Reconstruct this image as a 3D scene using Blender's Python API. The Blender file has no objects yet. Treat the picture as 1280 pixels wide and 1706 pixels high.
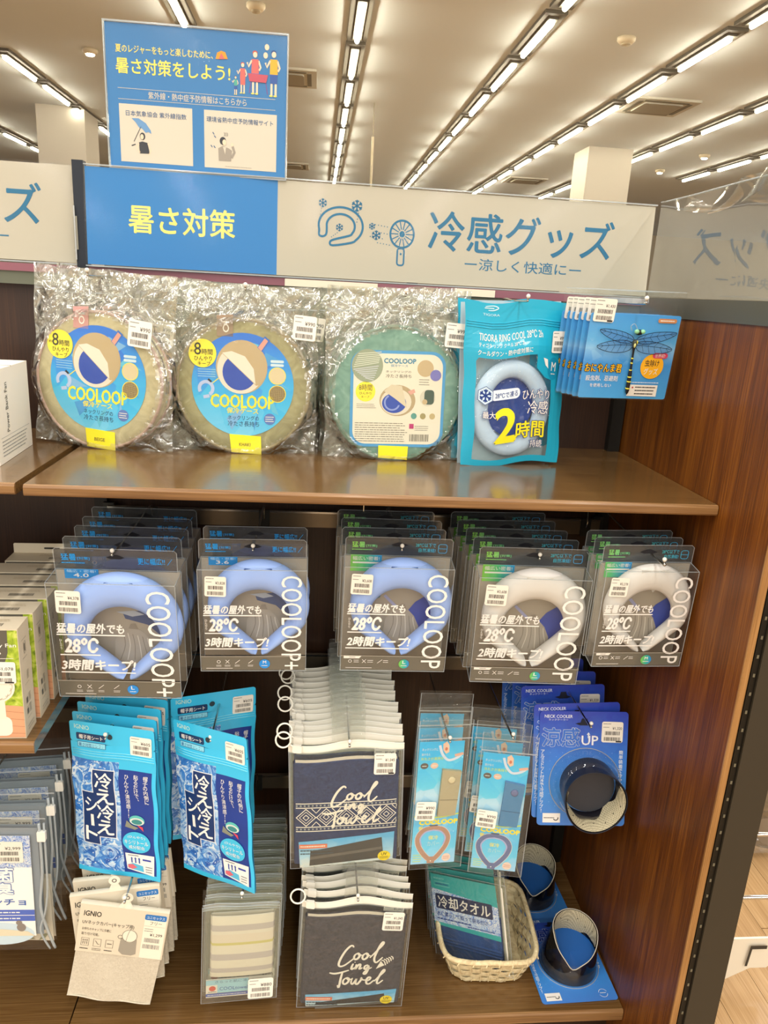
import bpy, math, random
from mathutils import Matrix, Vector, Euler, noise
random.seed(7)
PI = math.pi
SC = bpy.context.scene

# ------------------------------------------------------------------ camera
cam_data = bpy.data.cameras.new('camera')
cam_data.sensor_fit = 'VERTICAL'
cam_data.sensor_height = 24.0
cam_data.lens = 24.0 * 1260.0 / 1706.0
cam_data.clip_start = 0.02
cam_data.clip_end = 200
cam = bpy.data.objects.new('camera', cam_data)
SC.collection.objects.link(cam)
_r = Vector((0.99498819, -0.08417186, 0.05397783))
_u = Vector((-0.02808436, 0.28284779, 0.95875356))
_b = Vector((-0.09596758, -0.9554644, 0.2790663))
cam.matrix_world = Matrix(((_r.x, _u.x, _b.x, 0), (_r.y, _u.y, _b.y, 0), (_r.z, _u.z, _b.z, 1.60), (0, 0, 0, 1)))
SC.camera = cam

# ------------------------------------------------------------------ world, exposure
world = bpy.data.worlds.new('store_air')
SC.world = world
world.use_nodes = True
world.node_tree.nodes['Background'].inputs[0].default_value = (1.0, 0.965, 0.91, 1)
world.node_tree.nodes['Background'].inputs[1].default_value = 0.88
SC.view_settings.view_transform = 'Standard'
SC.view_settings.look = 'None'
SC.view_settings.gamma = 1.0
SC.view_settings.use_curve_mapping = False
SC.view_settings.exposure = 0.42
SC.cycles.transparent_max_bounces = 30
SC.cycles.max_bounces = 5
SC.cycles.diffuse_bounces = 3
SC.cycles.glossy_bounces = 3
SC.cycles.sample_clamp_indirect = 3.0
SC.cycles.use_denoising = True

# rows of ceiling lamps that go on behind the photographer, one strip light per row
LAMP_ROWS = (-6.6, -4.24, -1.56, 0.37, 2.31, 4.22, 6.10)
CEIL_Z = 4.40
for rx_ in (-5.4, -3.49, -1.56, 0.37, 2.31, 4.22):
    ld = bpy.data.lights.new('lamp_row_light', 'AREA')
    ld.shape = 'RECTANGLE'
    ld.size = 0.10
    ld.size_y = 20.0
    ld.energy = 235
    ld.color = (1.0, 0.97, 0.915)
    lo = bpy.data.objects.new('lamp_row_light', ld)
    lo.location = (rx_, -3.2, CEIL_Z - 0.09)
    SC.collection.objects.link(lo)
# ------------------------------------------------------------------ helpers
ALL = []
KIDS = {}
_tmp = SC.collection

def lin(h):
    h = h.lstrip('#')
    out = []
    for i in (0, 2, 4):
        c = int(h[i:i + 2], 16) / 255.0
        out.append(c / 12.92 if c <= 0.04045 else ((c + 0.055) / 1.055) ** 2.4)
    return (out[0], out[1], out[2], 1.0)

_mats = {}
def mk(name):
    m = bpy.data.materials.new(name)
    m.use_nodes = True
    nt = m.node_tree
    nt.nodes.clear()
    out = nt.nodes.new('ShaderNodeOutputMaterial')
    return m, nt, out

def nd(nt, typ, **kw):
    n = nt.nodes.new(typ)
    for k, v in kw.items():
        if k.startswith('i_'):
            n.inputs[k[2:].replace('_', ' ')].default_value = v
        else:
            setattr(n, k, v)
    return n

def M(hexc, rough=0.5, metal=0.0, spec=0.4, coat=0.0, emit=0.0, sub=0.0):
    """plain surface of one colour"""
    key = (hexc, rough, metal, spec, coat, emit, sub)
    if key in _mats:
        return _mats[key]
    m, nt, out = mk('paint_' + hexc)
    b = nd(nt, 'ShaderNodeBsdfPrincipled')
    b.inputs['Base Color'].default_value = lin(hexc)
    b.inputs['Roughness'].default_value = rough
    b.inputs['Metallic'].default_value = metal
    b.inputs['Specular IOR Level'].default_value = spec
    b.inputs['Coat Weight'].default_value = coat
    if sub:
        b.inputs['Subsurface Weight'].default_value = sub
        b.inputs['Subsurface Radius'].default_value = (0.02, 0.02, 0.02)
        b.inputs['Subsurface Scale'].default_value = 0.5
    if emit:
        b.inputs['Emission Color'].default_value = lin(hexc)
        b.inputs['Emission Strength'].default_value = emit
    nt.links.new(b.outputs[0], out.inputs[0])
    _mats[key] = m
    return m

def ramp(nt, stops):
    r = nd(nt, 'ShaderNodeValToRGB')
    e = r.color_ramp.elements
    while len(e) < len(stops):
        e.new(0.5)
    for i, (p, c) in enumerate(stops):
        e[i].position = p
        e[i].color = lin(c) if isinstance(c, str) else (c, c, c, 1)
    return r

def clear(name, tint='#f4f6f4', veil=0.04, ior=1.45, rough=0.06, crinkle=0.0, scale=40.0, boost=1.0, veilc='#e8ecec'):
    """thin clear plastic: transparent, a fresnel gloss and a little milky veil; crinkle adds creases"""
    m, nt, out = mk(name)
    tr = nd(nt, 'ShaderNodeBsdfTransparent')
    tr.inputs[0].default_value = lin(tint)
    gl = nd(nt, 'ShaderNodeBsdfGlossy')
    gl.inputs['Roughness'].default_value = rough
    gl.inputs['Color'].default_value = (1, 1, 1, 1)
    df = nd(nt, 'ShaderNodeBsdfDiffuse')
    df.inputs[0].default_value = lin(veilc)
    fr = nd(nt, 'ShaderNodeFresnel')
    ge = nd(nt, 'ShaderNodeNewGeometry')
    ib = nd(nt, 'ShaderNodeMath', operation='MULTIPLY_ADD')     # same gloss from both sides of the thin sheet
    ib.inputs[1].default_value = 1.0 / ior - ior
    ib.inputs[2].default_value = ior
    nt.links.new(ge.outputs['Backfacing'], ib.inputs[0])
    nt.links.new(ib.outputs[0], fr.inputs[0])
    fm = nd(nt, 'ShaderNodeMath', operation='MULTIPLY')
    fm.inputs[1].default_value = boost
    fm.use_clamp = True
    nt.links.new(fr.outputs[0], fm.inputs[0])
    m1 = nd(nt, 'ShaderNodeMixShader')
    m1.inputs[0].default_value = veil
    nt.links.new(tr.outputs[0], m1.inputs[1])
    nt.links.new(df.outputs[0], m1.inputs[2])
    m2 = nd(nt, 'ShaderNodeMixShader')
    nt.links.new(fm.outputs[0], m2.inputs[0])
    nt.links.new(m1.outputs[0], m2.inputs[1])
    nt.links.new(gl.outputs[0], m2.inputs[2])
    if crinkle:
        tc = nd(nt, 'ShaderNodeTexCoord')
        nz = nd(nt, 'ShaderNodeTexNoise')
        nz.inputs['Scale'].default_value = scale * 0.35
        nz.inputs['Detail'].default_value = 3
        nt.links.new(tc.outputs['Object'], nz.inputs['Vector'])
        mx = nd(nt, 'ShaderNodeMix', data_type='RGBA')
        mx.inputs[0].default_value = 0.12
        nt.links.new(tc.outputs['Object'], mx.inputs[6])
        nt.links.new(nz.outputs['Color'], mx.inputs[7])
        vo = nd(nt, 'ShaderNodeTexVoronoi', feature='DISTANCE_TO_EDGE')
        vo.inputs['Scale'].default_value = scale
        nt.links.new(mx.outputs[2], vo.inputs['Vector'])
        vo2 = nd(nt, 'ShaderNodeTexVoronoi')
        vo2.inputs['Scale'].default_value = scale * 0.6
        nt.links.new(mx.outputs[2], vo2.inputs['Vector'])
        ad = nd(nt, 'ShaderNodeMath', operation='ADD')
        nt.links.new(vo.outputs[0], ad.inputs[0])
        nt.links.new(vo2.outputs[0], ad.inputs[1])
        bp = nd(nt, 'ShaderNodeBump')
        bp.inputs['Strength'].default_value = crinkle
        bp.inputs['Distance'].default_value = 0.02
        nt.links.new(ad.outputs[0], bp.inputs['Height'])
        nt.links.new(bp.outputs[0], gl.inputs['Normal'])
        nt.links.new(bp.outputs[0], fr.inputs['Normal'])
    nt.links.new(m2.outputs[0], out.inputs[0])
    return m

def wood(name, dark, mid, light, axis='Z', gloss=0.35, coat=0.0, figure=1.0):
    """veneer with long grain and cathedral figure along one axis"""
    m, nt, out = mk(name)
    tc = nd(nt, 'ShaderNodeTexCoord')
    mp = nd(nt, 'ShaderNodeMapping')
    s = {'X': (1.2, 14, 14), 'Z': (14, 14, 1.2), 'Y': (14, 1.2, 14)}[axis]
    mp.inputs['Scale'].default_value = s
    nt.links.new(tc.outputs['Object'], mp.inputs[0])
    n1 = nd(nt, 'ShaderNodeTexNoise')
    n1.inputs['Scale'].default_value = 1.1
    n1.inputs['Detail'].default_value = 2
    nt.links.new(mp.outputs[0], n1.inputs['Vector'])
    sn = nd(nt, 'ShaderNodeMath', operation='MULTIPLY')
    sn.inputs[1].default_value = 34.0 * figure
    nt.links.new(n1.outputs[0], sn.inputs[0])
    si = nd(nt, 'ShaderNodeMath', operation='SINE')
    nt.links.new(sn.outputs[0], si.inputs[0])
    mp2 = nd(nt, 'ShaderNodeMapping')
    mp2.inputs['Scale'].default_value = tuple(v * (22 if v > 5 else 5) for v in s)
    nt.links.new(tc.outputs['Object'], mp2.inputs[0])
    n2 = nd(nt, 'ShaderNodeTexNoise')
    n2.inputs['Scale'].default_value = 1.0
    n2.inputs['Detail'].default_value = 4
    nt.links.new(mp2.outputs[0], n2.inputs['Vector'])
    a = nd(nt, 'ShaderNodeMath', operation='MULTIPLY_ADD')
    a.inputs[1].default_value = 0.09
    a.inputs[2].default_value = 0.0
    nt.links.new(si.outputs[0], a.inputs[0])
    ad = nd(nt, 'ShaderNodeMath', operation='ADD')
    nt.links.new(a.outputs[0], ad.inputs[0])
    nt.links.new(n2.outputs[0], ad.inputs[1])
    r = ramp(nt, [(0.25, dark), (0.52, mid), (0.80, light)])
    nt.links.new(ad.outputs[0], r.inputs[0])
    b = nd(nt, 'ShaderNodeBsdfPrincipled')
    b.inputs['Roughness'].default_value = gloss
    b.inputs['Specular IOR Level'].default_value = 0.45
    b.inputs['Coat Weight'].default_value = coat
    b.inputs['Coat Roughness'].default_value = 0.12
    nt.links.new(r.outputs[0], b.inputs['Base Color'])
    bp = nd(nt, 'ShaderNodeBump')
    bp.inputs['Strength'].default_value = 0.12
    bp.inputs['Distance'].default_value = 0.002
    nt.links.new(ad.outputs[0], bp.inputs['Height'])
    nt.links.new(bp.outputs[0], b.inputs['Normal'])
    nt.links.new(b.outputs[0], out.inputs[0])
    return m

def gradient(name, stops, axis='Z', lo=0.0, hi=1.0, rough=0.4, mottled=0.0, scale=20.0):
    """printed colour gradient along a local axis between two heights (metres), optional printed mottling"""
    m, nt, out = mk(name)
    tc = nd(nt, 'ShaderNodeTexCoord')
    sx = nd(nt, 'ShaderNodeSeparateXYZ')
    nt.links.new(tc.outputs['Object'], sx.inputs[0])
    mr = nd(nt, 'ShaderNodeMapRange')
    mr.inputs['From Min'].default_value = lo
    mr.inputs['From Max'].default_value = hi
    nt.links.new(sx.outputs[axis], mr.inputs['Value'])
    src = mr.outputs[0]
    if mottled:
        vo = nd(nt, 'ShaderNodeTexVoronoi')
        vo.inputs['Scale'].default_value = scale
        nt.links.new(tc.outputs['Object'], vo.inputs['Vector'])
        s2 = nd(nt, 'ShaderNodeSeparateColor')
        nt.links.new(vo.outputs['Color'], s2.inputs[0])
        ma = nd(nt, 'ShaderNodeMath', operation='MULTIPLY_ADD')
        ma.inputs[1].default_value = mottled
        nt.links.new(s2.outputs[0], ma.inputs[0])
        nt.links.new(src, ma.inputs[2])
        src = ma.outputs[0]
    r = ramp(nt, stops)
    nt.links.new(src, r.inputs[0])
    b = nd(nt, 'ShaderNodeBsdfPrincipled')
    b.inputs['Roughness'].default_value = rough
    nt.links.new(r.outputs[0], b.inputs['Base Color'])
    nt.links.new(b.outputs[0], out.inputs[0])
    return m

def mottled(name, stops, scale=30.0, rough=0.35, kind='ice', bump=0.0):
    """print or cloth with a cellular / noisy pattern"""
    m, nt, out = mk(name)
    tc = nd(nt, 'ShaderNodeTexCoord')
    nz = nd(nt, 'ShaderNodeTexNoise')
    nz.inputs['Scale'].default_value = scale
    nz.inputs['Detail'].default_value = 5
    nz.inputs['Distortion'].default_value = 1.6
    nt.links.new(tc.outputs['Object'], nz.inputs['Vector'])
    src = nz.outputs[0]
    if kind == 'ice':
        vo = nd(nt, 'ShaderNodeTexVoronoi')
        vo.inputs['Scale'].default_value = scale * 1.2
        mx = nd(nt, 'ShaderNodeMix', data_type='RGBA')
        mx.inputs[0].default_value = 0.18
        nt.links.new(tc.outputs['Object'], mx.inputs[6])
        nt.links.new(nz.outputs['Color'], mx.inputs[7])
        nt.links.new(mx.outputs[2], vo.inputs['Vector'])
        s2 = nd(nt, 'ShaderNodeSeparateColor')
        nt.links.new(vo.outputs['Color'], s2.inputs[0])
        av = nd(nt, 'ShaderNodeMath', operation='MULTIPLY_ADD')
        av.inputs[1].default_value = 0.55
        nt.links.new(s2.outputs[0], av.inputs[0])
        hf = nd(nt, 'ShaderNodeMath', operation='MULTIPLY')
        hf.inputs[1].default_value = 0.5
        nt.links.new(nz.outputs[0], hf.inputs[0])
        nt.links.new(hf.outputs[0], av.inputs[2])
        src = av.outputs[0]
    r = ramp(nt, stops)
    nt.links.new(src, r.inputs[0])
    b = nd(nt, 'ShaderNodeBsdfPrincipled')
    b.inputs['Roughness'].default_value = rough
    nt.links.new(r.outputs[0], b.inputs['Base Color'])
    if bump:
        bp = nd(nt, 'ShaderNodeBump')
        bp.inputs['Strength'].default_value = bump
        bp.inputs['Distance'].default_value = 0.004
        nt.links.new(src, bp.inputs['Height'])
        nt.links.new(bp.outputs[0], b.inputs['Normal'])
    nt.links.new(b.outputs[0], out.inputs[0])
    return m

def knit(name, c0, c1, scale=420.0, rough=0.8):
    """fine woven cloth: two crossed waves"""
    m, nt, out = mk(name)
    tc = nd(nt, 'ShaderNodeTexCoord')
    vo = nd(nt, 'ShaderNodeTexVoronoi')
    vo.inputs['Scale'].default_value = scale
    vo.inputs['Randomness'].default_value = 0.15
    nt.links.new(tc.outputs['Object'], vo.inputs['Vector'])
    r = ramp(nt, [(0.25, c1), (0.62, c0)])
    nt.links.new(vo.outputs[0], r.inputs[0])
    b = nd(nt, 'ShaderNodeBsdfPrincipled')
    b.inputs['Roughness'].default_value = rough
    nt.links.new(r.outputs[0], b.inputs['Base Color'])
    nt.links.new(b.outputs[0], out.inputs[0])
    return m

def stripes(name, bands, axis='Z', rough=0.9):
    """cloth with woven bands: list of (start metres, colour)"""
    m, nt, out = mk(name)
    tc = nd(nt, 'ShaderNodeTexCoord')
    sx = nd(nt, 'ShaderNodeSeparateXYZ')
    nt.links.new(tc.outputs['Object'], sx.inputs[0])
    hi = bands[-1][0] + 0.05
    mr = nd(nt, 'ShaderNodeMapRange')
    mr.inputs['From Max'].default_value = hi
    nt.links.new(sx.outputs[axis], mr.inputs['Value'])
    r = ramp(nt, [(b[0] / hi, b[1]) for b in bands])
    r.color_ramp.interpolation = 'CONSTANT'
    nt.links.new(mr.outputs[0], r.inputs[0])
    b = nd(nt, 'ShaderNodeBsdfPrincipled')
    b.inputs['Roughness'].default_value = rough
    nt.links.new(r.outputs[0], b.inputs['Base Color'])
    nt.links.new(b.outputs[0], out.inputs[0])
    return m

# ---- lettering -----------------------------------------------------------
_glyph = {}
def glyph(s, bold=0.0, shear=0.0, res=2):
    key = (s, bold, shear, res)
    if key in _glyph:
        return _glyph[key]
    c = bpy.data.curves.new('lettering', 'FONT')
    c.body = s
    c.resolution_u = res
    c.offset = bold
    c.shear = shear
    o = bpy.data.objects.new('lettering', c)
    _tmp.objects.link(o)
    dg = bpy.context.evaluated_depsgraph_get()
    me = bpy.data.meshes.new_from_object(o.evaluated_get(dg), depsgraph=dg)
    vs = [(v.co.x, v.co.y) for v in me.vertices]
    fs = [tuple(p.vertices) for p in me.polygons]
    bpy.data.objects.remove(o)
    bpy.data.curves.remove(c)
    bpy.data.meshes.remove(me)
    if not vs:
        vs, fs = [(0, 0), (1, 0), (1, 1)], []
    xs = [v[0] for v in vs]
    ys = [v[1] for v in vs]
    _glyph[key] = (vs, fs, min(xs), max(xs), min(ys), max(ys))
    return _glyph[key]

def smooth(pts, n=5, closed=False):
    """Catmull-Rom through points of any dimension"""
    out = []
    k = len(pts)
    rng = range(k if closed else k - 1)
    for i in rng:
        if closed:
            p0, p1, p2, p3 = (pts[(i + j) % k] for j in (-1, 0, 1, 2))
        else:
            p0, p1, p2, p3 = pts[max(i - 1, 0)], pts[i], pts[i + 1], pts[min(i + 2, k - 1)]
        for j in range(n):
            t = j / n
            out.append(tuple(0.5 * (2 * b + (c - a) * t + (2 * a - 5 * b + 4 * c - d) * t * t + (3 * b - a - 3 * c + d) * t ** 3)
                             for a, b, c, d in zip(p0, p1, p2, p3)))
    if not closed:
        out.append(tuple(pts[-1]))
    return out

class MB:
    """collects geometry for ONE mesh object; local frame x right, z up, -y towards the shopper"""
    def __init__(s):
        s.v, s.f, s.m, s.mats, s.sm = [], [], [], [], []
    def mi(s, mat):
        if mat not in s.mats:
            s.mats.append(mat)
        return s.mats.index(mat)
    def add(s, vs, fs, mat, smooth=False):
        b = len(s.v)
        s.v += [tuple(v) for v in vs]
        k = s.mi(mat)
        for f in fs:
            s.f.append(tuple(b + i for i in f))
            s.m.append(k)
            s.sm.append(smooth)
    def rect(s, x0, z0, x1, z1, y, mat, nx=1, nz=1):
        vs = [(x0 + (x1 - x0) * i / nx, y, z0 + (z1 - z0) * j / nz) for j in range(nz + 1) for i in range(nx + 1)]
        fs = [(j * (nx + 1) + i, j * (nx + 1) + i + 1, (j + 1) * (nx + 1) + i + 1, (j + 1) * (nx + 1) + i) for j in range(nz) for i in range(nx)]
        s.add(vs, fs, mat)
    def quad(s, a, b, c, d, mat):
        s.add([a, b, c, d], [(0, 1, 2, 3)], mat)
    def box(s, x0, x1, y0, y1, z0, z1, mat):
        vs = [(x, y, z) for z in (z0, z1) for y in (y0, y1) for x in (x0, x1)]
        s.add(vs, [(0, 2, 3, 1), (4, 5, 7, 6), (0, 1, 5, 4), (2, 6, 7, 3), (0, 4, 6, 2), (1, 3, 7, 5)], mat)
    def poly(s, pts, y, mat, thick=0.0):
        n = len(pts)
        if thick:
            vs = [(x, y, z) for x, z in pts] + [(x, y + thick, z) for x, z in pts]
            fs = [tuple(range(n)), tuple(range(2 * n - 1, n - 1, -1))] + [(i, i + n, (i + 1) % n + n, (i + 1) % n) for i in range(n)]
        else:
            vs = [(x, y, z) for x, z in pts]
            fs = [tuple(range(n))]
        s.add(vs, fs, mat)
    def qgrid(s, pts, y, mat, n=8):
        """four cornered patch (x,z corners in order) cut into a grid so that it follows a bulge"""
        a, b_, c, d = pts
        L = lambda q, r, t: (q[0] + (r[0] - q[0]) * t, q[1] + (r[1] - q[1]) * t)
        vs = []
        for j in range(n + 1):
            for i in range(n + 1):
                x, z = L(L(a, b_, i / n), L(d, c, i / n), j / n)
                vs.append((x, y, z))
        s.add(vs, [(j * (n + 1) + i, j * (n + 1) + i + 1, (j + 1) * (n + 1) + i + 1, (j + 1) * (n + 1) + i) for j in range(n) for i in range(n)], mat)
    def rrect(s, x0, z0, x1, z1, r, y, mat, thick=0.0, n=4):
        s.poly(rr(x0, z0, x1, z1, r, n), y, mat, thick)
    def disc(s, cx, cz, rx, rz, y, mat, n=24, thick=0.0):
        s.poly([(cx + rx * math.cos(2 * PI * i / n), cz + rz * math.sin(2 * PI * i / n)) for i in range(n)], y, mat, thick)
    def ring(s, cx, cz, r0, r1, y, mat, a0=0, a1=360, n=28, sx=1.0):
        vs, fs = [], []
        for i in range(n + 1):
            a = math.radians(a0 + (a1 - a0) * i / n)
            for r in (r0, r1):
                vs.append((cx + sx * r * math.cos(a), y, cz + r * math.sin(a)))
        for i in range(n):
            fs.append((2 * i, 2 * i + 1, 2 * i + 3, 2 * i + 2))
        s.add(vs, fs, mat)
    def stroke(s, pts, w, y, mat, taper=False, closed=False):
        """flat ribbon along (x,z) points"""
        vs, fs = [], []
        n = len(pts)
        for i, p in enumerate(pts):
            if closed:
                a, b = pts[i - 1], pts[(i + 1) % n]
            else:
                a, b = pts[max(i - 1, 0)], pts[min(i + 1, n - 1)]
            dx, dz = b[0] - a[0], b[1] - a[1]
            L = math.hypot(dx, dz) or 1e-9
            ww = (p[2] if len(p) > 2 else w) * 0.5
            if taper:
                t = i / (n - 1)
                ww *= 0.45 + 0.55 * math.sin(PI * min(max(t, 0.02), 0.98)) ** 0.5
            vs += [(p[0] - dz / L * ww, y, p[1] + dx / L * ww), (p[0] + dz / L * ww, y, p[1] - dx / L * ww)]
        m = n if closed else n - 1
        for i in range(m):
            j = (i + 1) % n
            fs.append((2 * i, 2 * i + 1, 2 * j + 1, 2 * j))
        s.add(vs, fs, mat)
    def tube(s, pts, r, mat, n=6, closed=False, cap=True):
        """round bar along 3d points; r number or list"""
        pts = [Vector(p) for p in pts]
        k = len(pts)
        rs = r if isinstance(r, (list, tuple)) else [r] * k
        vs, fs = [], []
        prev = None
        for i, p in enumerate(pts):
            a = pts[i - 1] if (closed or i > 0) else pts[i]
            b = pts[(i + 1) % k] if (closed or i < k - 1) else pts[i]
            t = (b - a).normalized()
            if prev is None:
                u = t.orthogonal().normalized()
            else:
                u = (prev - t * prev.dot(t)).normalized()
            prev = u
            w = t.cross(u)
            for j in range(n):
                an = 2 * PI * j / n
                vs.append(p + (u * math.cos(an) + w * math.sin(an)) * rs[i])
        for i in range(k if closed else k - 1):
            i2 = (i + 1) % k
            for j in range(n):
                j2 = (j + 1) % n
                fs.append((i * n + j, i * n + j2, i2 * n + j2, i2 * n + j))
        if cap and not closed:
            fs.append(tuple(range(n - 1, -1, -1)))
            fs.append(tuple((k - 1) * n + j for j in range(n)))
        s.add(vs, fs, mat, n > 4)
    def surf(s, fn, nu, nv, mat, smooth=True, wrap=False):
        """grid fn(u,v)->(x,y,z) with u,v in 0..1"""
        vs = [fn(i / nu, j / nv) for j in range(nv + 1) for i in range(nu + (0 if wrap else 1))]
        w = nu if wrap else nu + 1
        fs = []
        for j in range(nv):
            for i in range(nu):
                i2 = (i + 1) % w if wrap else i + 1
                fs.append((j * w + i, j * w + i2, (j + 1) * w + i2, (j + 1) * w + i))
        s.add(vs, fs, mat, smooth)
    def ball(s, c, rx, ry, rz, mat, nu=12, nv=8):
        s.surf(lambda u, v: (c[0] + rx * math.cos(2 * PI * u) * math.sin(PI * v), c[1] + ry * math.sin(2 * PI * u) * math.sin(PI * v), c[2] - rz * math.cos(PI * v)), nu, nv, mat, True, True)
    def text(s, t, x0, z0, x1, z1, y, mat, bold=0.0, shear=0.0, rot=0, res=2, keep=False, halo=0):
        """lettering fitted into the box x0..x1, z0..z1 (z1 top); rot 'cw' reads downwards, 'ccw' upwards, 'mir' mirrored"""
        extra = bold
        vs, fs, a, b, c, d = glyph(t, 0.0, shear, res)
        w, h = max(b - a, 1e-6), max(d - c, 1e-6)
        if extra and not halo:
            e = extra * (((x1 - x0) / w) if rot == 0 else ((z1 - z0) / w))
            for dx, dz in ((e, 0), (-e, 0), (0, e), (0, -e)):
                s.text(t, x0 + dx, z0 + dz, x1 + dx, z1 + dz, y + 0.00002, mat, 0.0, shear, rot, res, keep, 1)
        if keep:   # keep the aspect, align left and to the base line
            k = (z1 - z0) / h
            x1 = x0 + w * k
        out = []
        for px, py in vs:
            u, v = (px - a) / w, (py - c) / h
            if rot == 'cw':
                out.append((x0 + v * (x1 - x0), y, z1 - u * (z1 - z0)))
            elif rot == 'ccw':
                out.append((x1 - v * (x1 - x0), y, z0 + u * (z1 - z0)))
            else:
                out.append((x0 + u * (x1 - x0), y, z0 + v * (z1 - z0)))
        s.add(out, fs, mat)
    def otext(s, t, x0, z0, x1, z1, y, mat, omat, d, bold=0.008, shear=0.0, rot=0, res=2):
        """lettering with a contour of another colour, d metres wide"""
        for k in range(8):
            a = 2 * PI * k / 8
            s.text(t, x0 + d * math.cos(a), z0 + d * math.sin(a), x1 + d * math.cos(a), z1 + d * math.sin(a), y, omat, bold, shear, rot, res, False, 1)
        s.text(t, x0, z0, x1, z1, y - 0.0003, mat, bold, shear, rot, res)
    def vtext(s, t, cx, ztop, size, pitch, y, mat, bold=0.0):
        """upright characters running downwards"""
        z = ztop
        for ch in t:
            if ch == ' ':
                z -= pitch * 0.5
                continue
            if ch == 'ー':
                s.rect(cx - size * 0.06, z - size * 0.9, cx + size * 0.06, z - size * 0.1, y, mat)
            elif ch in '、。':
                s.text(ch, cx + size * 0.1, z - size * 0.45, cx + size * 0.4, z - size * 0.1, y, mat, bold)
            elif ch in '!':
                s.text(ch, cx - size * 0.08, z - size * 0.95, cx + size * 0.08, z - size * 0.05, y, mat, bold)
            elif ch in 'ゃゅょっ':
                s.text(ch, cx - size * 0.2, z - size * 0.8, cx + size * 0.45, z - size * 0.15, y, mat, bold)
            else:
                vs, fs, a, b, c, d = glyph(ch, bold)
                hw = size * 0.5
                s.text(ch, cx - hw * min(1, (b - a) * 1.05), z - size, cx + hw * min(1, (b - a) * 1.05), z, y, mat, bold)
            z -= pitch
    def dashes(s, x0, z0, x1, z1, rows, y, mat, fill=0.55, seed=1):
        """fine print too small to read: broken rules"""
        rnd = random.Random(seed)
        rh = (z1 - z0) / rows
        for i in range(rows):
            z = z1 - (i + 0.5) * rh
            x = x0
            end = x1 - (x1 - x0) * rnd.random() * 0.15
            while x < end:
                L = (x1 - x0) * (0.02 + rnd.random() * 0.07)
                s.rect(x, z - rh * fill * 0.25, min(x + L, end), z + rh * fill * 0.25, y, mat)
                x += L + (x1 - x0) * 0.012
    def bars(s, x0, z0, x1, z1, y, mat, seed=3):
        rnd = random.Random(seed)
        x = x0
        while x < x1:
            w = (x1 - x0) * (0.012 + 0.03 * rnd.random())
            s.rect(x, z0, min(x + w, x1), z1, y, mat)
            x += w + (x1 - x0) * (0.012 + 0.02 * rnd.random())
    def build(s, name, parent=None, warp=None, mat_fix=None):
        vs = [warp(*v) for v in s.v] if warp else s.v
        me = bpy.data.meshes.new(name)
        me.from_pydata(vs, [], s.f)
        for m in s.mats:
            me.materials.append(m)
        me.polygons.foreach_set('material_index', s.m)
        me.polygons.foreach_set('use_smooth', s.sm)
        me.update()
        o = bpy.data.objects.new(name, me)
        ALL.append(o)
        if parent is not None:
            o.parent = parent
            KIDS.setdefault(parent, []).append(o)
        return o

def rr(x0, z0, x1, z1, r, n=4):
    pts = []
    for cx, cz, a in ((x1 - r, z0 + r, -90), (x1 - r, z1 - r, 0), (x0 + r, z1 - r, 90), (x0 + r, z0 + r, 180)):
        for i in range(n + 1):
            t = math.radians(a + 90 * i / n)
            pts.append((cx + r * math.cos(t), cz + r * math.sin(t)))
    return pts

def tag(o, label, cat=None, group=None, kind=None):
    o['label'] = label
    if cat:
        o['category'] = cat
    if group:
        o['group'] = group
    if kind:
        o['kind'] = kind
    return o

def thing(name, label, cat, loc=(0, 0, 0), rot=(0, 0, 0), group=None):
    o = bpy.data.objects.new(name, None)
    o.empty_display_size = 0.02
    ALL.append(o)
    o.location = loc
    o.rotation_euler = [math.radians(a) for a in rot]
    return tag(o, label, cat, group)

def clone(root, loc, rot, label, group=None):
    def rec(o, parent):
        c = o.copy()
        ALL.append(c)
        if parent is not None:
            c.parent = parent
            KIDS.setdefault(parent, []).append(c)
        for ch in KIDS.get(o, []):
            rec(ch, c)
        return c
    r = rec(root, None)
    r.location = loc
    r.rotation_euler = [math.radians(a) for a in rot]
    r['label'] = label
    if group:
        r['group'] = group
    return r

def stem(o):
    return o.name.split('.')[0]

def nest(t, host, *subs):
    """move parts of a thing one level down, under the part they belong to"""
    h = next(c for c in KIDS[t] if stem(c) == host)
    for c in list(KIDS[t]):
        if c is not h and stem(c) in subs:
            c.parent = h
            KIDS[t].remove(c)
            KIDS.setdefault(h, []).append(c)

def prune(o, *names):
    """leave out parts of a copy that it does not show"""
    for c in list(KIDS.get(o, [])):
        prune(c, *(names + (('*',) if stem(c) in names or '*' in names else ())))
        if stem(c) in names or '*' in names:
            KIDS[o].remove(c)
            ALL.remove(c)
            KIDS.pop(c, None)
            bpy.data.objects.remove(c)

ORD = ['front', 'second', 'third', 'fourth', 'fifth', 'sixth', 'seventh', 'eighth', 'ninth', 'tenth', 'eleventh', 'twelfth', 'thirteenth', 'fourteenth', 'fifteenth', 'sixteenth']
def stack(root, n, step, lab, jit=0.6, seed=1, skew=(0, 0, 0)):
    """further copies of a hanging thing, one behind the other on the same hook"""
    rnd = random.Random(seed)
    l0 = Vector(root.location)
    r0 = [math.degrees(a) for a in root.rotation_euler]
    out = []
    if not root.get('group'):
        root['group'] = stem(root).replace('_', ' ') + ' row on one hook'
    for k in range(1, n):
        p = l0 + Vector(step) * k + Vector((rnd.uniform(-1, 1), 0, rnd.uniform(-1, 1))) * 0.001 * jit
        a = [r0[i] + skew[i] * k + rnd.uniform(-1, 1) * jit for i in range(3)]
        out.append(clone(root, p, a, lab.format(ORD[k])))
    return out

def finish():
    for o in ALL:
        SC.collection.objects.link(o)
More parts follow.
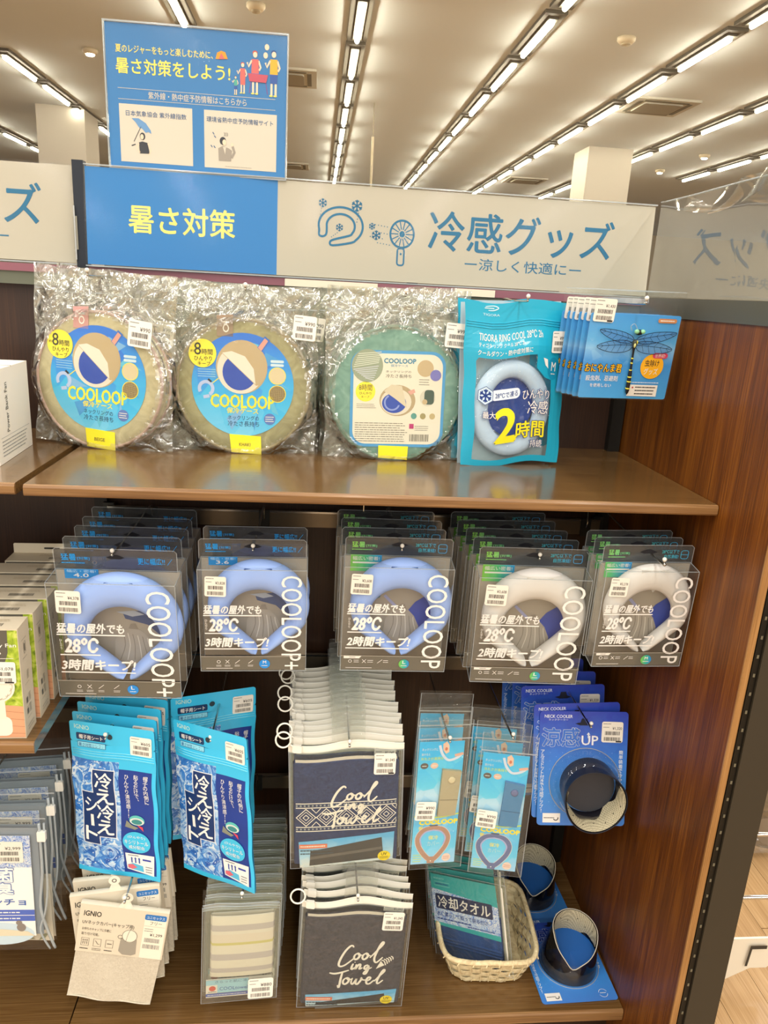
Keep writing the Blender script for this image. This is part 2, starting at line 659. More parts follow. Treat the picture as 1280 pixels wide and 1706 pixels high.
# ------------------------------------------------------------------ materials shared by many things
WOOD_SIDE = wood('walnut_panel', '#4c260a', '#6c3a0c', '#8c5416', 'Z', 0.42, 0.06, 0.7)
WOOD_SHELF = wood('walnut_shelf', '#5c4122', '#6f522e', '#876740', 'X', 0.20, 0.5, 0.3)
WOOD_BACK = wood('walnut_back', '#2c190c', '#361f10', '#432814', 'Z', 0.45, 0.1, 0.4)
WOOD_EDGE = wood('oak_edge', '#6a4a2a', '#87633c', '#a07c50', 'X', 0.35, 0.2, 0.2)
WOOD_EDGE_V = wood('oak_edge_upright', '#7d5528', '#9c7140', '#b48854', 'Z', 0.4, 0.1, 0.2)
WOOD_FLOOR = wood('floor_oak', '#97744a', '#ad8a5e', '#bd9c70', 'Y', 0.4, 0.1, 0.4)
CLEAR = clear('clear_plastic', '#fbfcfb', 0.018, 1.38, 0.05)
CLEAR_EDGE = clear('plastic_edge', '#dfe6e6', 0.38, 1.5, 0.1, veilc='#dfe6ea')
FILM = clear('clear_film', '#f6f8f4', 0.03, 1.4, 0.08, 0.35, 40, 1.0)
BAG = clear('crinkled_bag', '#f4f6f0', 0.13, 1.55, 0.12, 1.0, 26, 3.2, veilc='#e6e4d4')
SHEER = clear('sheer_film', '#fafbf6', 0.02, 1.3, 0.10, 0.12, 20)
ACRYL = clear('acrylic_sheet', '#fafbfa', 0.01, 1.30, 0.10, boost=0.5)
ACRYL_SIDE = clear('acrylic_side_sheet', '#f4f6f2', 0.06, 1.75, 0.03, 0.05, 7, 1.9)
WHITE = M('#f2eee4', 0.45)
CREAM = M('#e9e0cc', 0.5)
BLACK = M('#14130f', 0.45)
INK = M('#2a2a2c', 0.5)
GREYINK = M('#8a8a86', 0.5)
STEEL = M('#b9b8b2', 0.25, 1.0)
CHROME = M('#d8d8d4', 0.12, 1.0)
DARKSTEEL = M('#3a3a36', 0.4, 0.6)
YELLOW = M('#ffea3e', 0.4)
NAVY = M('#1d3768', 0.4)

# ------------------------------------------------------------------ the store shell
b = MB(); b.box(-22, 22, -14, 32, -0.20, -0.104, WOOD_FLOOR)
floor = tag(b.build('floor'), 'light oak plank floor of the store', kind='structure')
pl = MB(); pl.box(-0.06, 0.06, -0.75, 0.75, -0.005, 0.004, WOOD_FLOOR)
for i in range(11):
    for j in range(2):
        o = pl.build('plank', floor) if i == 0 and j == 0 else None
        if o is None:
            o = _first.copy(); ALL.append(o); KIDS[floor].append(o)
        else:
            _first = o
        o.location = (0.90 + 0.1215 * i, 0.9 + 1.503 * j + (0.5 if i % 2 else 0), -0.104)
b = MB(); b.box(-22, 22, -14, 32, CEIL_Z, CEIL_Z + 0.1, M('#dde4e8', 0.85, spec=0.1))
tag(b.build('ceiling'), 'flat tan painted store ceiling with rows of tube lamps', kind='structure')
b = MB(); b.box(-22, 22, 31.8, 32, -0.1, CEIL_Z, M('#c9bba0', 0.8))
tag(b.build('wall_far'), 'distant cream wall at the end of the store', kind='structure')
for nm, x0, x1, lab in (('pillar', -4.95, -4.13, 'square cream column behind the blue poster'), ('pillar', 4.95, 5.80, 'square cream column rising above the white sign')):
    b = MB(); b.box(x0, x1, 15.0, 15.85, -0.1, CEIL_Z, M('#d2ccc0', 0.7))
    tag(b.build(nm), lab, 'column', kind='structure')

# ------------------------------------------------------------------ ceiling lamps
LAMP_GLOW = M('#fff4d8', 0.5, emit=36.0)
HOUSING = M('#67635a', 0.7)
def lamp():
    t = thing('ceiling_lamp', '', 'ceiling lamp', group='tube lamps in rows on the ceiling')
    h = MB()
    h.box(-0.115, 0.115, -0.72, 0.72, -0.035, -0.001, HOUSING)
    h.box(-0.05, 0.05, -0.62, 0.62, -0.055, -0.035, HOUSING)
    h.build('housing', t)
    g = MB()
    g.tube([(0, -0.585, -0.075), (0, -0.57, -0.075), (0, 0.57, -0.075), (0, 0.585, -0.075)], [0.016, 0.028, 0.028, 0.016], LAMP_GLOW, 8)
    g.build('tube', t)
    return t
ROWTXT = {-6.60: 'outermost row beyond the column behind the poster', -4.24: 'row crossing the column behind the blue poster', -1.56: 'row that ends at the poster top edge',
          0.37: 'row running just past the poster', 2.31: 'row beside the one past the poster', 4.22: 'row beside the big square air vent', 6.10: 'row reaching the column above the white sign', 8.03: 'row beyond the column above the white sign'}
NUMS = {-6.60: (5, 8), -4.24: (2, 6), -1.56: (0, 1), 0.37: (0, 9), 2.31: (-1, 9), 4.22: (-1, 9), 6.10: (1, 9), 8.03: (3, 6)}
first = None
for X, (k0, k1) in NUMS.items():
    for k in range(k0, k1):
        loc = (X, 8.63 + 0.59 + 1.56 * k, CEIL_Z)
        lab = 'lit tube lamp, %s in the %s' % (ORD[k - k0].replace('front', 'first'), ROWTXT[X])
        if k1 - k0 == 1:
            lab = 'only lit tube lamp of the ' + ROWTXT[X]
        if first is None:
            first = lamp(); first.location = loc; first['label'] = lab
        else:
            clone(first, loc, (0, 0, 0), lab)

# air vents, detectors, downlights
def vent(loc, size, lab):
    t = thing('air_vent', lab, 'air vent', loc, group='air vents in the ceiling')
    f = MB(); s = size / 2
    f.box(-s, s, -s, s, -0.03, 0, M('#c2bfb4', 0.7)); f.build('frame', t)
    g = MB(); g.rrect(-s * 0.62, -s * 0.62, s * 0.62, s * 0.62, s * 0.1, 0, M('#a09c90', 0.7), 0.02)
    o = g.build('grille_plate', t); o.rotation_euler = (PI / 2, 0, 0); o.location = (0, 0, -0.05)
    for sx, sy in ((1, 0), (-1, 0), (0, 1), (0, -1)):
        q = MB()
        if sx:
            q.box(sx * s * 0.78 - 0.03, sx * s * 0.78 + 0.03, -s * 0.7, s * 0.7, -0.036, -0.028, M('#7a766a', 0.7))
        else:
            q.box(-s * 0.7, s * 0.7, sy * s * 0.78 - 0.03, sy * s * 0.78 + 0.03, -0.036, -0.028, M('#7a766a', 0.7))
        q.build('slot', t)
vent((4.82, 11.8, CEIL_Z), 0.92, 'square ceiling air vent beside the lamp row, the largest in view')
vent((-0.55, 11.85, CEIL_Z), 0.92, 'square ceiling air vent partly hidden behind the blue poster edge')
vent((-0.75, 19.9, CEIL_Z), 0.92, 'square ceiling air vent just above the sign beside the poster')
vent((4.95, 19.6, CEIL_Z), 0.92, 'small far air vent low over the white sign, near the column')
def detector(loc, lab, lit=False):
    t = thing('downlight' if lit else 'smoke_detector', lab, 'downlight' if lit else 'smoke detector', loc)
    f = MB(); f.tube([(0, 0, 0), (0, 0, -0.03), (0, 0, -0.06)], [0.10, 0.10, 0.07], M('#d8ccb2', 0.6), 14); f.build('base', t)
    g = MB(); g.tube([(0, 0, -0.058), (0, 0, -0.075)], [0.055, 0.05], LAMP_GLOW if lit else M('#b5a98f', 0.6), 12); g.build('lens' if lit else 'sensor_head', t)
detector((-3.01, 11.34, CEIL_Z), 'round lit downlight in the ceiling beside the blue poster', True)
detector((-0.72, 9.13, CEIL_Z), 'small round smoke detector above the blue poster')
detector((3.28, 9.12, CEIL_Z), 'small round smoke detector between two lamp rows')
detector((7.19, 15.0, CEIL_Z), 'round lit downlight near the column, largest of three', True)
detector((7.17, 16.9, CEIL_Z), 'round lit downlight near the column, middle of three', True)
detector((6.3, 17.6, CEIL_Z), 'round lit downlight near the column, tucked against it', True)
t = thing('hanging_rod', 'thin pale rod hanging from the ceiling above the white sign', 'rod', (0.80, 13.0, 0))
b = MB(); b.tube([(0, 0, 2.2), (0, 0, 3.92)], 0.02, M('#c6baa0', 0.6), 6); b.build('rod', t)
b = MB(); b.tube([(0, 0, 3.92), (0, 0, 3.93), (0, 0, CEIL_Z)], [0.02, 0.006, 0.006], M('#9a907c', 0.6), 6); b.build('wire', t)

# ------------------------------------------------------------------ shelving unit
XL, XR = -0.478, 0.732       # inner limits of the bay
YB = 1.745                   # back panel
SHZ = 1.2636                 # top of the upper shelf
DKZ = 0.080                  # top of the bottom deck
def board(name, lab, x0, x1, y0, y1, ztop, th):
    t = thing(name, lab, 'shelf', ((x0 + x1) / 2, y0, ztop))
    w = (x1 - x0) / 2
    b = MB(); b.box(-w, w, 0.006, y1 - y0, -th, 0, WOOD_SHELF); b.build('board', t)
    e = MB()
    pts = [(0.006, 0), (0.002, -0.001), (0, -0.005), (0, -th + 0.004), (0.002, -th + 0.001), (0.006, -th)]
    vs = [(sx * w, p[0], p[1]) for p in pts for sx in (-1, 1)]
    e.add(vs, [(2 * i, 2 * i + 2, 2 * i + 3, 2 * i + 1) for i in range(len(pts) - 1)], WOOD_EDGE)
    e.add([(sx * w, p[0], p[1]) for sx in (-1, 1) for p in pts], [tuple(range(5, -1, -1)), tuple(range(6, 12))], WOOD_EDGE)
    e.build('edge_band', t)
    return t
board('shelf_board', 'glossy dark walnut shelf board under the round cases', XL + 0.004, XR - 0.002, 1.252, YB, SHZ, 0.020)
board('shelf_board', 'dark walnut shelf board of the next bay under the tall white box', -1.68, XL - 0.012, 1.258, YB, SHZ, 0.020)
board('shelf_board', 'lower walnut shelf board carrying the white fan boxes', -1.68, XL - 0.006, 1.232, YB, 0.790, 0.024)
board('deck_board', 'walnut bottom deck board under the basket', XL + 0.001, XR - 0.001, 1.262, YB, DKZ, 0.030)
board('deck_board', 'walnut bottom deck board of the next bay under the poncho bags', -1.68, XL - 0.002, 1.262, YB, DKZ, 0.030)
b = MB(); b.box(-1.68, XR, 1.33, 1.35, -0.10, DKZ - 0.031, M('#2a1a0e', 0.5))
tag(b.build('kick_plate'), 'dark kick plate recessed under the bottom deck boards', 'kick plate')
t = thing('rear_panel', 'dark brown wooden rear panel behind all the hooks', 'panel', (0, YB, -0.10))
for x0, x1 in ((-1.68, -0.88), (-0.878, XL), (XL + 0.002, 0.125), (0.127, XR)):
    b = MB(); b.box(x0, x1, 0, 0.012, 0, 1.70, WOOD_BACK); b.build('board', t)

t = thing('side_panel', 'tall walnut side panel closing the end of the shelf', 'panel', (XR, 1.09, -0.10))
b = MB(); b.box(0, 0.0115, 0.0035, YB - 1.09 + 0.03, 0, 1.68, WOOD_SIDE); b.build('veneer_panel', t)
b = MB(); b.box(-0.0005, 0.0120, 0, 0.0035, 0, 1.68, WOOD_EDGE_V); tag(b.build('edge_band', t), 'pale oak edge strip')
b = MB(); b.box(-0.004, 0.0125, 0.0, YB - 1.09 + 0.03, 1.68, 1.719, M('#56564c', 0.35, 0.3)); tag(b.build('cap_rail', t), 'grey metal cap rail')

t = thing('upright_post', 'black metal upright post beside the walnut side panel', 'post', (0.7455, 1.085, -0.10))
b = MB(); b.box(0.012, 0.075, 0.0, 0.05, 0, 1.68, M('#332d22', 0.5, 0.0)); b.build('post', t)
b = MB(); b.box(0.0, 0.012, 0.004, 0.05, 0, 1.68, M('#14120d', 0.4, 0.3)); b.build('slotted_strip', t)
b = MB()
for i in range(46):
    b.box(0.004, 0.0075, 0.003, 0.0045, 0.06 + i * 0.035, 0.066 + i * 0.035, M('#6b6450', 0.5))
tag(b.build('slot_pattern', t), 'row of small slots', kind='stuff')

for x in (XL - 0.018, 0.700):
    b = MB(); b.box(x, x + 0.028, 1.722, YB - 0.001, -0.09, 1.598, M('#17150f', 0.45))
    tag(b.build('upright_strip'), 'black slotted upright strip %s' % ('between the two bays' if x < 0 else 'in the corner by the side panel'), 'upright')

def rail(z, lab, x0=XL + 0.016, x1=0.698):
    t = thing('hook_rail', lab, 'rail', ((x0 + x1) / 2, 1.70, z))
    w = (x1 - x0) / 2
    b = MB(); b.box(-w, w, 0, 0.010, -0.019, 0.019, M('#7d715e', 0.3, 0.7)); b.box(-w, w, -0.001, 0.0, 0.015, 0.019, STEEL); b.build('bar', t)
    for s in (-1, 1):
        c = MB(); c.box(s * w - 0.012, s * w + 0.012, 0.010, 0.021, -0.024, 0.024, DARKSTEEL); c.build('bracket', t)
rail(1.080, 'flat steel hook rail behind the boxed neck rings')
rail(0.712, 'flat steel hook rail behind the towels and sleeves')
rail(0.366, 'flat steel hook rail low down behind the striped towels')
rail(1.545, 'flat steel hook rail below the sign behind the round cases')

# trim under the signs
t = thing('sign_rail', 'grey sign rail with a maroon strip under the long sign', 'rail', (0.13, 1.705, 1.575))
b = MB(); b.box(-1.8, 0.60, 0.012, 0.03, 0, 0.043, M('#6a6e5e', 0.4, 0.3)); b.build('bar', t)
b = MB(); b.box(-1.8, 0.60, 0.006, 0.012, 0.026, 0.042, M('#8d5a66', 0.4)); tag(b.build('price_strip', t), 'maroon strip')
for x0, x1 in ((-0.2, 0.0), (0.17, 0.26)):
    b = MB(); b.box(x0, x1, 0.003, 0.006, 0.026, 0.041, M('#e9dfc8', 0.5)); tag(b.build('strip_label', t), 'blank cream label')

# ------------------------------------------------------------------ signs
TEAL = M('#156c94', 0.4)
SIGNWHITE = M('#bfb8a6', 0.55)
SIGNBLUE = M('#287dc2', 0.42)
def snow(b, cx, cz, r, y, mat):
    for k in range(3):
        a = PI / 6 + k * PI / 3
        dx, dz = math.cos(a) * r, math.sin(a) * r
        b.stroke([(cx - dx, cz - dz), (cx + dx, cz + dz)], r * 0.24, y, mat)
    for k in range(6):
        a = PI / 6 + k * PI / 3
        px, pz = cx + math.cos(a) * r * 0.6, cz + math.sin(a) * r * 0.6
        for d in (-0.9, 0.9):
            b.stroke([(px, pz), (px + math.cos(a + d) * r * 0.42, pz + math.sin(a + d) * r * 0.42)], r * 0.2, y, mat)
def white_part(t, x0, x1, h):
    b = MB(); b.box(x0, x1, 0, 0.002, 0, h, SIGNWHITE); b.build('white_panel', t)
    p = MB(); y = -0.0004
    p.text('ー涼しく快適にー', 0.1876, 0.0335, 0.4518, 0.0585, y, TEAL, 0.004, res=4); p.build('caption_lettering', t)
    p = MB()
    p.text('冷感グッズ', 0.1046, 0.070, 0.5192, 0.1515, y, TEAL, 0.012, res=6)
    p.build('lettering', t); p = MB()
    for q in ((-0.1254, 0.1508, 0.009), (-0.0529, 0.1495, 0.012), (-0.0885, 0.104, 0.008), (-0.0192, 0.1107, 0.007), (-0.0094, 0.093, 0.010)):
        snow(p, q[0], q[1], q[2], y, TEAL)
    # open neck ring drawn as an outline
    cx, cz = -0.0860, 0.107
    def pt(a, r):
        return (cx + r * math.cos(math.radians(a)), cz + r * 0.80 * math.sin(math.radians(a)))
    out = [pt(a, 0.047) for a in range(195, -66, -15)]
    inn = [pt(a, 0.030) for a in range(-50, 196, 15)]
    loop = [(cx - 0.0455, cz - 0.020)] + out + [(cx - 0.016, cz - 0.040), (cx - 0.022, cz - 0.034), (cx - 0.014, cz - 0.028)] + inn + [(cx - 0.0305, cz - 0.018), (cx - 0.038, cz - 0.023)]
    p.stroke(smooth(loop, 3, True), 0.0045, y, TEAL, closed=True)
    p.build('ring_print', t); p = MB()
    fx, fz = 0.0464, 0.0985
    p.ring(fx, fz, 0.0255, 0.0300, y, TEAL, sx=0.92)
    for k in range(14):
        a = 2 * PI * k / 14
        p.stroke([(fx + 0.008 * math.cos(a), fz + 0.009 * math.sin(a)), (fx + 0.0235 * math.cos(a), fz + 0.0255 * math.sin(a))], 0.0022, y, TEAL)
    p.disc(fx, fz, 0.006, 0.0065, y, TEAL)
    hp = rr(fx - 0.0085, 0.0345, fx + 0.0060, 0.069, 0.005)
    p.stroke(hp, 0.0035, y, TEAL, closed=True)
    p.disc(fx - 0.001, 0.058, 0.0022, 0.0026, y, TEAL)
    for i in range(5):
        for zz, x0_ in ((0.1145, -0.012), (0.0985, 0.001), (0.078, -0.006), (0.090, -0.022)):
            if not (zz == 0.0985 and i > 2):
                p.disc(x0_ + i * 0.0065, zz - 0.0008 * i, 0.0011, 0.0012, y, TEAL, 8)
    for i in range(4):
        p.disc(-0.128 - i * 0.001, 0.140 - i * 0.006, 0.0011, 0.0012, y, TEAL, 8)
        p.disc(-0.049 - i * 0.001, 0.135 - i * 0.006, 0.0011, 0.0012, y, TEAL, 8)
        p.disc(-0.093 - i * 0.004, 0.093 - i * 0.003, 0.001, 0.0011, y, TEAL, 8)
    p.build('fan_print', t)
HS = 0.190
t = thing('sign', 'long shelf sign, blue end with yellow letters and white end with a fan drawing', 'sign', (0.1319, 1.7142, 1.6226), (-3.5, 0, 1.2))
b = MB(); b.box(-0.6086, -0.2199, 0, 0.002, 0, HS, SIGNBLUE); b.build('blue_panel', t)
p = MB(); p.text('暑さ対策', -0.5240, 0.0675, -0.3080, 0.1225, -0.0004, M('#ffe97c', 0.4), 0.016, res=3); p.build('lettering', t)
white_part(t, -0.2199, 0.6086, HS)
b = MB(); b.rect(-0.612, -0.002, 0.612, HS + 0.003, -0.003, ACRYL); b.box(-0.612, 0.612, -0.0034, 0.003, HS + 0.002, HS + 0.0045, CLEAR_EDGE); b.box(-0.612, 0.612, -0.0034, 0.003, -0.0045, -0.002, CLEAR_EDGE); b.build('acrylic_cover', t)
for x in (0.075,):
    b = MB(); b.box(x - 0.012, x + 0.012, 0.004, 0.012, -0.03, 0.02, DARKSTEEL); b.build('bracket', t)

t = thing('sign', 'white shelf sign of the next bay, cut by the picture edge', 'sign', (0.1319 - 1.2215, 1.7142 - 0.006, 1.6226 + 0.001), (-3.5, 0, 1.2))
white_part(t, -0.2199, 0.588, HS)
b = MB(); b.rect(-0.25, -0.002, 0.590, HS + 0.003, -0.003, ACRYL); b.box(-0.25, 0.590, -0.0034, 0.003, -0.0045, -0.002, CLEAR_EDGE); b.build('acrylic_cover', t)

t = thing('sign_bracket', 'dark upright bracket with a steel clip between the two shelf signs', 'bracket', (-0.4905, 1.712, 1.60))
b = MB(); b.box(-0.010, 0.012, -0.004, 0.02, 0.0, 0.222, M('#2b3038', 0.4, 0.4)); b.build('post', t)
b = MB(); b.box(-0.0105, -0.0075, -0.009, -0.004, 0.030, 0.135, STEEL); tag(b.build('clip', t), 'steel clip'); 
b = MB(); b.box(-0.0125, -0.0045, -0.007, 0.004, 0.05, 0.115, M('#9a9686', 0.3, 0.7)); b.build('clip_plate', t)

# poster standing on top of the sign
PB = gradient('poster_blue', [(0, '#3684c6'), (1, '#3479b6')], 'Z', 0, 0.25, 0.35)
t = thing('poster', 'blue poster in a clear holder above the sign, with drawings of a family', 'poster', (-0.2516, 1.7262, 1.8176), (2.7, 0.4, -2.4))
b = MB(); b.box(-0.1778, 0.1778, 0, 0.002, 0, 0.2572, PB); b.build('sheet', t)
p = MB(); y = -0.0004
PW = M('#ddd5c4', 0.5); PY = M('#ffea6a', 0.4); PINKR = M('#e0706e', 0.5); SKIN = M('#f6dcc0', 0.5); PTXT = M('#4a6a94', 0.5)
p.text('夏のレジャーをもっと楽しむために、', -0.1582, 0.2065, 0.0318, 0.2205, y, PY, 0.012)
p.text('暑さ対策をしよう!', -0.1590, 0.1700, 0.0655, 0.1975, y, PY, 0.016, res=3)
p.text('紫外線・熱中症予防情報はこちらから', -0.0972, 0.1275, 0.0983, 0.1405, y, PW, 0.008)
for z in (0.1438, 0.1243):
    p.rect(-0.157, z - 0.0004, 0.156, z + 0.0004, y, PW)
for x0, x1, s, tx0, tx1 in ((-0.1562, -0.0106, '日本気象協会 紫外線指数', -0.1430, -0.0225), (0.0129, 0.1594, '環境省熱中症予防情報サイト', 0.0180, 0.1520)):
    p.rect(x0, 0.0096, x1, 0.1160, y, PW)
    p.text(s, tx0, 0.0945, tx1, 0.1045, y * 2, PTXT, 0.006)
y2 = y * 2
# person under a parasol
UMB = M('#6f9fd0', 0.5); DK = M('#3a3d44', 0.5)
p.poly([(-0.132, 0.0905), (-0.118, 0.091), (-0.104, 0.083), (-0.0945, 0.070), (-0.0935, 0.064), (-0.099, 0.067), (-0.105, 0.0655), (-0.112, 0.073), (-0.117, 0.0735), (-0.124, 0.083)], y2, UMB)
p.stroke([(-0.114, 0.076), (-0.129, 0.048)], 0.0012, y2, DK)
p.disc(-0.1115, 0.0585, 0.0055, 0.007, y2, DK, 14); p.disc(-0.1125, 0.0575, 0.0035, 0.005, y2 * 1.5, SKIN, 12)
p.poly([(-0.119, 0.047), (-0.112, 0.049), (-0.102, 0.047), (-0.098, 0.027), (-0.118, 0.0265)], y2, DK)
p.stroke([(-0.119, 0.045), (-0.1235, 0.036), (-0.117, 0.028)], 0.003, y2, SKIN); p.stroke([(-0.101, 0.046), (-0.096, 0.034), (-0.099, 0.025)], 0.003, y2, SKIN)
p.stroke([(-0.134, 0.040), (-0.126, 0.043)], 0.002, y2, DK)
# person wiping sweat
GR = M('#a79e92', 0.5)
p.disc(0.0505, 0.061, 0.0065, 0.0075, y2, DK, 14); p.disc(0.0535, 0.0585, 0.004, 0.0055, y2 * 1.5, SKIN, 12)
p.poly([(0.041, 0.047), (0.050, 0.0515), (0.062, 0.048), (0.069, 0.044), (0.067, 0.024), (0.042, 0.0235)], y2, GR)
p.poly([(0.0505, 0.050), (0.057, 0.0495), (0.055, 0.036)], y2 * 1.5, PW); p.stroke([(0.068, 0.030), (0.074, 0.041), (0.070, 0.052)], 0.005, y2, GR); p.disc(0.069, 0.055, 0.003, 0.0035, y2, SKIN, 10)
for q in ((0.036, 0.066), (0.033, 0.072), (0.035, 0.047), (0.029, 0.048)):
    p.stroke([(q[0], q[1]), (q[0] - 0.003, q[1] + 0.004)], 0.0018, y2, PTXT)
for i in range(3):
    p.stroke(smooth([(0.053 + i * 0.003, 0.070), (0.0545 + i * 0.003, 0.0735), (0.053 + i * 0.003, 0.077)], 3), 0.0008, y2, DK)
p.dashes(0.055, 0.0125, 0.110, 0.0150, 1, y2, M('#b9b2a4', 0.5), 0.9)
# tent, barbecue and family
p.poly([(0.037, 0.2075), (0.040, 0.2185), (0.048, 0.2225), (0.056, 0.2205), (0.061, 0.209)], y2, M('#f0a030', 0.5)); p.poly([(0.043, 0.2075), (0.0485, 0.2185), (0.055, 0.2085)], y2 * 1.5, PINKR)
def figure(x, zf, h, top, legs, hair, arm=1):
    p.disc(x, zf + h * 0.90, h * 0.055, h * 0.065, y2 * 1.5, SKIN, 12)
    p.disc(x - h * 0.005, zf + h * 0.945, h * 0.065, h * 0.05, y2, hair, 12)
    p.poly([(x - h * 0.085, zf + h * 0.80), (x + h * 0.085, zf + h * 0.80), (x + h * 0.095, zf + h * 0.48), (x - h * 0.095, zf + h * 0.48)], y2, top)
    p.poly([(x - h * 0.09, zf + h * 0.48), (x + h * 0.09, zf + h * 0.48), (x + h * 0.085, zf + h * 0.28), (x - h * 0.08, zf + h * 0.28)], y2, legs)
    for sx in (-0.05, 0.05):
        p.rect(x + h * (sx - 0.025), zf + h * 0.03, x + h * (sx + 0.025), zf + h * 0.28, y2, SKIN)
        p.disc(x + h * (sx - 0.01), zf + h * 0.02, h * 0.045, h * 0.02, y2, PY, 8)
    p.stroke([(x - h * 0.085, zf + h * 0.77), (x - h * 0.17, zf + h * 0.62), (x - h * 0.20 * arm, zf + h * (0.72 if arm > 0 else 0.5))], h * 0.045, y2, SKIN)
    p.stroke([(x + h * 0.085, zf + h * 0.77), (x + h * 0.14, zf + h * 0.62), (x + h * 0.10, zf + h * 0.55)], h * 0.045, y2, SKIN)
figure(0.1520, 0.148, 0.083, M('#f2b63a', 0.5), M('#3c5fa8', 0.5), M('#2f4f8c', 0.5))
figure(0.1150, 0.150, 0.078, PINKR, M('#5f6fb0', 0.5), M('#c85a50', 0.5))
figure(0.0905, 0.150, 0.056, M('#e2706a', 0.5), M('#e2706a', 0.5), M('#c85a50', 0.5))
figure(0.0765, 0.147, 0.034, M('#58b0a0', 0.5), M('#3c5fa8', 0.5), M('#6a4a38', 0.5))
p.poly([(0.101, 0.187), (0.141, 0.186), (0.137, 0.172), (0.104, 0.173)], y2 * 2, M('#c8586a', 0.5))
for x in (0.107, 0.136):
    p.stroke([(x, 0.173), (x + (x - 0.12) * 0.25, 0.152)], 0.0014, y2, M('#8a5aa0', 0.5))
for cx, cz in ((0.138, 0.235), (0.1355, 0.2205)):
    p.disc(cx, cz, 0.0045, 0.0055, y2, SKIN, 12)
p.build('print', t)
b = MB(); b.rect(-0.180, -0.004, 0.180, 0.2600, -0.003, ACRYL)
for q in ((-0.181, 0.181, 0.2580, 0.2610), (-0.181, 0.181, -0.0060, -0.0030)):
    b.box(q[0], q[1], -0.0034, 0.003, q[2], q[3], CLEAR_EDGE)
for x in (-0.181, 0.1785):
    b.box(x, x + 0.0025, -0.0034, 0.003, -0.005, 0.2600, CLEAR_EDGE)
b.build('clear_holder', t)

# clear end panel above the side panel
t = thing('acrylic_panel', 'clear acrylic end panel mirroring the sign above the side panel', 'acrylic panel', (0.742, 1.10, 1.620))
def wav(u, v):
    return (0.004 * math.sin(u * 7 + v * 2) * v * v, u * 0.62, v * 0.200)
b = MB(); b.surf(wav, 20, 10, ACRYL_SIDE); b.build('sheet', t)
b = MB(); b.tube([(0.004 * math.sin(u / 20 * 7 + 2), u / 20 * 0.62, 0.200) for u in range(21)], 0.0016, CLEAR_EDGE, 5); b.build('rim', t)
# loose crumpled film over its near top corner
def fl(u, v):
    return (0.012 + 0.020 * math.sin(u * 9 + 1.3) * v + 0.012 * math.sin(u * 23 + v * 5), 0.06 + u * 0.44, 0.165 + v * (0.035 + 0.02 * math.sin(u * 6)) + 0.006 * math.sin(u * 14))
b = MB(); b.surf(fl, 40, 8, clear('loose_film', '#f4f4ec', 0.08, 1.6, 0.12, 0.3, 18, 2.0)); b.build('wrinkled_film', t)
# ------------------------------------------------------------------ hooks and price tags
def price_tag(parent, x0, z0, x1, z1, y, price, seed=1, roll=0.0, dark=True, name='price_tag'):
    w, h = x1 - x0, z1 - z0
    b = MB()
    b.rrect(-w / 2, 0, w / 2, h, min(w, h) * 0.09, -0.0004, M('#f4efe2', 0.5), 0.0004, 3)
    yy = -0.0006
    b.dashes(-w * 0.44, h * 0.86, -w * 0.05, h * 0.94, 1, yy, GREYINK, 0.9, seed)
    b.dashes(-w * 0.44, h * 0.70, -w * 0.15, h * 0.77, 1, yy, GREYINK, 0.9, seed + 1)
    if price:
        b.text(price, w * 0.0, h * 0.60, w * 0.44, h * 0.76, yy, INK, 0.006)
    b.bars(-w * 0.34, h * 0.36, w * 0.36, h * 0.54, yy, INK, seed)
    b.bars(-w * 0.38, h * 0.08, w * 0.38, h * 0.26, yy, M('#55524c', 0.5), seed + 5)
    if dark:
        b.rect(w * 0.18, h * 0.02, w * 0.44, h * 0.09, yy, INK)
    o = b.build(name, parent)
    o.location = ((x0 + x1) / 2, y, z0)
    o.rotation_euler = (0, math.radians(roll), 0)
    return o

def hook(x, z, ytip, zr, lab, x2=None):
    """display hook: clip on the rail, wire to the front, round tip"""
    t = thing('display_hook', lab, 'hook', (x, 1.70, z))
    dx = 0.0 if x2 is None else x2 - x
    L = 1.70 - ytip
    b = MB()
    b.tube(smooth([(dx, -0.004, zr - z), (dx, -0.012, zr - z + 0.015), (dx * 0.9, -0.03, 0.0), (dx * 0.5, -L * 0.5, -0.001), (0, -L + 0.012, -0.001), (0, -L + 0.002, 0.003), (0, -L, 0.007)], 4), 0.0022, M('#c9c9c2', 0.2, 1.0), 6)
    b.build('wire', t)
    b = MB(); b.ball((0, -L, 0.009), 0.0042, 0.0042, 0.0042, M('#e8e6dc', 0.25), 10, 6); b.build('tip', t)
    b = MB(); b.box(dx - 0.012, dx + 0.012, -0.005, -0.001, zr - z - 0.022, zr - z + 0.022, DARKSTEEL); b.build('clip', t)
    nest(t, 'wire', 'tip')
    t['group'] = 'steel display hooks on the rails'
    return t

hook(-0.4226, 1.600, 1.500, 1.545, 'steel display hook holding the beige round cases')
hook(-0.1348, 1.590, 1.500, 1.545, 'steel display hook holding the khaki round cases')
hook(0.1698, 1.595, 1.500, 1.545, 'steel display hook holding the green round cases')
hook(0.4006, 1.598, 1.470, 1.545, 'steel display hook holding the teal ring pouches')
hook(0.6040, 1.606, 1.400, 1.545, 'steel display hook holding the dragonfly cards')
hook(-0.3607, 1.1100, 1.345, 1.080, 'steel display hook through the widest blue ring boxes')
hook(-0.1076, 1.1170, 1.370, 1.080, 'steel display hook with only two blue ring boxes')
hook(0.1761, 1.1260, 1.365, 1.080, 'steel display hook through the blue ring boxes with green lettering')
hook(0.4453, 1.1180, 1.355, 1.080, 'steel display hook through the five white ring boxes')
hook(0.6365, 1.1560, 1.235, 1.080, 'long bare steel hook by the side panel with three white ring boxes', 0.662)
hook(-0.3896, 0.7290, 1.340, 0.712, 'steel display hook through the straight row of ice print pouches')
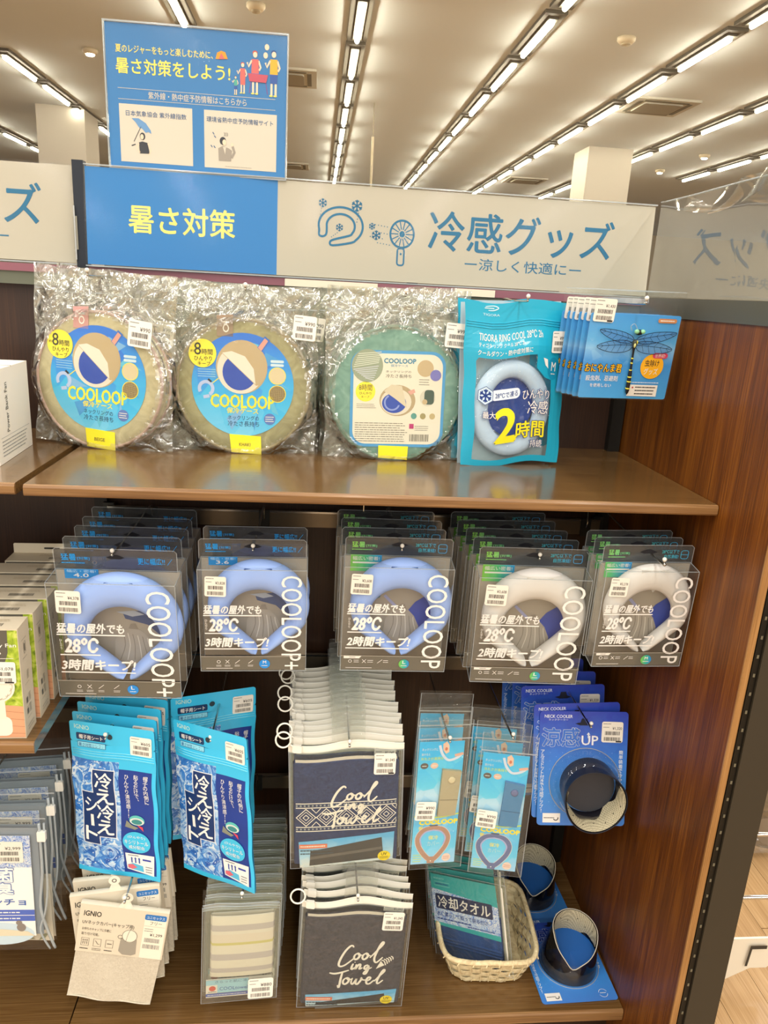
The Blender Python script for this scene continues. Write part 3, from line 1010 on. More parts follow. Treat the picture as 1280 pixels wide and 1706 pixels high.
hook(-0.1866, 0.7240, 1.340, 0.712, 'steel display hook with the two swung ice print pouches')
hook(0.0885, 0.7390, 1.300, 0.712, 'steel display hook through the upper navy towel bags')
hook(0.2921, 0.7360, 1.318, 0.712, 'steel display hook through the beige sleeve packs')
hook(0.4218, 0.7440, 1.318, 0.712, 'steel display hook through the blue sleeve packs')
hook(0.5984, 0.7460, 1.355, 0.712, 'steel display hook through the blue neck cooler cards')
hook(-0.3494, 0.4020, 1.270, 0.366, 'steel display hook through the white neck cover packs')
hook(-0.1180, 0.4020, 1.275, 0.366, 'steel display hook through the striped towel bags')
hook(0.1180, 0.4030, 1.262, 0.366, 'steel display hook through the lower dark towel bags')

# ------------------------------------------------------------------ round insulated cases in bags
def bag_film(parent, hw, zt, R, depth, seed, name='bag', z0=-0.002, xo=0.0):
    """crumpled clear bag round a flat disc; origin at the disc's lowest front point"""
    rnd = Vector((seed * 3.1, seed * 1.7, 0))
    b = MB()
    def side(sgn):
        def fn(u, v):
            x = xo + (u * 2 - 1) * hw
            z = z0 + v * (zt - z0)
            d = math.hypot(x, z - R)
            k = max(0.0, min(1.0, (hw * 1.12 - d) / (hw * 1.12 - R * 0.96))) if d > R * 0.96 else 1.0
            k = k * k * (3 - 2 * k)
            edge = min(u, 1 - u, v * 1.2, 1 - v) * 8
            edge = max(0.0, min(1.0, edge))
            n = noise.noise(Vector((x * 26, z * 26, sgn)) + rnd) + 0.6 * abs(noise.noise(Vector((x * 60, z * 60, sgn)) + rnd)) + 0.5 * noise.noise(Vector((x * 110, z * 110, sgn)) + rnd)
            amp = 0.0012 + 0.0070 * (1 - k)
            ymid = depth * 0.5
            y = ymid + sgn * (depth * 0.5 + 0.007) * max(k, 0.25 * edge) + sgn * n * amp * edge * 0.9 + noise.noise(Vector((x * 14, z * 14, 7)) + rnd) * 0.010 * (1 - edge)
            xx = x + noise.noise(Vector((z * 18, sgn * 0, 3)) + rnd) * 0.006 * (1 - edge)
            return (xx, y, z + noise.noise(Vector((x * 18, 1, 5)) + rnd) * 0.005 * (1 - edge) * (0 if v < 0.02 else 1))
        return fn
    nf = len(b.f)
    b.surf(side(-1), 56, 64, BAG)
    km = b.mi(SHEER)
    for i in range(nf, len(b.f)):
        c = [sum(b.v[j][q] for j in b.f[i]) / 4 for q in (0, 2)]
        if math.hypot(c[0], c[1] - R) < R * 0.95:
            b.m[i] = km
    b.surf(side(1), 28, 32, BAG)
    # zip seal ridge
    b.tube([(xo - hw * 0.97 + i * hw * 1.94 / 10, depth * 0.5 - 0.004 + 0.002 * math.sin(i * 2.1 + seed), zt - 0.045 + 0.002 * math.sin(i * 1.3 + seed)) for i in range(11)], 0.0011, CLEAR_EDGE, 4)
    return b.build(name, parent)

BLUEGRAD = gradient('label_blue', [(0.0, '#86d4f8'), (0.45, '#3cbcf0'), (0.75, '#3396ec'), (1.0, '#2f78e0')], 'Z', 0.03, 0.25, 0.35, 0.28, 26)
BLUEGRAD2 = M('#2f4fb4', 0.35)
PURP = M('#5b7ac0', 0.4)
def round_case(lab, loc, rot, fabric, piping, tab, word, price, seed, R=0.1335, back=False, hw=0.148, zt=0.335, tagpos=(0.20, 0.92, 0.34), xo=0.0):
    t = thing('cooling_case', lab, 'case', loc, rot)
    D = 0.040
    FAB = mottled('canvas_' + word.lower(), fabric, 34, 0.85, 'noise', 0.15)
    b = MB()
    def prof(u, v):
        a = 2 * PI * u
        pr = [(0.02, 0.0), (0.80, 0.0), (0.985, 0.0015), (1.0, 0.004), (1.0, D / 2 - 0.002), (0.99, D / 2), (1.0, D / 2 + 0.002), (1.0, D - 0.004), (0.985, D - 0.001), (0.0, D)]
        r, y = pr[round(v * 9)]
        return (R * r * math.cos(a), y, R + R * r * math.sin(a))
    b.surf(prof, 48, 9, FAB, True, True); b.disc(0, R, R * 0.03, R * 0.03, 0.0, FAB, 12)
    body = b.build('case_body', t)
    PM = M(piping, 0.6)
    for y in (0.002, D - 0.002):
        q = MB(); q.tube([(R * math.cos(2 * PI * i / 48), y, R + R * math.sin(2 * PI * i / 48)) for i in range(48)], 0.0033, PM, 6, True); q.build('piping', t)
    q = MB(); q.tube([(R * 1.005 * math.cos(2 * PI * i / 48), D / 2, R + R * 1.005 * math.sin(2 * PI * i / 48)) for i in range(40)], 0.0018, M('#6a6450', 0.5), 5); q.build('zipper', t)
    q = MB(); q.box(R * 1.0, R * 1.035, D / 2 - 0.003, D / 2 + 0.003, R - 0.012, R + 0.012, STEEL); q.build('zipper_pull', t)
    X = lambda u: u * R
    Z = lambda w: R + w * R
    y = -0.0012
    if not back:
        q = MB()
        q.poly([(X(-0.40), Z(1.04)), (X(-0.16), Z(1.06)), (X(-0.16), Z(0.74)), (X(-0.40), Z(0.74))], y, M(tab, 0.6), 0.001)
        q.text('JO', X(-0.34), Z(0.80), X(-0.22), Z(0.98), y - 0.0003, WHITE, 0.01, rot='cw')
        q.build('loop_tab', t)
        p = MB()
        p.disc(X(-0.01), Z(0.03), R * 0.765, R * 0.775, y, BLUEGRAD, 48, 0.0006)
        for i in range(9):
            a = i * 0.7 + seed
            p.poly([(X(0.1 + 0.62 * math.cos(a)), Z(0.03 + 0.62 * math.sin(a))), (X(0.1 + 0.3 * math.cos(a + 0.5)), Z(0.03 + 0.3 * math.sin(a + 0.5))), (X(0.5 * math.cos(a + 0.25)), Z(0.7 * math.sin(a + 0.25)))], y - 0.0002, M(('#7fb6e6', '#4c9fe0', '#62c0e2')[i % 3], 0.4))
        p.build('round_label', t)
        p = MB(); y2 = y - 0.0004
        p.disc(X(-0.03), Z(0.30), R * 0.385, R * 0.40, y2, M('#c2ab84', 0.5), 36)
        p.disc(X(-0.05), Z(0.26), R * 0.345, R * 0.36, y2 - 0.0001, M('#e8dccc', 0.5), 36)
        p.disc(X(-0.06), Z(0.22), R * 0.255, R * 0.27, y2 - 0.0002, BLUEGRAD2, 30)
        lid = [(X(-0.33), Z(0.50))] + [(X(-0.03 + 0.37 * math.cos(math.radians(a))), Z(0.30 + 0.385 * math.sin(math.radians(a)))) for a in range(140, -49, -12)] + [(X(0.19), Z(0.03))]
        p.poly(lid, y2 - 0.0003, M('#c2ab84', 0.5))
        lid2 = [(X(-0.32), Z(0.50)), (X(-0.18), Z(0.53)), (X(0.02), Z(0.46)), (X(0.15), Z(0.28)), (X(0.18), Z(0.05))]
        p.poly(lid2, y2 - 0.0004, M('#ece2d2', 0.5))
        p.poly([(X(0.20), Z(0.60)), (X(0.31), Z(0.77)), (X(0.39), Z(0.71)), (X(0.27), Z(0.54))], y2 - 0.0001, M('#3f72c8', 0.5))
        p.poly([(X(0.21), Z(0.60)), (X(0.31), Z(0.74)), (X(0.36), Z(0.70)), (X(0.26), Z(0.55))], y2 - 0.0002, M('#e0a090', 0.5))
        p.build('case_picture_print', t)
        p = MB()
        p.disc(X(0.505), Z(0.19), R * 0.125, R * 0.125, y2, M('#dccba4', 0.5), 20); p.ring(X(0.505), Z(0.19), R * 0.12, R * 0.13, y2 - 0.0001, YELLOW)
        p.disc(X(0.51), Z(-0.08), R * 0.125, R * 0.13, y2, knit('weave_print_%d' % seed, '#c8b078', '#5c4a2c', 600), 20); p.ring(X(0.51), Z(-0.08), R * 0.12, R * 0.13, y2 - 0.0001, YELLOW)
        for i in range(2):
            p.rrect(X(0.40), Z(0.385 - i * 0.055), X(0.60), Z(0.425 - i * 0.055), R * 0.018, y2, M('#cfe4f0', 0.5))
        for i in range(4):
            p.rect(X(-0.68), Z(0.24 - i * 0.035), X(-0.42), Z(0.25 - i * 0.035), y2, M('#9fd0f0', 0.5))
        p.ring(X(-0.56), Z(-0.04), R * 0.075, R * 0.125, y2, M('#b8c8ee', 0.5), -60, 210)
        p.stroke([(X(-0.51), Z(-0.15)), (X(-0.60), Z(-0.17))], R * 0.05, y2, M('#b8c8ee', 0.5)); p.stroke([(X(-0.53), Z(0.10)), (X(-0.48), Z(0.06))], R * 0.03, y2 - 0.0001, INK)
        p.stroke([(X(-0.47), Z(0.04)), (X(-0.36), Z(0.13)), (X(-0.29), Z(0.11))], R * 0.012, y2, YELLOW)
        p.disc(X(0.40), Z(-0.47), R * 0.088, R * 0.088, y2, PURP, 18); p.dashes(X(0.335), Z(-0.52), X(0.465), Z(-0.42), 3, y2 - 0.0001, WHITE, 0.7, 4)
        p.build('detail_print', t)
        p = MB()
        p.text('COOLOOP', X(-0.49), Z(-0.315), X(0.46), Z(-0.12), y2, YELLOW, 0.034)
        p.text('保冷ケース', X(-0.25), Z(-0.40), X(0.225), Z(-0.315), y2, YELLOW, 0.02)
        p.text('ネックリングの', X(-0.235), Z(-0.50), X(0.235), Z(-0.43), y2, M('#1f4f78', 0.5), 0.01)
        p.text('冷たさ長持ち', X(-0.235), Z(-0.595), X(0.24), Z(-0.515), y2, M('#1f4f78', 0.5), 0.008)
        p.text('約', X(-0.785), Z(0.49), X(-0.735), Z(0.53), y2 - 0.0015, M('#3a3a20', 0.5)); p.text('8', X(-0.73), Z(0.455), X(-0.63), Z(0.635), y2 - 0.0015, M('#3a3a20', 0.5), 0.006); p.text('時間', X(-0.62), Z(0.46), X(-0.46), Z(0.545), y2 - 0.0015, M('#3a3a20', 0.5), 0.008)
        p.text('ひんやり', X(-0.73), Z(0.37), X(-0.47), Z(0.44), y2 - 0.0015, M('#3a3a20', 0.5), 0.004)
        p.text('キープ', X(-0.68), Z(0.30), X(-0.49), Z(0.36), y2 - 0.0015, M('#3a3a20', 0.5), 0.004)
        p.build('lettering', t)
        p = MB(); p.disc(X(-0.61), Z(0.48), R * 0.205, R * 0.21, y - 0.0014, YELLOW, 30, 0.0004); p.build('yellow_badge', t)
        st = MB()
        st.poly([(X(-0.21), Z(-0.72)), (X(0.27), Z(-0.74)), (X(0.28), Z(-1.02)), (X(-0.18), Z(-1.00))], y - 0.001, M('#fff01a', 0.4), 0.0008)
        st.text(word, X(-0.06), Z(-0.90), X(0.11), Z(-0.85), y - 0.0014, M('#7a5c1a', 0.5), 0.012)
        st.build('colour_sticker', t)
    else:
        p = MB()
        p.rrect(X(-0.70), Z(-0.80), X(0.74), Z(0.65), R * 0.22, y, M('#4f9fd8', 0.4), 0.0006, 6)
        p.rrect(X(-0.655), Z(-0.755), X(0.695), Z(0.605), R * 0.19, y - 0.0002, M('#ece4d2', 0.5), 0.0, 6)
        p.build('square_label', t)
        y2 = y - 0.0004; p = MB()
        TL_ = M('#3f8fb4', 0.5); TX = M('#6a6458', 0.5)
        p.disc(X(-0.45), Z(0.42), R * 0.235, R * 0.245, y2, M('#9aa48c', 0.5), 28)
        for i in range(7):
            p.stroke([(X(-0.66 + i * 0.012), Z(0.40 + i * 0.032)), (X(-0.28 + i * 0.006), Z(0.47 + i * 0.026))], R * 0.012, y2 - 0.0001, M('#d8dccc', 0.5))
            p.stroke([(X(-0.66 + i * 0.03), Z(0.36 - i * 0.02)), (X(-0.28 - i * 0.012), Z(0.42 - i * 0.035))], R * 0.014, y2 - 0.0001, M('#c8ccd0', 0.5))
        p.disc(X(-0.47), Z(0.035), R * 0.15, R * 0.15, y2, YELLOW, 24)
        # open case drawing
        p.disc(X(0.02), Z(-0.09), R * 0.275, R * 0.235, y2, M('#b9a37e', 0.5), 30); p.disc(X(0.0), Z(-0.11), R * 0.235, R * 0.20, y2 - 0.0001, M('#e4dac6', 0.5), 30)
        p.disc(X(-0.03), Z(-0.13), R * 0.185, R * 0.15, y2 - 0.0002, BLUEGRAD2, 28)
        p.poly([(X(-0.19), Z(0.05)), (X(-0.08), Z(0.15)), (X(0.08), Z(0.13)), (X(0.17), Z(-0.20)), (X(-0.02), Z(-0.06))], y2 - 0.0003, M('#dccfb4', 0.5))
        p.ring(X(-0.06), Z(-0.12), R * 0.10, R * 0.125, y2 - 0.00025, M('#8fa0e0', 0.5), 120, 340)
        p.poly([(X(0.17), Z(0.05)), (X(0.27), Z(0.09)), (X(0.29), Z(0.04)), (X(0.22), Z(0.0))], y2 - 0.0001, M('#e0a898', 0.5))
        p.disc(X(0.43), Z(0.40), R * 0.125, R * 0.125, y2, M('#c8b088', 0.5), 22); p.disc(X(0.59), Z(0.30), R * 0.085, R * 0.085, y2 - 0.0001, M('#7a78c0', 0.5), 18)
        p.disc(X(0.48), Z(-0.04), R * 0.12, R * 0.125, y2, M('#d8d2c0', 0.5), 22); p.poly(rr(X(0.43), Z(-0.14), X(0.58), Z(0.08), R * 0.05), y2 - 0.0001, M('#45584c', 0.5)); p.disc(X(0.44), Z(-0.10), R * 0.04, R * 0.04, y2 - 0.0002, M('#c8b088', 0.5), 14)
        for cx, c in ((0.28, '#5c9c94'), (0.42, '#a59868'), (0.565, '#c4b083')):
            p.disc(X(cx), Z(-0.32), R * 0.045, R * 0.047, y2, M(c, 0.5), 16)
        p.rect(X(0.215), Z(-0.515), X(0.285), Z(-0.44), y2, M('#c03a78', 0.5)); p.bars(X(0.225), Z(-0.71), X(0.52), Z(-0.60), y2, TX, 9)
        p.build('picture_print', t)
        p = MB()
        p.text('COOLOOP', X(-0.20), Z(0.465), X(0.28), Z(0.535), y2, TL_, 0.04)
        p.text('保冷ケース', X(-0.10), Z(0.41), X(0.16), Z(0.45), y2, TL_, 0.004)
        p.text('ネックリングの', X(-0.17), Z(0.325), X(0.215), Z(0.36), y2, TX, 0.004)
        p.text('冷たさ長持ち', X(-0.17), Z(0.25), X(0.22), Z(0.305), y2, TX, 0.004)
        p.text('8時間', X(-0.57), Z(0.05), X(-0.37), Z(0.145), y2 - 0.0002, M('#5a5020', 0.5), 0.004)
        p.text('ひんやり', X(-0.56), Z(-0.01), X(-0.38), Z(0.03), y2 - 0.0002, M('#5a5020', 0.5))
        p.text('キープ', X(-0.53), Z(-0.06), X(-0.41), Z(-0.025), y2 - 0.0002, M('#5a5020', 0.5))
        p.dashes(X(-0.62), Z(-0.73), X(0.19), Z(-0.42), 9, y2, TX, 0.55, 5)
        p.dashes(X(-0.60), Z(-0.22), X(-0.30), Z(-0.14), 3, y2, TX, 0.5, 6)
        p.dashes(X(0.34), Z(0.14), X(0.50), Z(0.25), 3, y2, TX, 0.5, 7)
        p.dashes(X(0.30), Z(-0.55), X(0.52), Z(-0.46), 3, y2, TX, 0.5, 8)
        p.build('lettering', t)
        st = MB(); st.poly([(X(-0.25), Z(-0.78)), (X(0.21), Z(-0.79)), (X(0.20), Z(-1.00)), (X(-0.25), Z(-0.97))], y - 0.001, M('#fff01a', 0.4), 0.0008); st.build('colour_sticker', t)
    bag_film(t, hw, zt, R, D, seed, xo=xo)
    nest(t, 'zipper', 'zipper_pull')
    nest(t, 'square_label' if back else 'round_label', 'case_picture_print', 'detail_print', 'lettering', 'picture_print', 'yellow_badge')
    t['group'] = 'round cooling cases in clear bags'
    price_tag(t, X(tagpos[0]), Z(tagpos[1]) - 0.0, X(tagpos[0] + tagpos[2]), Z(tagpos[1] + tagpos[2] * 1.05), -0.013, price, seed, 4, False)
    return t
CL = 'round {} cooling case in a crumpled clear bag, {} on its hook'
c1 = round_case(CL.format('pink-piped beige', 'front'), (-0.4324, 1.552, 1.2665), (-2, 2, -15), [(0.3, '#b8ad88'), (0.6, '#cbc09a'), (0.8, '#d8cfae')], '#c9a79b', '#cf9a94', 'BEIGE', '¥990', 1, zt=0.345, hw=0.150, tagpos=(0.50, 0.56, 0.36))
clone(c1, (-0.4080, 1.612, 1.2665), (-2, 3, -12), CL.format('pink-piped beige', 'second'))
c2 = round_case(CL.format('khaki', 'front'), (-0.1432, 1.555, 1.2660), (-2, 0, -1), [(0.3, '#98916a'), (0.6, '#aca57c'), (0.8, '#beb894')], '#9a8a60', '#a08a72', 'KHAKI', '¥990', 2, hw=0.148, zt=0.335, tagpos=(0.72, 0.74, 0.34))
clone(c2, (-0.1350, 1.615, 1.2660), (-2, 2, 2), CL.format('khaki', 'second'))
c3 = round_case(CL.format('green', 'front'), (0.1692, 1.540, 1.2650), (-2, -1, 1), [(0.3, '#6f978a'), (0.6, '#84aa9c'), (0.8, '#9cbcae')], '#5c8c7c', '#5c8c7c', 'GREEN', '¥990', 3, R=0.1350, back=True, hw=0.146, zt=0.345, tagpos=(0.68, 0.72, 0.34))
clone(c3, (0.1620, 1.600, 1.2650), (-2, -3, 3), CL.format('green', 'second'))

# ------------------------------------------------------------------ teal pouch with a pale blue ring
def ring_tube(b, cx, cz, rx, rz, rn, ry, mat, y, a0=-180, a1=180, n=44, m=10):
    vs, fs = [], []
    for i in range(n):
        a = math.radians(a0 + (a1 - a0) * i / (n - 1 if a1 - a0 < 360 else n))
        c = (cx + rx * math.sin(a), cz + rz * math.cos(a))
        tx, tz = rx * math.cos(a), -rz * math.sin(a)
        L = math.hypot(tx, tz)
        nx, nz = -tz / L, tx / L
        for j in range(m):
            q = 2 * PI * j / m
            vs.append((c[0] + nx * rn * math.cos(q), y + ry * math.sin(q), c[1] + nz * rn * math.cos(q)))
    k = n if a1 - a0 >= 360 else n - 1
    for i in range(k):
        i2 = (i + 1) % n
        for j in range(m):
            fs.append((i * m + j, i * m + (j + 1) % m, i2 * m + (j + 1) % m, i2 * m + j))
    b.add(vs, fs, mat, True)
TEALB = M('#1fa8c8', 0.3, coat=0.3)
def teal_pouch(lab, loc, rot):
    W, Hh = 0.2180, 0.3283
    t = thing('ring_pouch', lab, 'pouch', loc, rot)
    X = lambda px: ((px - 35) / 560 - 0.5) * W
    Z = lambda py: Hh * (1 - (py - 85) / 875)
    def bulge(x, y, z):
        u, v = abs(x) / (W / 2), z / Hh
        k = max(0.0, 1 - u ** 4) * max(0.0, min(1.0, 4 * (1 - v) * (v + 0.02) * 1.2)) if v < 0.98 else 0
        s = 0.012 * k * (1.0 if v < 0.72 else max(0.1, 1 - (v - 0.72) * 4))
        return (x * (1 + 0.012 * math.sin(z * 60)) - 0.012 * (0.0 if v > 0.15 else (0.15 - v)), y - s if y < 0.012 else y + s * 0.5, z + 0.004 * math.sin(x * 40))
    b = MB()
    ny, y = 16, 0.0
    b.rect(-W / 2, Z(370), W / 2, Hh, y, TEALB, 14, 12)
    b.rect(-W / 2, 0, X(95), Z(370), y, TEALB, 2, 20); b.rect(X(518), 0, W / 2, Z(370), y, TEALB, 3, 20)
    b.rect(X(95), 0, X(518), Z(925), y, TEALB, 12, 2)
    b.poly([(X(95), Z(370)), (X(110), Z(370)), (X(95), Z(390))], y - 0.0001, TEALB)
    b.poly([(X(430), Z(368)), (X(520), Z(368)), (X(520), Z(500)), (X(480), Z(490)), (X(430), Z(440))], y - 0.0002, TEALB)
    b.build('pouch_front', t, bulge)
    b = MB(); b.rect(X(95), Z(925), X(518), Z(370), 0.0005, FILM, 12, 14); b.build('window_film', t, bulge)
    b = MB(); b.rect(-W / 2, 0, W / 2, Hh, 0.026, M('#b4cad2', 0.35), 10, 12); b.build('pouch_back', t)
    b = MB()
    for py in (187, 200, 213):
        b.tube([(X(42) + i * (X(590) - X(42)) / 8, -0.0004, Z(py)) for i in range(9)], 0.0011, TEALB, 5)
    b.build('zip_ridge', t, bulge)
    b = MB(); ring_tube(b, X(312), Z(655), 0.0685, 0.0815, 0.0185, 0.012, M('#cfe4ff', 0.35, sub=0.3), 0.008, -180, 180)
    o = b.build('cooling_ring', t)
    b = MB(); b.disc(X(318), Z(650), 0.052, 0.060, 0.020, M('#1f4fb0', 0.5), 30); b.build('inner_card', t)
    p = MB(); y = -0.0006; NV = M('#173a86', 0.4); NVY = M('#12306e', 0.4)
    p.text('TIGORA RING COOL 28℃ 2h', X(110), Z(280), X(460), Z(240), y, WHITE, 0.004)
    p.text('ティゴラ リング クール 28℃ 2h', X(110), Z(313), X(360), Z(290), y, WHITE)
    p.text('クールダウン・熱中症対策に', X(105), Z(357), X(402), Z(328), y, WHITE, 0.008)
    p.build('header_lettering', t, bulge); p = MB()
    p.text('TIGORA', X(130), Z(150), X(222), Z(138), y, M('#c8e8ee', 0.4))
    p.stroke(smooth([(X(145), Z(104)), (X(190), Z(97)), (X(216), Z(108)), (X(190), Z(120)), (X(160), Z(122))], 4), 0.0022, y, M('#c8e8ee', 0.4), True); p.stroke([(X(140), Z(112)), (X(192), Z(110))], 0.0018, y, M('#c8e8ee', 0.4))
    p.build('logo_print', t, bulge); p = MB()
    p.disc(X(527), Z(437), 0.0130, 0.0225, y, M('#1590b4', 0.4), 24); p.text('M', X(515), Z(450), X(541), Z(403), y - 0.0003, WHITE, 0.006); p.dashes(X(515), Z(472), X(540), Z(460), 1, y - 0.0003, WHITE, 0.8)
    p.poly([(X(465), Z(385)), (X(490), Z(392)), (X(497), Z(440)), (X(480), Z(425))], y - 0.0002, WHITE)
    p.build('size_print', t, bulge)
    p = MB()
    p.poly([(X(150) + 0.0185 * math.cos(a), Z(567) + 0.0195 * math.sin(a)) for a in [PI / 2 + k * PI / 3 for k in range(6)]], y, M('#d6eaf6', 0.4)); p.stroke([(X(150) + 0.0177 * math.cos(a), Z(567) + 0.0187 * math.sin(a)) for a in [PI / 2 + k * PI / 3 for k in range(6)]], 0.0012, y - 0.0002, NV, closed=True)
    snow(p, X(150), Z(567), 0.0132, y - 0.0002, NV)
    p.rrect(X(178), Z(592), X(340), Z(535), 0.009, y + 0.0001, M('#e2eef8', 0.4)); p.text('28℃で凍る', X(203), Z(580), X(328), Z(548), y - 0.0002, NV, 0.008)
    p.build('badge_print', t, bulge)
    p = MB()
    p.otext('ひんやり', X(355), Z(607), X(508), Z(555), y, WHITE, NV, 0.0012, 0.01)
    p.otext('冷感', X(386), Z(690), X(504), Z(617), y, WHITE, NV, 0.0012, 0.012)
    p.otext('最大', X(137), Z(690), X(208), Z(652), y, WHITE, NV, 0.0011, 0.01)
    p.otext('2', X(212), Z(826), X(322), Z(642), y, M('#fff02a', 0.4), NVY, 0.0020, 0.03, res=4)
    p.otext('時間', X(328), Z(820), X(490), Z(727), y, M('#fff02a', 0.4), NVY, 0.0018, 0.02)
    p.otext('持続', X(415), Z(880), X(484), Z(835), y, WHITE, NV, 0.0010, 0.01)
    p.text("*", X(405), Z(845), X(413), Z(835), y, NV)
    p.build('lettering', t, bulge)
    nest(t, 'pouch_front', 'zip_ridge', 'header_lettering', 'logo_print', 'size_print')
    nest(t, 'window_film', 'badge_print', 'lettering')
    t['group'] = 'teal ring pouches'
    price_tag(t, X(507), Z(355), X(587), Z(240), -0.0125, '¥999', 5, 2, False)
    return t
tp = teal_pouch('teal ring pouch with a big yellow 2, front one by the green case', (0.4142, 1.5283, 1.2680), (-1.1, -3.1, 9.3))
clone(tp, (0.4040, 1.566, 1.2690), (-1.1, -2.0, 3.0), 'teal ring pouch showing only its edges behind the front one')

# ------------------------------------------------------------------ dragonfly cards
FLYBLUE = gradient('sky_card', [(0, '#4aaeee'), (0.45, '#3a9ae6'), (0.62, '#8ccaf6'), (0.72, '#5cb6f0'), (1, '#48a4ec')], 'Z', 0, 0.165, 0.3, 0.06, 60)
WING = clear('wing_film', '#dcecf8', 0.05, 1.3, 0.15)
def fly_card(lab, loc, rot):
    W, Hh = 0.1820, 0.1634
    t = thing('dragonfly_card', lab, 'card', loc, rot)
    X = lambda u: (u - 0.5) * W
    Z = lambda v: (1 - v) * Hh
    b = MB(); b.rrect(-W / 2, 0, W / 2, Hh, 0.004, 0, FLYBLUE, 0.0008); b.build('card', t)
    b = MB(); b.rrect(-W / 2 - 0.002, -0.002, W / 2 + 0.002, Hh + 0.045, 0.004, -0.0012, CLEAR); b.rect(-W / 2, Hh + 0.043, W / 2, Hh + 0.0445, -0.0013, CLEAR_EDGE)
    b.rrect(X(0.42), Hh + 0.020, X(0.60), Hh + 0.030, 0.004, -0.0013, CLEAR_EDGE); b.build('clear_sleeve', t)
    p = MB(); y = -0.0018; OR = M('#f5b52a', 0.4)
    p.otext('おにやんま君', X(0.025), Z(0.685), X(0.435), Z(0.585), y, M('#f6bd2c', 0.4), BLACK, 0.0011, 0.02)
    p.text('殺虫剤、忌避剤', X(0.05), Z(0.79), X(0.41), Z(0.725), y, WHITE, 0.006)
    p.text('を使用しない', X(0.11), Z(0.865), X(0.35), Z(0.82), y, WHITE)
    p.build('lettering', t)
    p = MB()
    p.disc(X(0.775), Z(0.60), 0.0235, 0.0245, y, OR, 28); p.text('虫除け', X(0.69), Z(0.60), X(0.85), Z(0.52), y - 0.0003, INK, 0.01); p.text('グッズ', X(0.69), Z(0.70), X(0.85), Z(0.62), y - 0.0003, WHITE, 0.008)
    p.rrect(X(0.76), Z(0.50), X(0.93), Z(0.435), 0.005, y - 0.0004, M('#d8486a', 0.4)); p.text('世界初!', X(0.785), Z(0.49), X(0.90), Z(0.445), y - 0.0007, WHITE)
    p.build('badge_print', t); p = MB()
    p.rrect(X(0.745), Z(0.085), X(0.955), Z(0.035), 0.004, y, M('#c98a5a', 0.4)); p.dashes(X(0.77), Z(0.073), X(0.93), Z(0.047), 1, y - 0.0002, WHITE, 0.9)
    p.build('pill_print', t); p = MB()
    p.rect(X(0.545), Z(0.965), X(0.885), Z(0.825), y, M('#f0ece0', 0.5)); p.disc(X(0.60), Z(0.86), 0.0018, 0.0018, y - 0.0002, M('#c03030', 0.5), 10)
    p.dashes(X(0.63), Z(0.955), X(0.87), Z(0.835), 3, y - 0.0002, INK, 0.7, 3); p.dashes(X(0.52), Z(0.81), X(0.90), Z(0.785), 1, y, M('#cfe6f8', 0.4), 0.9, 4)
    p.build('note_print', t)
    # the insect itself
    BL = M('#1a1d22', 0.3); YL = M('#e8e04a', 0.35)
    cx = X(0.515)
    d = MB()
    n = 24
    zs = [Z(0.30) + (Z(0.94) - Z(0.30)) * i / (n - 1) for i in range(n)]
    xs = [cx + 0.0035 * math.sin(i / (n - 1) * 1.5) for i in range(n)]
    rs = [0.0026 + (0.0010 if i < 4 else 0) - 0.0006 * math.sin(i / n * 6) + (0.0008 if 12 < i < 22 else 0) for i in range(n)]
    rs[-1] = 0.0008
    d.tube([(xs[i], -0.0062, zs[i]) for i in range(n)], rs, BL, 8)
    for k in range(6):
        i = 7 + k * 2.7
        i0 = int(i)
        d.tube([(xs[i0], -0.0062, zs[i0] - 0.0004), (xs[i0], -0.0062, zs[i0] - 0.0026)], rs[i0] + 0.0005, YL, 8)
    d.build('abdomen', t)
    d = MB(); d.ball((cx, -0.008, Z(0.33)), 0.0050, 0.0050, 0.0085, M('#3a4034', 0.3)); d.ball((cx - 0.001, -0.0118, Z(0.345)), 0.0022, 0.002, 0.0045, M('#d8d890', 0.3)); d.ball((cx + 0.003, -0.0112, Z(0.31)), 0.0012, 0.0015, 0.004, YL); d.build('thorax', t)
    d = MB(); d.ball((cx + 0.004, -0.009, Z(0.195)), 0.0085, 0.0055, 0.0055, M('#1d2420', 0.25))
    for s in (-1, 1):
        d.ball((cx + 0.004 + s * 0.006, -0.0115, Z(0.185)), 0.0050, 0.0045, 0.0045, M('#8fd0a0', 0.15, coat=0.6))
    d.tube(smooth([(cx, -0.010, Z(0.17)), (cx - 0.008, -0.010, Z(0.10)), (cx - 0.014, -0.008, Z(0.13)), (cx - 0.010, -0.007, Z(0.18))], 4), 0.0007, CLEAR_EDGE, 4); d.build('head', t)
    for (tu, tv, su, sv, w0) in ((0.11, 0.185, 0.50, 0.29, 0.055), (0.105, 0.375, 0.50, 0.35, 0.065), (0.965, 0.195, 0.53, 0.29, 0.055), (0.945, 0.385, 0.53, 0.35, 0.065)):
        wm = MB()
        ax, az, ex, ez = X(su), Z(sv), X(tu), Z(tv)
        dx, dz = ex - ax, ez - az
        L = math.hypot(dx, dz); nx, nz = -dz / L, dx / L
        up = []; lo_ = []
        for i in range(13):
            s = i / 12
            wv = w0 * Hh * (math.sin(PI * min(1, s ** 0.75 * 0.97 + 0.02)) ** 0.6)
            sg = 1 if nz > 0 else -1
            up.append((ax + dx * s + nx * sg * wv, az + dz * s + nz * sg * wv)); lo_.append((ax + dx * s - nx * sg * wv * 1.25, az + dz * s - nz * sg * wv * 1.25))
        loop = up + lo_[::-1]
        for i in range(12):
            wm.add([(up[i][0], -0.007, up[i][1]), (up[i + 1][0], -0.007, up[i + 1][1]), (lo_[i + 1][0], -0.007, lo_[i + 1][1]), (lo_[i][0], -0.007, lo_[i][1])], [(0, 1, 2, 3)], WING)
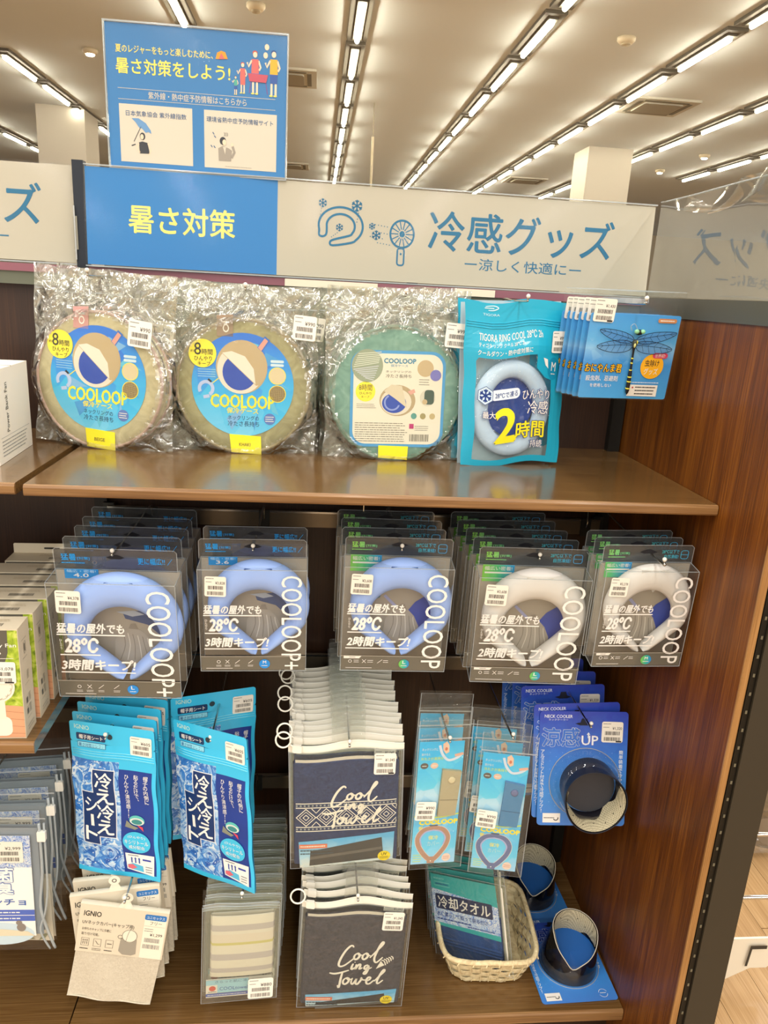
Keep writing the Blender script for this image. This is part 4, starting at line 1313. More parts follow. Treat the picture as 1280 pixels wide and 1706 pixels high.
        wm.stroke(loop, 0.0011, -0.0074, BL, closed=True)
        mid = [((a[0] * 0.62 + c[0] * 0.38), (a[1] * 0.62 + c[1] * 0.38)) for a, c in zip(up, lo_)]
        wm.stroke(mid, 0.0009, -0.0074, BL)
        for i in range(3, 12, 2):
            wm.stroke([mid[i - 1], ((lo_[i][0] * 0.9 + mid[i][0] * 0.1), (lo_[i][1] * 0.9 + mid[i][1] * 0.1))], 0.0006, -0.0074, BL)
            wm.stroke([mid[i - 1], up[i]], 0.0005, -0.0074, BL)
        wm.build('wing', t)
    nest(t, 'card', 'lettering', 'badge_print', 'pill_print', 'note_print')
    price_tag(t, X(0.02), Hh - 0.016, X(0.25), Hh + 0.027, -0.0022, '¥1,430', 6, 2)
    return t
fc = fly_card('blue card with a toy dragonfly, frontmost on its hook', (0.6071, 1.4601, 1.4227), (7.1, -0.6, 2.8))
stack(fc, 6, (-0.0052, 0.019, 0.0), 'blue dragonfly card showing only its edge, {} from the front', 0.3, 4)
# ------------------------------------------------------------------ boxed neck rings
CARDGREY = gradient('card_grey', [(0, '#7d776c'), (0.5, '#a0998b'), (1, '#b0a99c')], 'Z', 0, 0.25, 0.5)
STRIPGREY = M('#6a665b', 0.45)
HDR_DARK = clear('header_tint_dark', '#6f7680', 0.06, 1.35, 0.12)
HDR_PLUM = clear('header_tint_plum', '#9a94a6', 0.06, 1.35, 0.12)
HDR_TEAL = clear('header_tint_teal', '#5f7680', 0.06, 1.35, 0.12)
RINGBLUE = M('#a0c0ff', 0.35, sub=0.15)
RINGWHITE = M('#dfddd8', 0.35, sub=0.2)
GREENBLUE = gradient('label_green_blue', [(0, '#8fd040'), (0.35, '#4fc07a'), (0.65, '#2a9fd8'), (1, '#3c78d8')], 'X', -0.10, 0.0, 0.4)
GBTXT = gradient('text_green_blue', [(0, '#9fe04a'), (0.5, '#40c8b0'), (1, '#4aa8f0')], 'X', -0.10, 0.10, 0.4)
BTXT = M('#27a0ee', 0.4)
def ring_path(w, h):
    cx, cz = 0.0475 * w, 0.555 * h
    rx, rz = 0.380 * w, 0.350 * h
    pts = []
    for a in range(-118, 119, 10):
        r = math.radians(a)
        k = (1 + math.cos(r)) / 2
        pts.append((cx + rx * math.sin(r), cz + rz * math.cos(r), 0.026 + 0.046 * k ** 1.3))
    e = pts[0]
    end_l = (cx - 0.030 * w, 0.140 * h, 0.018)
    end_r = (cx + 0.030 * w, 0.140 * h, 0.018)
    mid = lambda a, b: tuple((p + q) / 2 for p, q in zip(a, b))
    return [end_l, mid(mid(end_l, e), end_l), mid(end_l, e)] + pts + [mid(end_r, pts[-1]), mid(mid(end_r, pts[-1]), end_r), end_r]
def ring_mesh(b, path, y, mat, w, ry=0.022):
    P = smooth(path, 2)
    m = 12
    vs, fs = [], []
    n = len(P)
    for i, p in enumerate(P):
        a, c = P[max(i - 1, 0)], P[min(i + 1, n - 1)]
        dx, dz = c[0] - a[0], c[1] - a[1]
        L = math.hypot(dx, dz)
        nx, nz = -dz / L, dx / L
        rn = p[2] * w / 0.23 * 0.5 * (1.0 if 0 < i < n - 1 else 0.5)
        for j in range(m):
            q = 2 * PI * j / m
            vs.append((p[0] + nx * rn * math.cos(q), y + ry * math.sin(q) * (0.75 if i in (0, n - 1) else 1), p[1] + nz * rn * math.cos(q)))
    for i in range(n - 1):
        for j in range(m):
            fs.append((i * m + j, i * m + (j + 1) % m, (i + 1) * m + (j + 1) % m, (i + 1) * m + j))
    fs += [tuple(range(m)), tuple((n - 1) * m + j for j in range(m - 1, -1, -1))]
    b.add(vs, fs, mat, True)

def neck_box(lab, loc, rot, w, h, ringm, plus, size, price, hw, hx=0.0, d=0.056, hh=0.043, badge='#2a8ee0'):
    t = thing('neck_ring_box', lab, 'box', loc, rot)
    X = lambda u: (u - 0.5) * w
    Z = lambda v: (1 - v) * h
    # clear shell with its folded edges
    b = MB()
    x0, x1 = -w / 2, w / 2
    b.rect(x0, 0, x1, h, 0, CLEAR)
    b.quad((x0, 0, 0), (x0, d, 0), (x0, d, h), (x0, 0, h), CLEAR); b.quad((x1, 0, 0), (x1, d, 0), (x1, d, h), (x1, 0, h), CLEAR)
    b.quad((x0, 0, h), (x1, 0, h), (x1, d, h), (x0, d, h), CLEAR); b.quad((x0, 0, 0), (x1, 0, 0), (x1, d, 0), (x0, d, 0), CLEAR)
    e = 0.0007
    for (pa, pb) in (((x0, 0, 0), (x1, 0, 0)), ((x0, 0, h), (x1, 0, h)), ((x0, 0, 0), (x0, 0, h)), ((x1, 0, 0), (x1, 0, h)), ((x0, d, h), (x1, d, h)), ((x0, 0, h), (x0, d, h)), ((x1, 0, h), (x1, d, h)), ((x0, d, 0), (x0, d, h)), ((x1, d, 0), (x1, d, h)), ((x0, 0, 0), (x0, d, 0)), ((x1, 0, 0), (x1, d, 0))):
        b.tube([pa, pb], e, CLEAR_EDGE, 4, cap=False)
    b.build('clear_shell', t)
    # hang tab
    b = MB(); hx0, hx1 = hx - hw / 2, hx + hw / 2
    yb = d
    b.poly([(hx0, h - 0.004), (hx1, h - 0.004), (hx1, h + hh - 0.005), (hx1 - 0.005, h + hh), (hx0 + 0.005, h + hh), (hx0, h + hh - 0.005)], yb, CLEAR)
    b.stroke([(hx0, h - 0.004), (hx0, h + hh - 0.005), (hx0 + 0.005, h + hh), (hx1 - 0.005, h + hh), (hx1, h + hh - 0.005), (hx1, h - 0.004)], 0.0012, yb - 0.0002, CLEAR_EDGE)
    b.rect(hx0 + 0.001, h - 0.003, hx0 + hw * 0.31, h + hh - 0.002, yb + 0.0004, HDR_TEAL if not plus else HDR_DARK); b.rect(hx0 + hw * 0.31, h - 0.003, hx1 - 0.001, h + hh - 0.002, yb + 0.0004, HDR_PLUM if plus else HDR_DARK)
    b.build('hang_tab', t)
    b = MB(); zc = h + hh * 0.60
    b.poly([(hx - 0.017, zc), (hx - 0.009, zc + 0.0035), (hx - 0.004, zc + 0.0055), (hx + 0.004, zc + 0.0055), (hx + 0.009, zc + 0.0035), (hx + 0.017, zc), (hx + 0.009, zc - 0.003), (hx - 0.009, zc - 0.003)], yb - 0.0004, M('#1c1c22', 0.6)); b.build('hang_hole', t)
    p = MB(); y = yb - 0.0005; tm = BTXT if plus else GBTXT
    p.text('猛暑', hx0 + hw * 0.06, h + hh * 0.42, hx0 + hw * 0.18, h + hh * 0.74, y, tm, 0.012)
    p.text('[対策]', hx0 + hw * 0.19, h + hh * 0.44, hx0 + hw * 0.29, h + hh * 0.60, y, tm, 0.004)
    p.dashes(hx0 + hw * 0.06, h + hh * 0.25, hx0 + hw * 0.28, h + hh * 0.36, 1, y, tm, 0.8, 2)
    p.build('tab_title_lettering', t); p = MB()
    if plus:
        p.text('更に幅広!!', hx0 + hw * 0.68, h + hh * 0.30, hx0 + hw * 0.90, h + hh * 0.62, y, tm, 0.012)
        p.stroke([(hx0 + hw * 0.92, h + hh * 0.30), (hx0 + hw * 0.96, h + hh * 0.60)], 0.0008, y, tm)
    else:
        p.text('28℃以下で', hx0 + hw * 0.65, h + hh * 0.52, hx0 + hw * 0.84, h + hh * 0.74, y, tm, 0.006)
        p.text('自然凍結!', hx0 + hw * 0.68, h + hh * 0.24, hx0 + hw * 0.84, h + hh * 0.46, y, tm, 0.006)
        p.stroke(rr(hx0 + hw * 0.865, h + hh * 0.22, hx0 + hw * 0.945, h + hh * 0.70, 0.004), 0.0011, y, tm, closed=True); p.stroke([(hx0 + hw * 0.87, h + hh * 0.46), (hx0 + hw * 0.94, h + hh * 0.46)], 0.001, y, tm)
    p.build('tab_lettering', t)
    # back card with its photo of a hooded jacket
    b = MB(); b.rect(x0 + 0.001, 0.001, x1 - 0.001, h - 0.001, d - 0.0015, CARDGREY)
    b.build('back_card', t)
    p = MB(); yc = d - 0.0022
    if plus:
        p.poly([(X(0.50), Z(0.36)), (X(0.72), Z(0.34)), (X(0.86), Z(0.48)), (X(0.84), Z(0.60)), (X(0.70), Z(0.47)), (X(0.52), Z(0.42))], yc, M('#39507c', 0.5))
        p.poly([(X(0.45), Z(0.36)), (X(0.60), Z(0.345)), (X(0.68), Z(0.38)), (X(0.58), Z(0.40))], yc - 0.0001, M('#aab4c0', 0.5))
    else:
        p.poly([(X(0.64), Z(0.52)), (X(0.70), Z(0.44)), (X(0.82), Z(0.36)), (X(0.92), Z(0.45)), (X(0.93), Z(0.60)), (X(0.78), Z(0.86)), (X(0.70), Z(0.72))], yc, M('#2f48a4', 0.5))
        p.poly([(X(0.24), Z(0.32)), (X(0.38), Z(0.24)), (X(0.36), Z(0.40)), (X(0.24), Z(0.46))], yc, M('#3c7888', 0.5))
        p.stroke(smooth([(X(0.42), Z(0.30)), (X(0.52), Z(0.265)), (X(0.64), Z(0.275))], 4), 0.0012, yc - 0.0001, M('#c8ccd0', 0.5)); p.poly([(X(0.61), Z(0.27)), (X(0.65), Z(0.25)), (X(0.67), Z(0.28)), (X(0.64), Z(0.31))], yc - 0.0001, M('#d8d8d4', 0.5))
        p.stroke([(X(0.40), Z(0.38)), (X(0.53), Z(0.50))], 0.006, yc - 0.0001, M('#9aa0c8', 0.5))
    JK = M('#a39c90', 0.6)
    jac = [(X(0.42), Z(0.62)), (X(0.47), Z(0.54)), (X(0.55), Z(0.505)), (X(0.64), Z(0.52)), (X(0.70), Z(0.58)), (X(0.75), Z(0.68)), (X(0.76), Z(0.86)), (X(0.40), Z(0.86))]
    p.poly(jac, yc - 0.0002, JK)
    for i in range(6):
        u = 0.49 + i * 0.04
        p.stroke(smooth([(X(u), Z(0.54 + 0.01 * i)), (X(u + 0.012), Z(0.66)), (X(u + 0.02 * (i - 2)), Z(0.80))], 3), 0.0010 + 0.0006 * (i % 2), yc - 0.0003, M('#cfc8ba', 0.6) if i % 2 else M('#6e675c', 0.6))
    p.poly([(X(0.54), Z(0.51)), (X(0.56), Z(0.465)), (X(0.60), Z(0.46)), (X(0.62), Z(0.515))], yc - 0.0003, M('#8c8478', 0.6))
    p.build('photo_print', t)
    p = MB(); yl = d - 0.0026
    if plus:
        p.rect(X(0.07), Z(0.075), X(0.34), Z(-0.005), yl, M('#1d8fd8', 0.4)); p.rect(X(0.08), Z(0.125), X(0.35), Z(0.085), yl, M('#b9b4a8', 0.3, 0.5))
        p.text(plus, X(0.14), Z(0.062), X(0.26), Z(0.030), yl - 0.0002, WHITE, 0.008); p.text('幅広・密着!', X(0.09), Z(0.024), X(0.32), Z(0.0), yl - 0.0002, M('#bfe2f8', 0.4), 0.004)
    else:
        p.rect(X(0.06), Z(0.15), X(0.35), Z(-0.005), yl, GREENBLUE); p.text('幅広い密着!', X(0.08), Z(0.045), X(0.33), Z(0.008), yl - 0.0002, WHITE, 0.006); p.rect(X(0.08), Z(0.075), X(0.33), Z(0.060), yl - 0.0002, WHITE)
    p.build('corner_label', t)
    # the ring
    b = MB(); path = ring_path(w, h); yr = d * 0.46
    ring_mesh(b, path, yr, ringm, w, d * 0.38); rg = b.build('neck_ring', t)
    b = MB(); cx, cz = 0.0475 * w, 0.545 * h
    arc = [(cx + 0.43 * w * math.sin(math.radians(a)), yr, cz + 0.440 * h * math.cos(math.radians(a))) for a in range(-42, 56, 7)]
    b.tube(arc, 0.0022, M('#cdd8f4', 0.4) if ringm is RINGBLUE else WHITE, 5)
    b.rrect(cx - 0.026, cz + 0.440 * h - 0.008, cx + 0.026, cz + 0.440 * h + 0.0015, 0.002, yr - d * 0.28, M('#3c62b0', 0.4) if ringm is RINGBLUE else M('#e0ddd6', 0.4), 0.006)
    if ringm is RINGBLUE:
        b.dashes(cx - 0.016, cz + 0.440 * h - 0.005, cx + 0.016, cz + 0.440 * h - 0.002, 1, yr - d * 0.28 - 0.0005, WHITE, 0.7)
    b.build('ring_clip', t)
    # print on the front window
    y = -0.0008
    b = MB(); b.rect(x0 + 0.0015, 0.0015, x1 - 0.0015, Z(0.852), 0.0008, STRIPGREY); b.rect(x0, Z(0.852), x1, Z(0.846), y, M('#a8a498', 0.4))
    if not plus:
        b.poly([(x0 + 0.006, Z(0.846)), (X(0.20), Z(0.846)), (X(0.175), Z(0.875)), (x0 + 0.006, Z(0.875))], y, M('#f0ece2', 0.4)); b.dashes(X(0.08), Z(0.868), X(0.14), Z(0.855), 1, y - 0.0002, GREYINK, 0.9)
    b.build('foot_print', t)
    p = MB(); WT = M('#f6f4ee', 0.4)
    p.text('COOLOOP+' if plus else 'COOLOOP', X(0.765), Z(0.985 if plus else 0.965), X(0.955), Z(0.05), y, WT, 0.003, rot='cw', res=3)
    p.build('side_lettering', t)
    p = MB()
    p.text('猛暑の屋外でも', X(0.045), Z(0.420), X(0.575), Z(0.335), y, WT, 0.032, 0.2); p.rect(X(0.04), Z(0.440), X(0.58), Z(0.430), y, WT)
    p.text('28℃', X(0.09), Z(0.590), X(0.36), Z(0.465), y, WT, 0.05, 0.2); p.rect(X(0.05), Z(0.618), X(0.37), Z(0.608), y, WT)
    p.vtext('ひんやり', X(0.065), Z(0.475), 0.0052, 0.0058, y, WT)
    p.text(('3' if plus else '2') + '時間キープ!', X(0.05), Z(0.750), X(0.645), Z(0.655), y, WT, 0.034, 0.2); p.rect(X(0.04), Z(0.775), X(0.64), Z(0.765), y, WT)
    p.build('lettering', t)
    p = MB()
    for i, u in enumerate((0.17, 0.25, 0.345, 0.47) if plus else (0.09, 0.22, 0.37)):
        if i == 1:
            p.stroke([(X(u - 0.015), Z(0.885)), (X(u + 0.02), Z(0.92))], 0.0009, y, WT); p.stroke([(X(u - 0.015), Z(0.92)), (X(u + 0.02), Z(0.885))], 0.0009, y, WT)
        elif i == 0:
            p.ring(X(u), Z(0.903), 0.0026, 0.0035, y, WT)
        else:
            p.stroke(smooth([(X(u - 0.02), Z(0.92)), (X(u), Z(0.905)), (X(u + 0.025), Z(0.885))], 3), 0.0009, y, WT)
        if plus:
            p.dashes(X(u - 0.025), Z(0.955), X(u + 0.03), Z(0.932), 2, y, WT, 0.6, i)
        else:
            p.dashes(X(u + 0.035), Z(0.92), X(u + 0.09), Z(0.885), 2, y, WT, 0.6, i)
    p.rect(X(0.05), Z(0.972), X(0.30), Z(0.968), y, WT)
    p.build('icon_print', t)
    p = MB()
    p.disc(X(0.605), Z(0.925), 0.0105, 0.0105, y, M(badge, 0.4) if plus else gradient('badge_' + size + price, [(0, '#7cc83c'), (0.5, '#36b49a'), (1, '#2f86d8')], 'X', X(0.605) - 0.011, X(0.605) + 0.011, 0.4), 22)
    p.text(size, X(0.605) - 0.003, Z(0.922), X(0.605) + 0.003, Z(0.892), y - 0.0002, WT, 0.008); p.dashes(X(0.605) - 0.006, Z(0.95), X(0.605) + 0.006, Z(0.935), 1, y - 0.0002, WT, 0.8)
    p.build('size_badge', t)
    nest(t, 'hang_tab', 'hang_hole', 'tab_title_lettering', 'tab_lettering')
    nest(t, 'back_card', 'photo_print', 'corner_label')
    nest(t, 'neck_ring', 'ring_clip')
    nest(t, 'foot_print', 'icon_print', 'size_badge')
    price_tag(t, X(0.06), Z(0.250), X(0.255), Z(0.060), -0.0008, price, 11, 2, False)
    return t
RB = 'clear box with a {} neck ring, {}'
a1 = neck_box(RB.format('blue', 'wide version above the ice print pouches, front'), (-0.3543, 1.3345, 0.8236), (6.8, -0.3, -2.1), 0.2300, 0.2464, RINGBLUE, '4.0', 'L', '¥4,378', 0.2250, -0.004)
stack(a1, 5, (-0.0008, 0.0655, 0.0005), RB.format('blue', 'wide version above the ice print pouches, {}'), 0.8, 2)
a2 = neck_box(RB.format('blue', 'medium, front one of only two'), (-0.1034, 1.3517, 0.8732), (6.1, -0.5, 0.3), 0.2023, 0.2203, RINGBLUE, '3.6', 'M', '¥3,828', 0.2041, -0.003, hh=0.0375)
stack(a2, 2, (0.0, 0.0640, 0.0045), RB.format('blue', 'medium, {} and rear one of two'), 0.6, 3)
a3 = neck_box(RB.format('blue', 'green and blue corner label, front one'), (0.1714, 1.3618, 0.8699), (5.9, 0.1, -0.7), 0.2100, 0.2298, RINGBLUE, '', 'L', '¥3,608', 0.2110, 0.002, hh=0.0385)
stack(a3, 4, (-0.0030, 0.0600, 0.0005), RB.format('blue', 'green and blue corner label, {} in its row'), 0.6, 4)
a4 = neck_box(RB.format('white', 'large size, front one of five'), (0.4367, 1.3442, 0.8548), (7.0, -0.9, -4.0), 0.2160, 0.2377, RINGWHITE, '', 'L', '¥3,608', 0.2150, 0.004, hh=0.0385)
stack(a4, 5, (-0.0035, 0.0600, 0.0005), RB.format('white', 'large size, {} in its row of five'), 0.6, 5, (0, 0, 0.6))
a5 = neck_box(RB.format('white', 'medium, front one tilted beside the side panel'), (0.6370, 1.2820, 0.9270), (6.7, -1.6, -1.7), 0.1752, 0.2065, RINGWHITE, '', 'M', '¥3,278', 0.1730, 0.003, hh=0.0355, d=0.040)
stack(a5, 3, (-0.0015, 0.0430, 0.0010), RB.format('white', 'medium, {} by the side panel'), 0.5, 6)
# ------------------------------------------------------------------ cooling sheet pouches with an ice print
ICE = mottled('ice_print', [(0.20, '#1f55ac'), (0.38, '#3f86d4'), (0.52, '#86bcec'), (0.64, '#dcebf4'), (0.78, '#4f9ae0')], 30, 0.3)
CYAN = M('#3cc4f2', 0.3, coat=0.2)
NAVYP = M('#1f3f92', 0.35)
def ice_pouch(lab, loc, rot):
    W, Hh = 0.183, 0.345
    t = thing('cooling_sheet_pouch', lab, 'pouch', loc, rot)
    X = lambda u: (u - 0.5) * W
    Z = lambda v: (1 - v) * Hh
    def wp(x, y, z):
        v = 1 - z / Hh
        k = max(0.0, 1 - (2 * x / W) ** 4) * max(0.0, math.sin(PI * min(1, max(0, (v - 0.14) / 0.86)))) ** 0.7 if v > 0.14 else 0
        s = 0.0050 * k + 0.0006 * math.sin(z * 95) * (1 if 0.2 < v else 0.2)
        return (x + 0.0015 * math.sin(z * 50) * (1 if v > 0.2 else 0.3), (y - s) if y < 0.0035 else (y + s), z + 0.002 * math.sin(x * 38))
    b = MB()
    b.poly(rr(X(0), Z(0.13), X(1), Z(0), 0.006), 0.0, CYAN); b.rect(X(0), Z(0.23), X(1), Z(0.13), 0.0, CYAN, 10, 5)
    b.rect(X(0), Z(0.965), X(0.57), Z(0.23), 0.0, ICE, 8, 24); b.rect(X(0.57), Z(0.965), X(0.955), Z(0.275), 0.0, NAVYP, 6, 22); b.rect(X(0.955), Z(0.965), X(1), Z(0.275), 0.0, CYAN, 1, 22)
    b.rect(X(0.57), Z(0.275), X(1), Z(0.23), 0.0, CYAN, 7, 1)
    b.rect(X(0), Z(1), X(1), Z(0.965), 0.0, CYAN, 10, 2)
    b.build('pouch_front', t, wp)
    b = MB(); b.rect(X(0), Z(1), X(1), Z(0.012), 0.004, M('#3a8fb8', 0.35), 10, 20); b.build('pouch_back', t, wp)
    b = MB()
    for v in (0.175, 0.19, 0.205):
        b.tube([(X(0.02 + 0.96 * i / 8), -0.0004, Z(v)) for i in range(9)], 0.0009, M('#7fdcf2', 0.3), 5)
    b.build('zip_ridge', t, wp)
    p = MB(); y = -0.0008; WT = M('#f4f4ee', 0.4)
    p.text('IGNIO', X(0.06), Z(0.043), X(0.235), Z(0.016), y, M('#c8f0e4', 0.4), 0.012)
    p.rrect(X(0.075), Z(0.112), X(0.42), Z(0.068), 0.003, y, M('#173c66', 0.4)); p.text('帽子用シート', X(0.11), Z(0.104), X(0.39), Z(0.076), y - 0.0003, WT, 0.014)
    p.rrect(X(0.085), Z(0.157), X(0.42), Z(0.122), 0.001, y, M('#2a5f94', 0.4)); p.rrect(X(0.09), Z(0.154), X(0.415), Z(0.125), 0.001, y - 0.0002, M('#8fdcf2', 0.4)); p.text('暑さ対策セレクト', X(0.10), Z(0.150), X(0.405), Z(0.129), y - 0.0004, M('#1f4f94', 0.4), 0.004)
    p.disc(X(0.475), Z(0.075), 0.006, 0.006, y, M('#2a3e48', 0.6), 14)
    p.build('header_print', t, wp)
    p = MB()
    G = lambda a, b_, c, d: [(X(a), Z(d)), (X(c), Z(d)), (X(c), Z(b_)), (X(a), Z(b_))]
    p.qgrid(G(0.245, 0.285, 0.525, 0.735), y, M('#e8eef4', 0.4), 12); p.qgrid(G(0.105, 0.435, 0.32, 0.79), y, M('#e8eef4', 0.4), 12)
    p.qgrid(G(0.257, 0.291, 0.513, 0.729), y - 0.0003, M('#17386e', 0.4), 12); p.qgrid(G(0.117, 0.441, 0.308, 0.784), y - 0.0003, M('#17386e', 0.4), 12)
    p.build('title_print', t, wp)
    p = MB()
    for i, ch in enumerate('冷え冷え'):
        zz = 0.305 + i * 0.103
        p.otext(ch, X(0.285), Z(zz + 0.098), X(0.49), Z(zz), y - 0.0007, WT, M('#2a4f90', 0.4), 0.0008, 0.016)
    for i, ch in enumerate('シート'):
        zz = 0.475 + i * 0.098
        if ch == 'ー':
            p.poly([(X(0.205), Z(zz + 0.01)), (X(0.24), Z(zz + 0.01)), (X(0.25), Z(zz + 0.09)), (X(0.21), Z(zz + 0.09))], y - 0.0009, WT)
        else:
            p.otext(ch, X(0.145), Z(zz + 0.09), X(0.285), Z(zz), y - 0.0007, WT, M('#2a4f90', 0.4), 0.0008, 0.018)
    p.build('title_lettering', t, wp)
    p = MB()
    p.vtext('帽子の内側に', X(0.885), Z(0.300), 0.0098, 0.0105, y, WT, 0.004)
    p.vtext('貼るだけで、', X(0.775), Z(0.300), 0.0098, 0.0105, y, WT, 0.004)
    p.vtext('ひんやり清涼感!!', X(0.665), Z(0.305), 0.0098, 0.0108, y, WT, 0.004)
    p.build('lettering', t, wp)
    p = MB()
    p.disc(X(0.76), Z(0.595), 0.0165, 0.012, y, M('#5fc4c0', 0.4), 22); p.disc(X(0.76), Z(0.605), 0.0115, 0.006, y - 0.0002, M('#3f8f90', 0.4), 18); p.disc(X(0.76), Z(0.602), 0.0155, 0.0085, y - 0.0001, M('#d8e4dc', 0.4), 20)
    p.poly([(X(0.64), Z(0.60)), (X(0.70), Z(0.63)), (X(0.78), Z(0.645)), (X(0.74), Z(0.66)), (X(0.62), Z(0.645))], y - 0.0003, M('#8a8f80', 0.4)); p.poly([(X(0.76), Z(0.625)), (X(0.83), Z(0.635)), (X(0.84), Z(0.665)), (X(0.80), Z(0.645))], y - 0.0004, M('#d84a60', 0.4))
    p.build('cap_print', t, wp)
    p = MB()
    p.disc(X(0.755), Z(0.745), 0.0300, 0.0245, y - 0.0008, M('#44c4ec', 0.4), 30)
    p.text('(ひんやり)', X(0.655), Z(0.720), X(0.86), Z(0.700), y - 0.0012, WT); p.text('キシリトール', X(0.615), Z(0.757), X(0.895), Z(0.730), y - 0.0012, WT, 0.006); p.text('成分配合', X(0.66), Z(0.790), X(0.85), Z(0.765), y - 0.0012, WT, 0.006)
    p.build('round_badge_print', t, wp)
    p = MB()
    y -= 0.0006
    p.poly([(X(0.60), Z(0.825)), (X(0.945), Z(0.825)), (X(0.93), Z(0.965)), (X(0.61), Z(0.935))], y, M('#eef0ec', 0.4))
    p.poly([(X(0.62), Z(0.885)), (X(0.80), Z(0.905)), (X(0.81), Z(0.945)), (X(0.62), Z(0.93))], y - 0.0002, M('#58bce0', 0.4)); p.poly([(X(0.62), Z(0.905)), (X(0.68), Z(0.90)), (X(0.73), Z(0.92)), (X(0.67), Z(0.935)), (X(0.62), Z(0.925))], y - 0.0003, M('#d86a78', 0.4))
    for u in (0.67, 0.715, 0.76):
        p.rect(X(u - 0.008), Z(0.89), X(u + 0.008), Z(0.86), y - 0.0003, M('#2a4aa0', 0.4)); p.poly([(X(u - 0.016), Z(0.862)), (X(u + 0.016), Z(0.862)), (X(u), Z(0.850))], y - 0.0003, M('#2a4aa0', 0.4))
    p.rrect(X(0.80), Z(0.868), X(0.90), Z(0.856), 0.001, y - 0.0002, M('#3a4aa8', 0.4)); p.dashes(X(0.83), Z(0.95), X(0.91), Z(0.90), 3, y - 0.0002, M('#6a6a70', 0.4), 0.6)
    p.dashes(X(0.63), Z(0.845), X(0.76), Z(0.833), 1, y - 0.0002, M('#4a4a60', 0.4), 0.8)
    p.build('diagram_print', t, wp)
    nest(t, 'pouch_front', 'zip_ridge', 'header_print', 'title_print', 'title_lettering', 'lettering', 'cap_print', 'round_badge_print', 'diagram_print')
    t['group'] = 'ice print cooling sheet pouches'
    price_tag(t, X(0.715), Z(0.170), X(0.965), Z(0.050), -0.0016, '¥605', 8, 1, False)
    return t
PO = 'cyan and ice print cooling sheet pouch, {}'
ip = ice_pouch(PO.format('front one below the widest ring box'), (-0.3771, 1.3416, 0.4015), (-2.6, -1.7, -15.4))
stack(ip, 5, (0.0005, 0.033, 0.0035), PO.format('{} in the straight row'), 0.7, 7, (0, 0.2, 1.2))
clone(ip, (-0.1700, 1.3150, 0.4080), (-2.0, -5.0, -31.0), PO.format('swung sideways in front of its neighbour'))
clone(ip, (-0.1985, 1.4650, 0.4080), (-2.0, 1.0, 19.0), PO.format('turned the other way behind the swung one'))

# ------------------------------------------------------------------ cooling towels in zip bags
ZIPWHITE = M('#ece8da', 0.4)
SCRIPT = [
    [(570, 872), (562, 858), (540, 862), (500, 905), (465, 970), (452, 1018), (468, 1036), (510, 1022), (585, 962)],
    [(608, 922), (586, 938), (580, 962), (594, 976), (618, 962), (628, 936), (612, 922), (622, 938), (648, 938)],
    [(680, 922), (658, 938), (652, 962), (666, 976), (690, 962), (700, 936), (684, 922), (694, 938), (722, 945)],
    [(716, 962), (770, 905), (822, 846), (818, 828), (792, 866), (760, 945), (758, 988), (780, 1002), (828, 958)],
    [(578, 1012), (566, 1042), (568, 1062), (596, 1046)],
    [(606, 1018), (598, 1062), (618, 1030), (638, 1018), (640, 1034), (634, 1060), (660, 1048)],
    [(708, 1024), (684, 1032), (676, 1054), (692, 1062), (712, 1032), (708, 1070), (692, 1102), (674, 1100), (690, 1078), (740, 1046)],
    [(378, 1092), (420, 1100), (470, 1092), (545, 1070)],
    [(492, 1084), (480, 1140), (468, 1226), (456, 1204)],
    [(528, 1138), (506, 1156), (502, 1184), (520, 1196), (546, 1176), (552, 1148), (532, 1138), (548, 1156), (578, 1148)],
    [(582, 1140), (572, 1180), (586, 1196), (612, 1160), (616, 1146), (610, 1184), (628, 1196), (656, 1160), (660, 1138), (668, 1156), (700, 1160)],
    [(698, 1172), (732, 1156), (738, 1138), (720, 1136), (704, 1162), (710, 1192), (736, 1192), (772, 1160)],
    [(772, 1172), (818, 1122), (854, 1084), (850, 1068), (828, 1098), (800, 1162), (806, 1194), (850, 1162)],
]
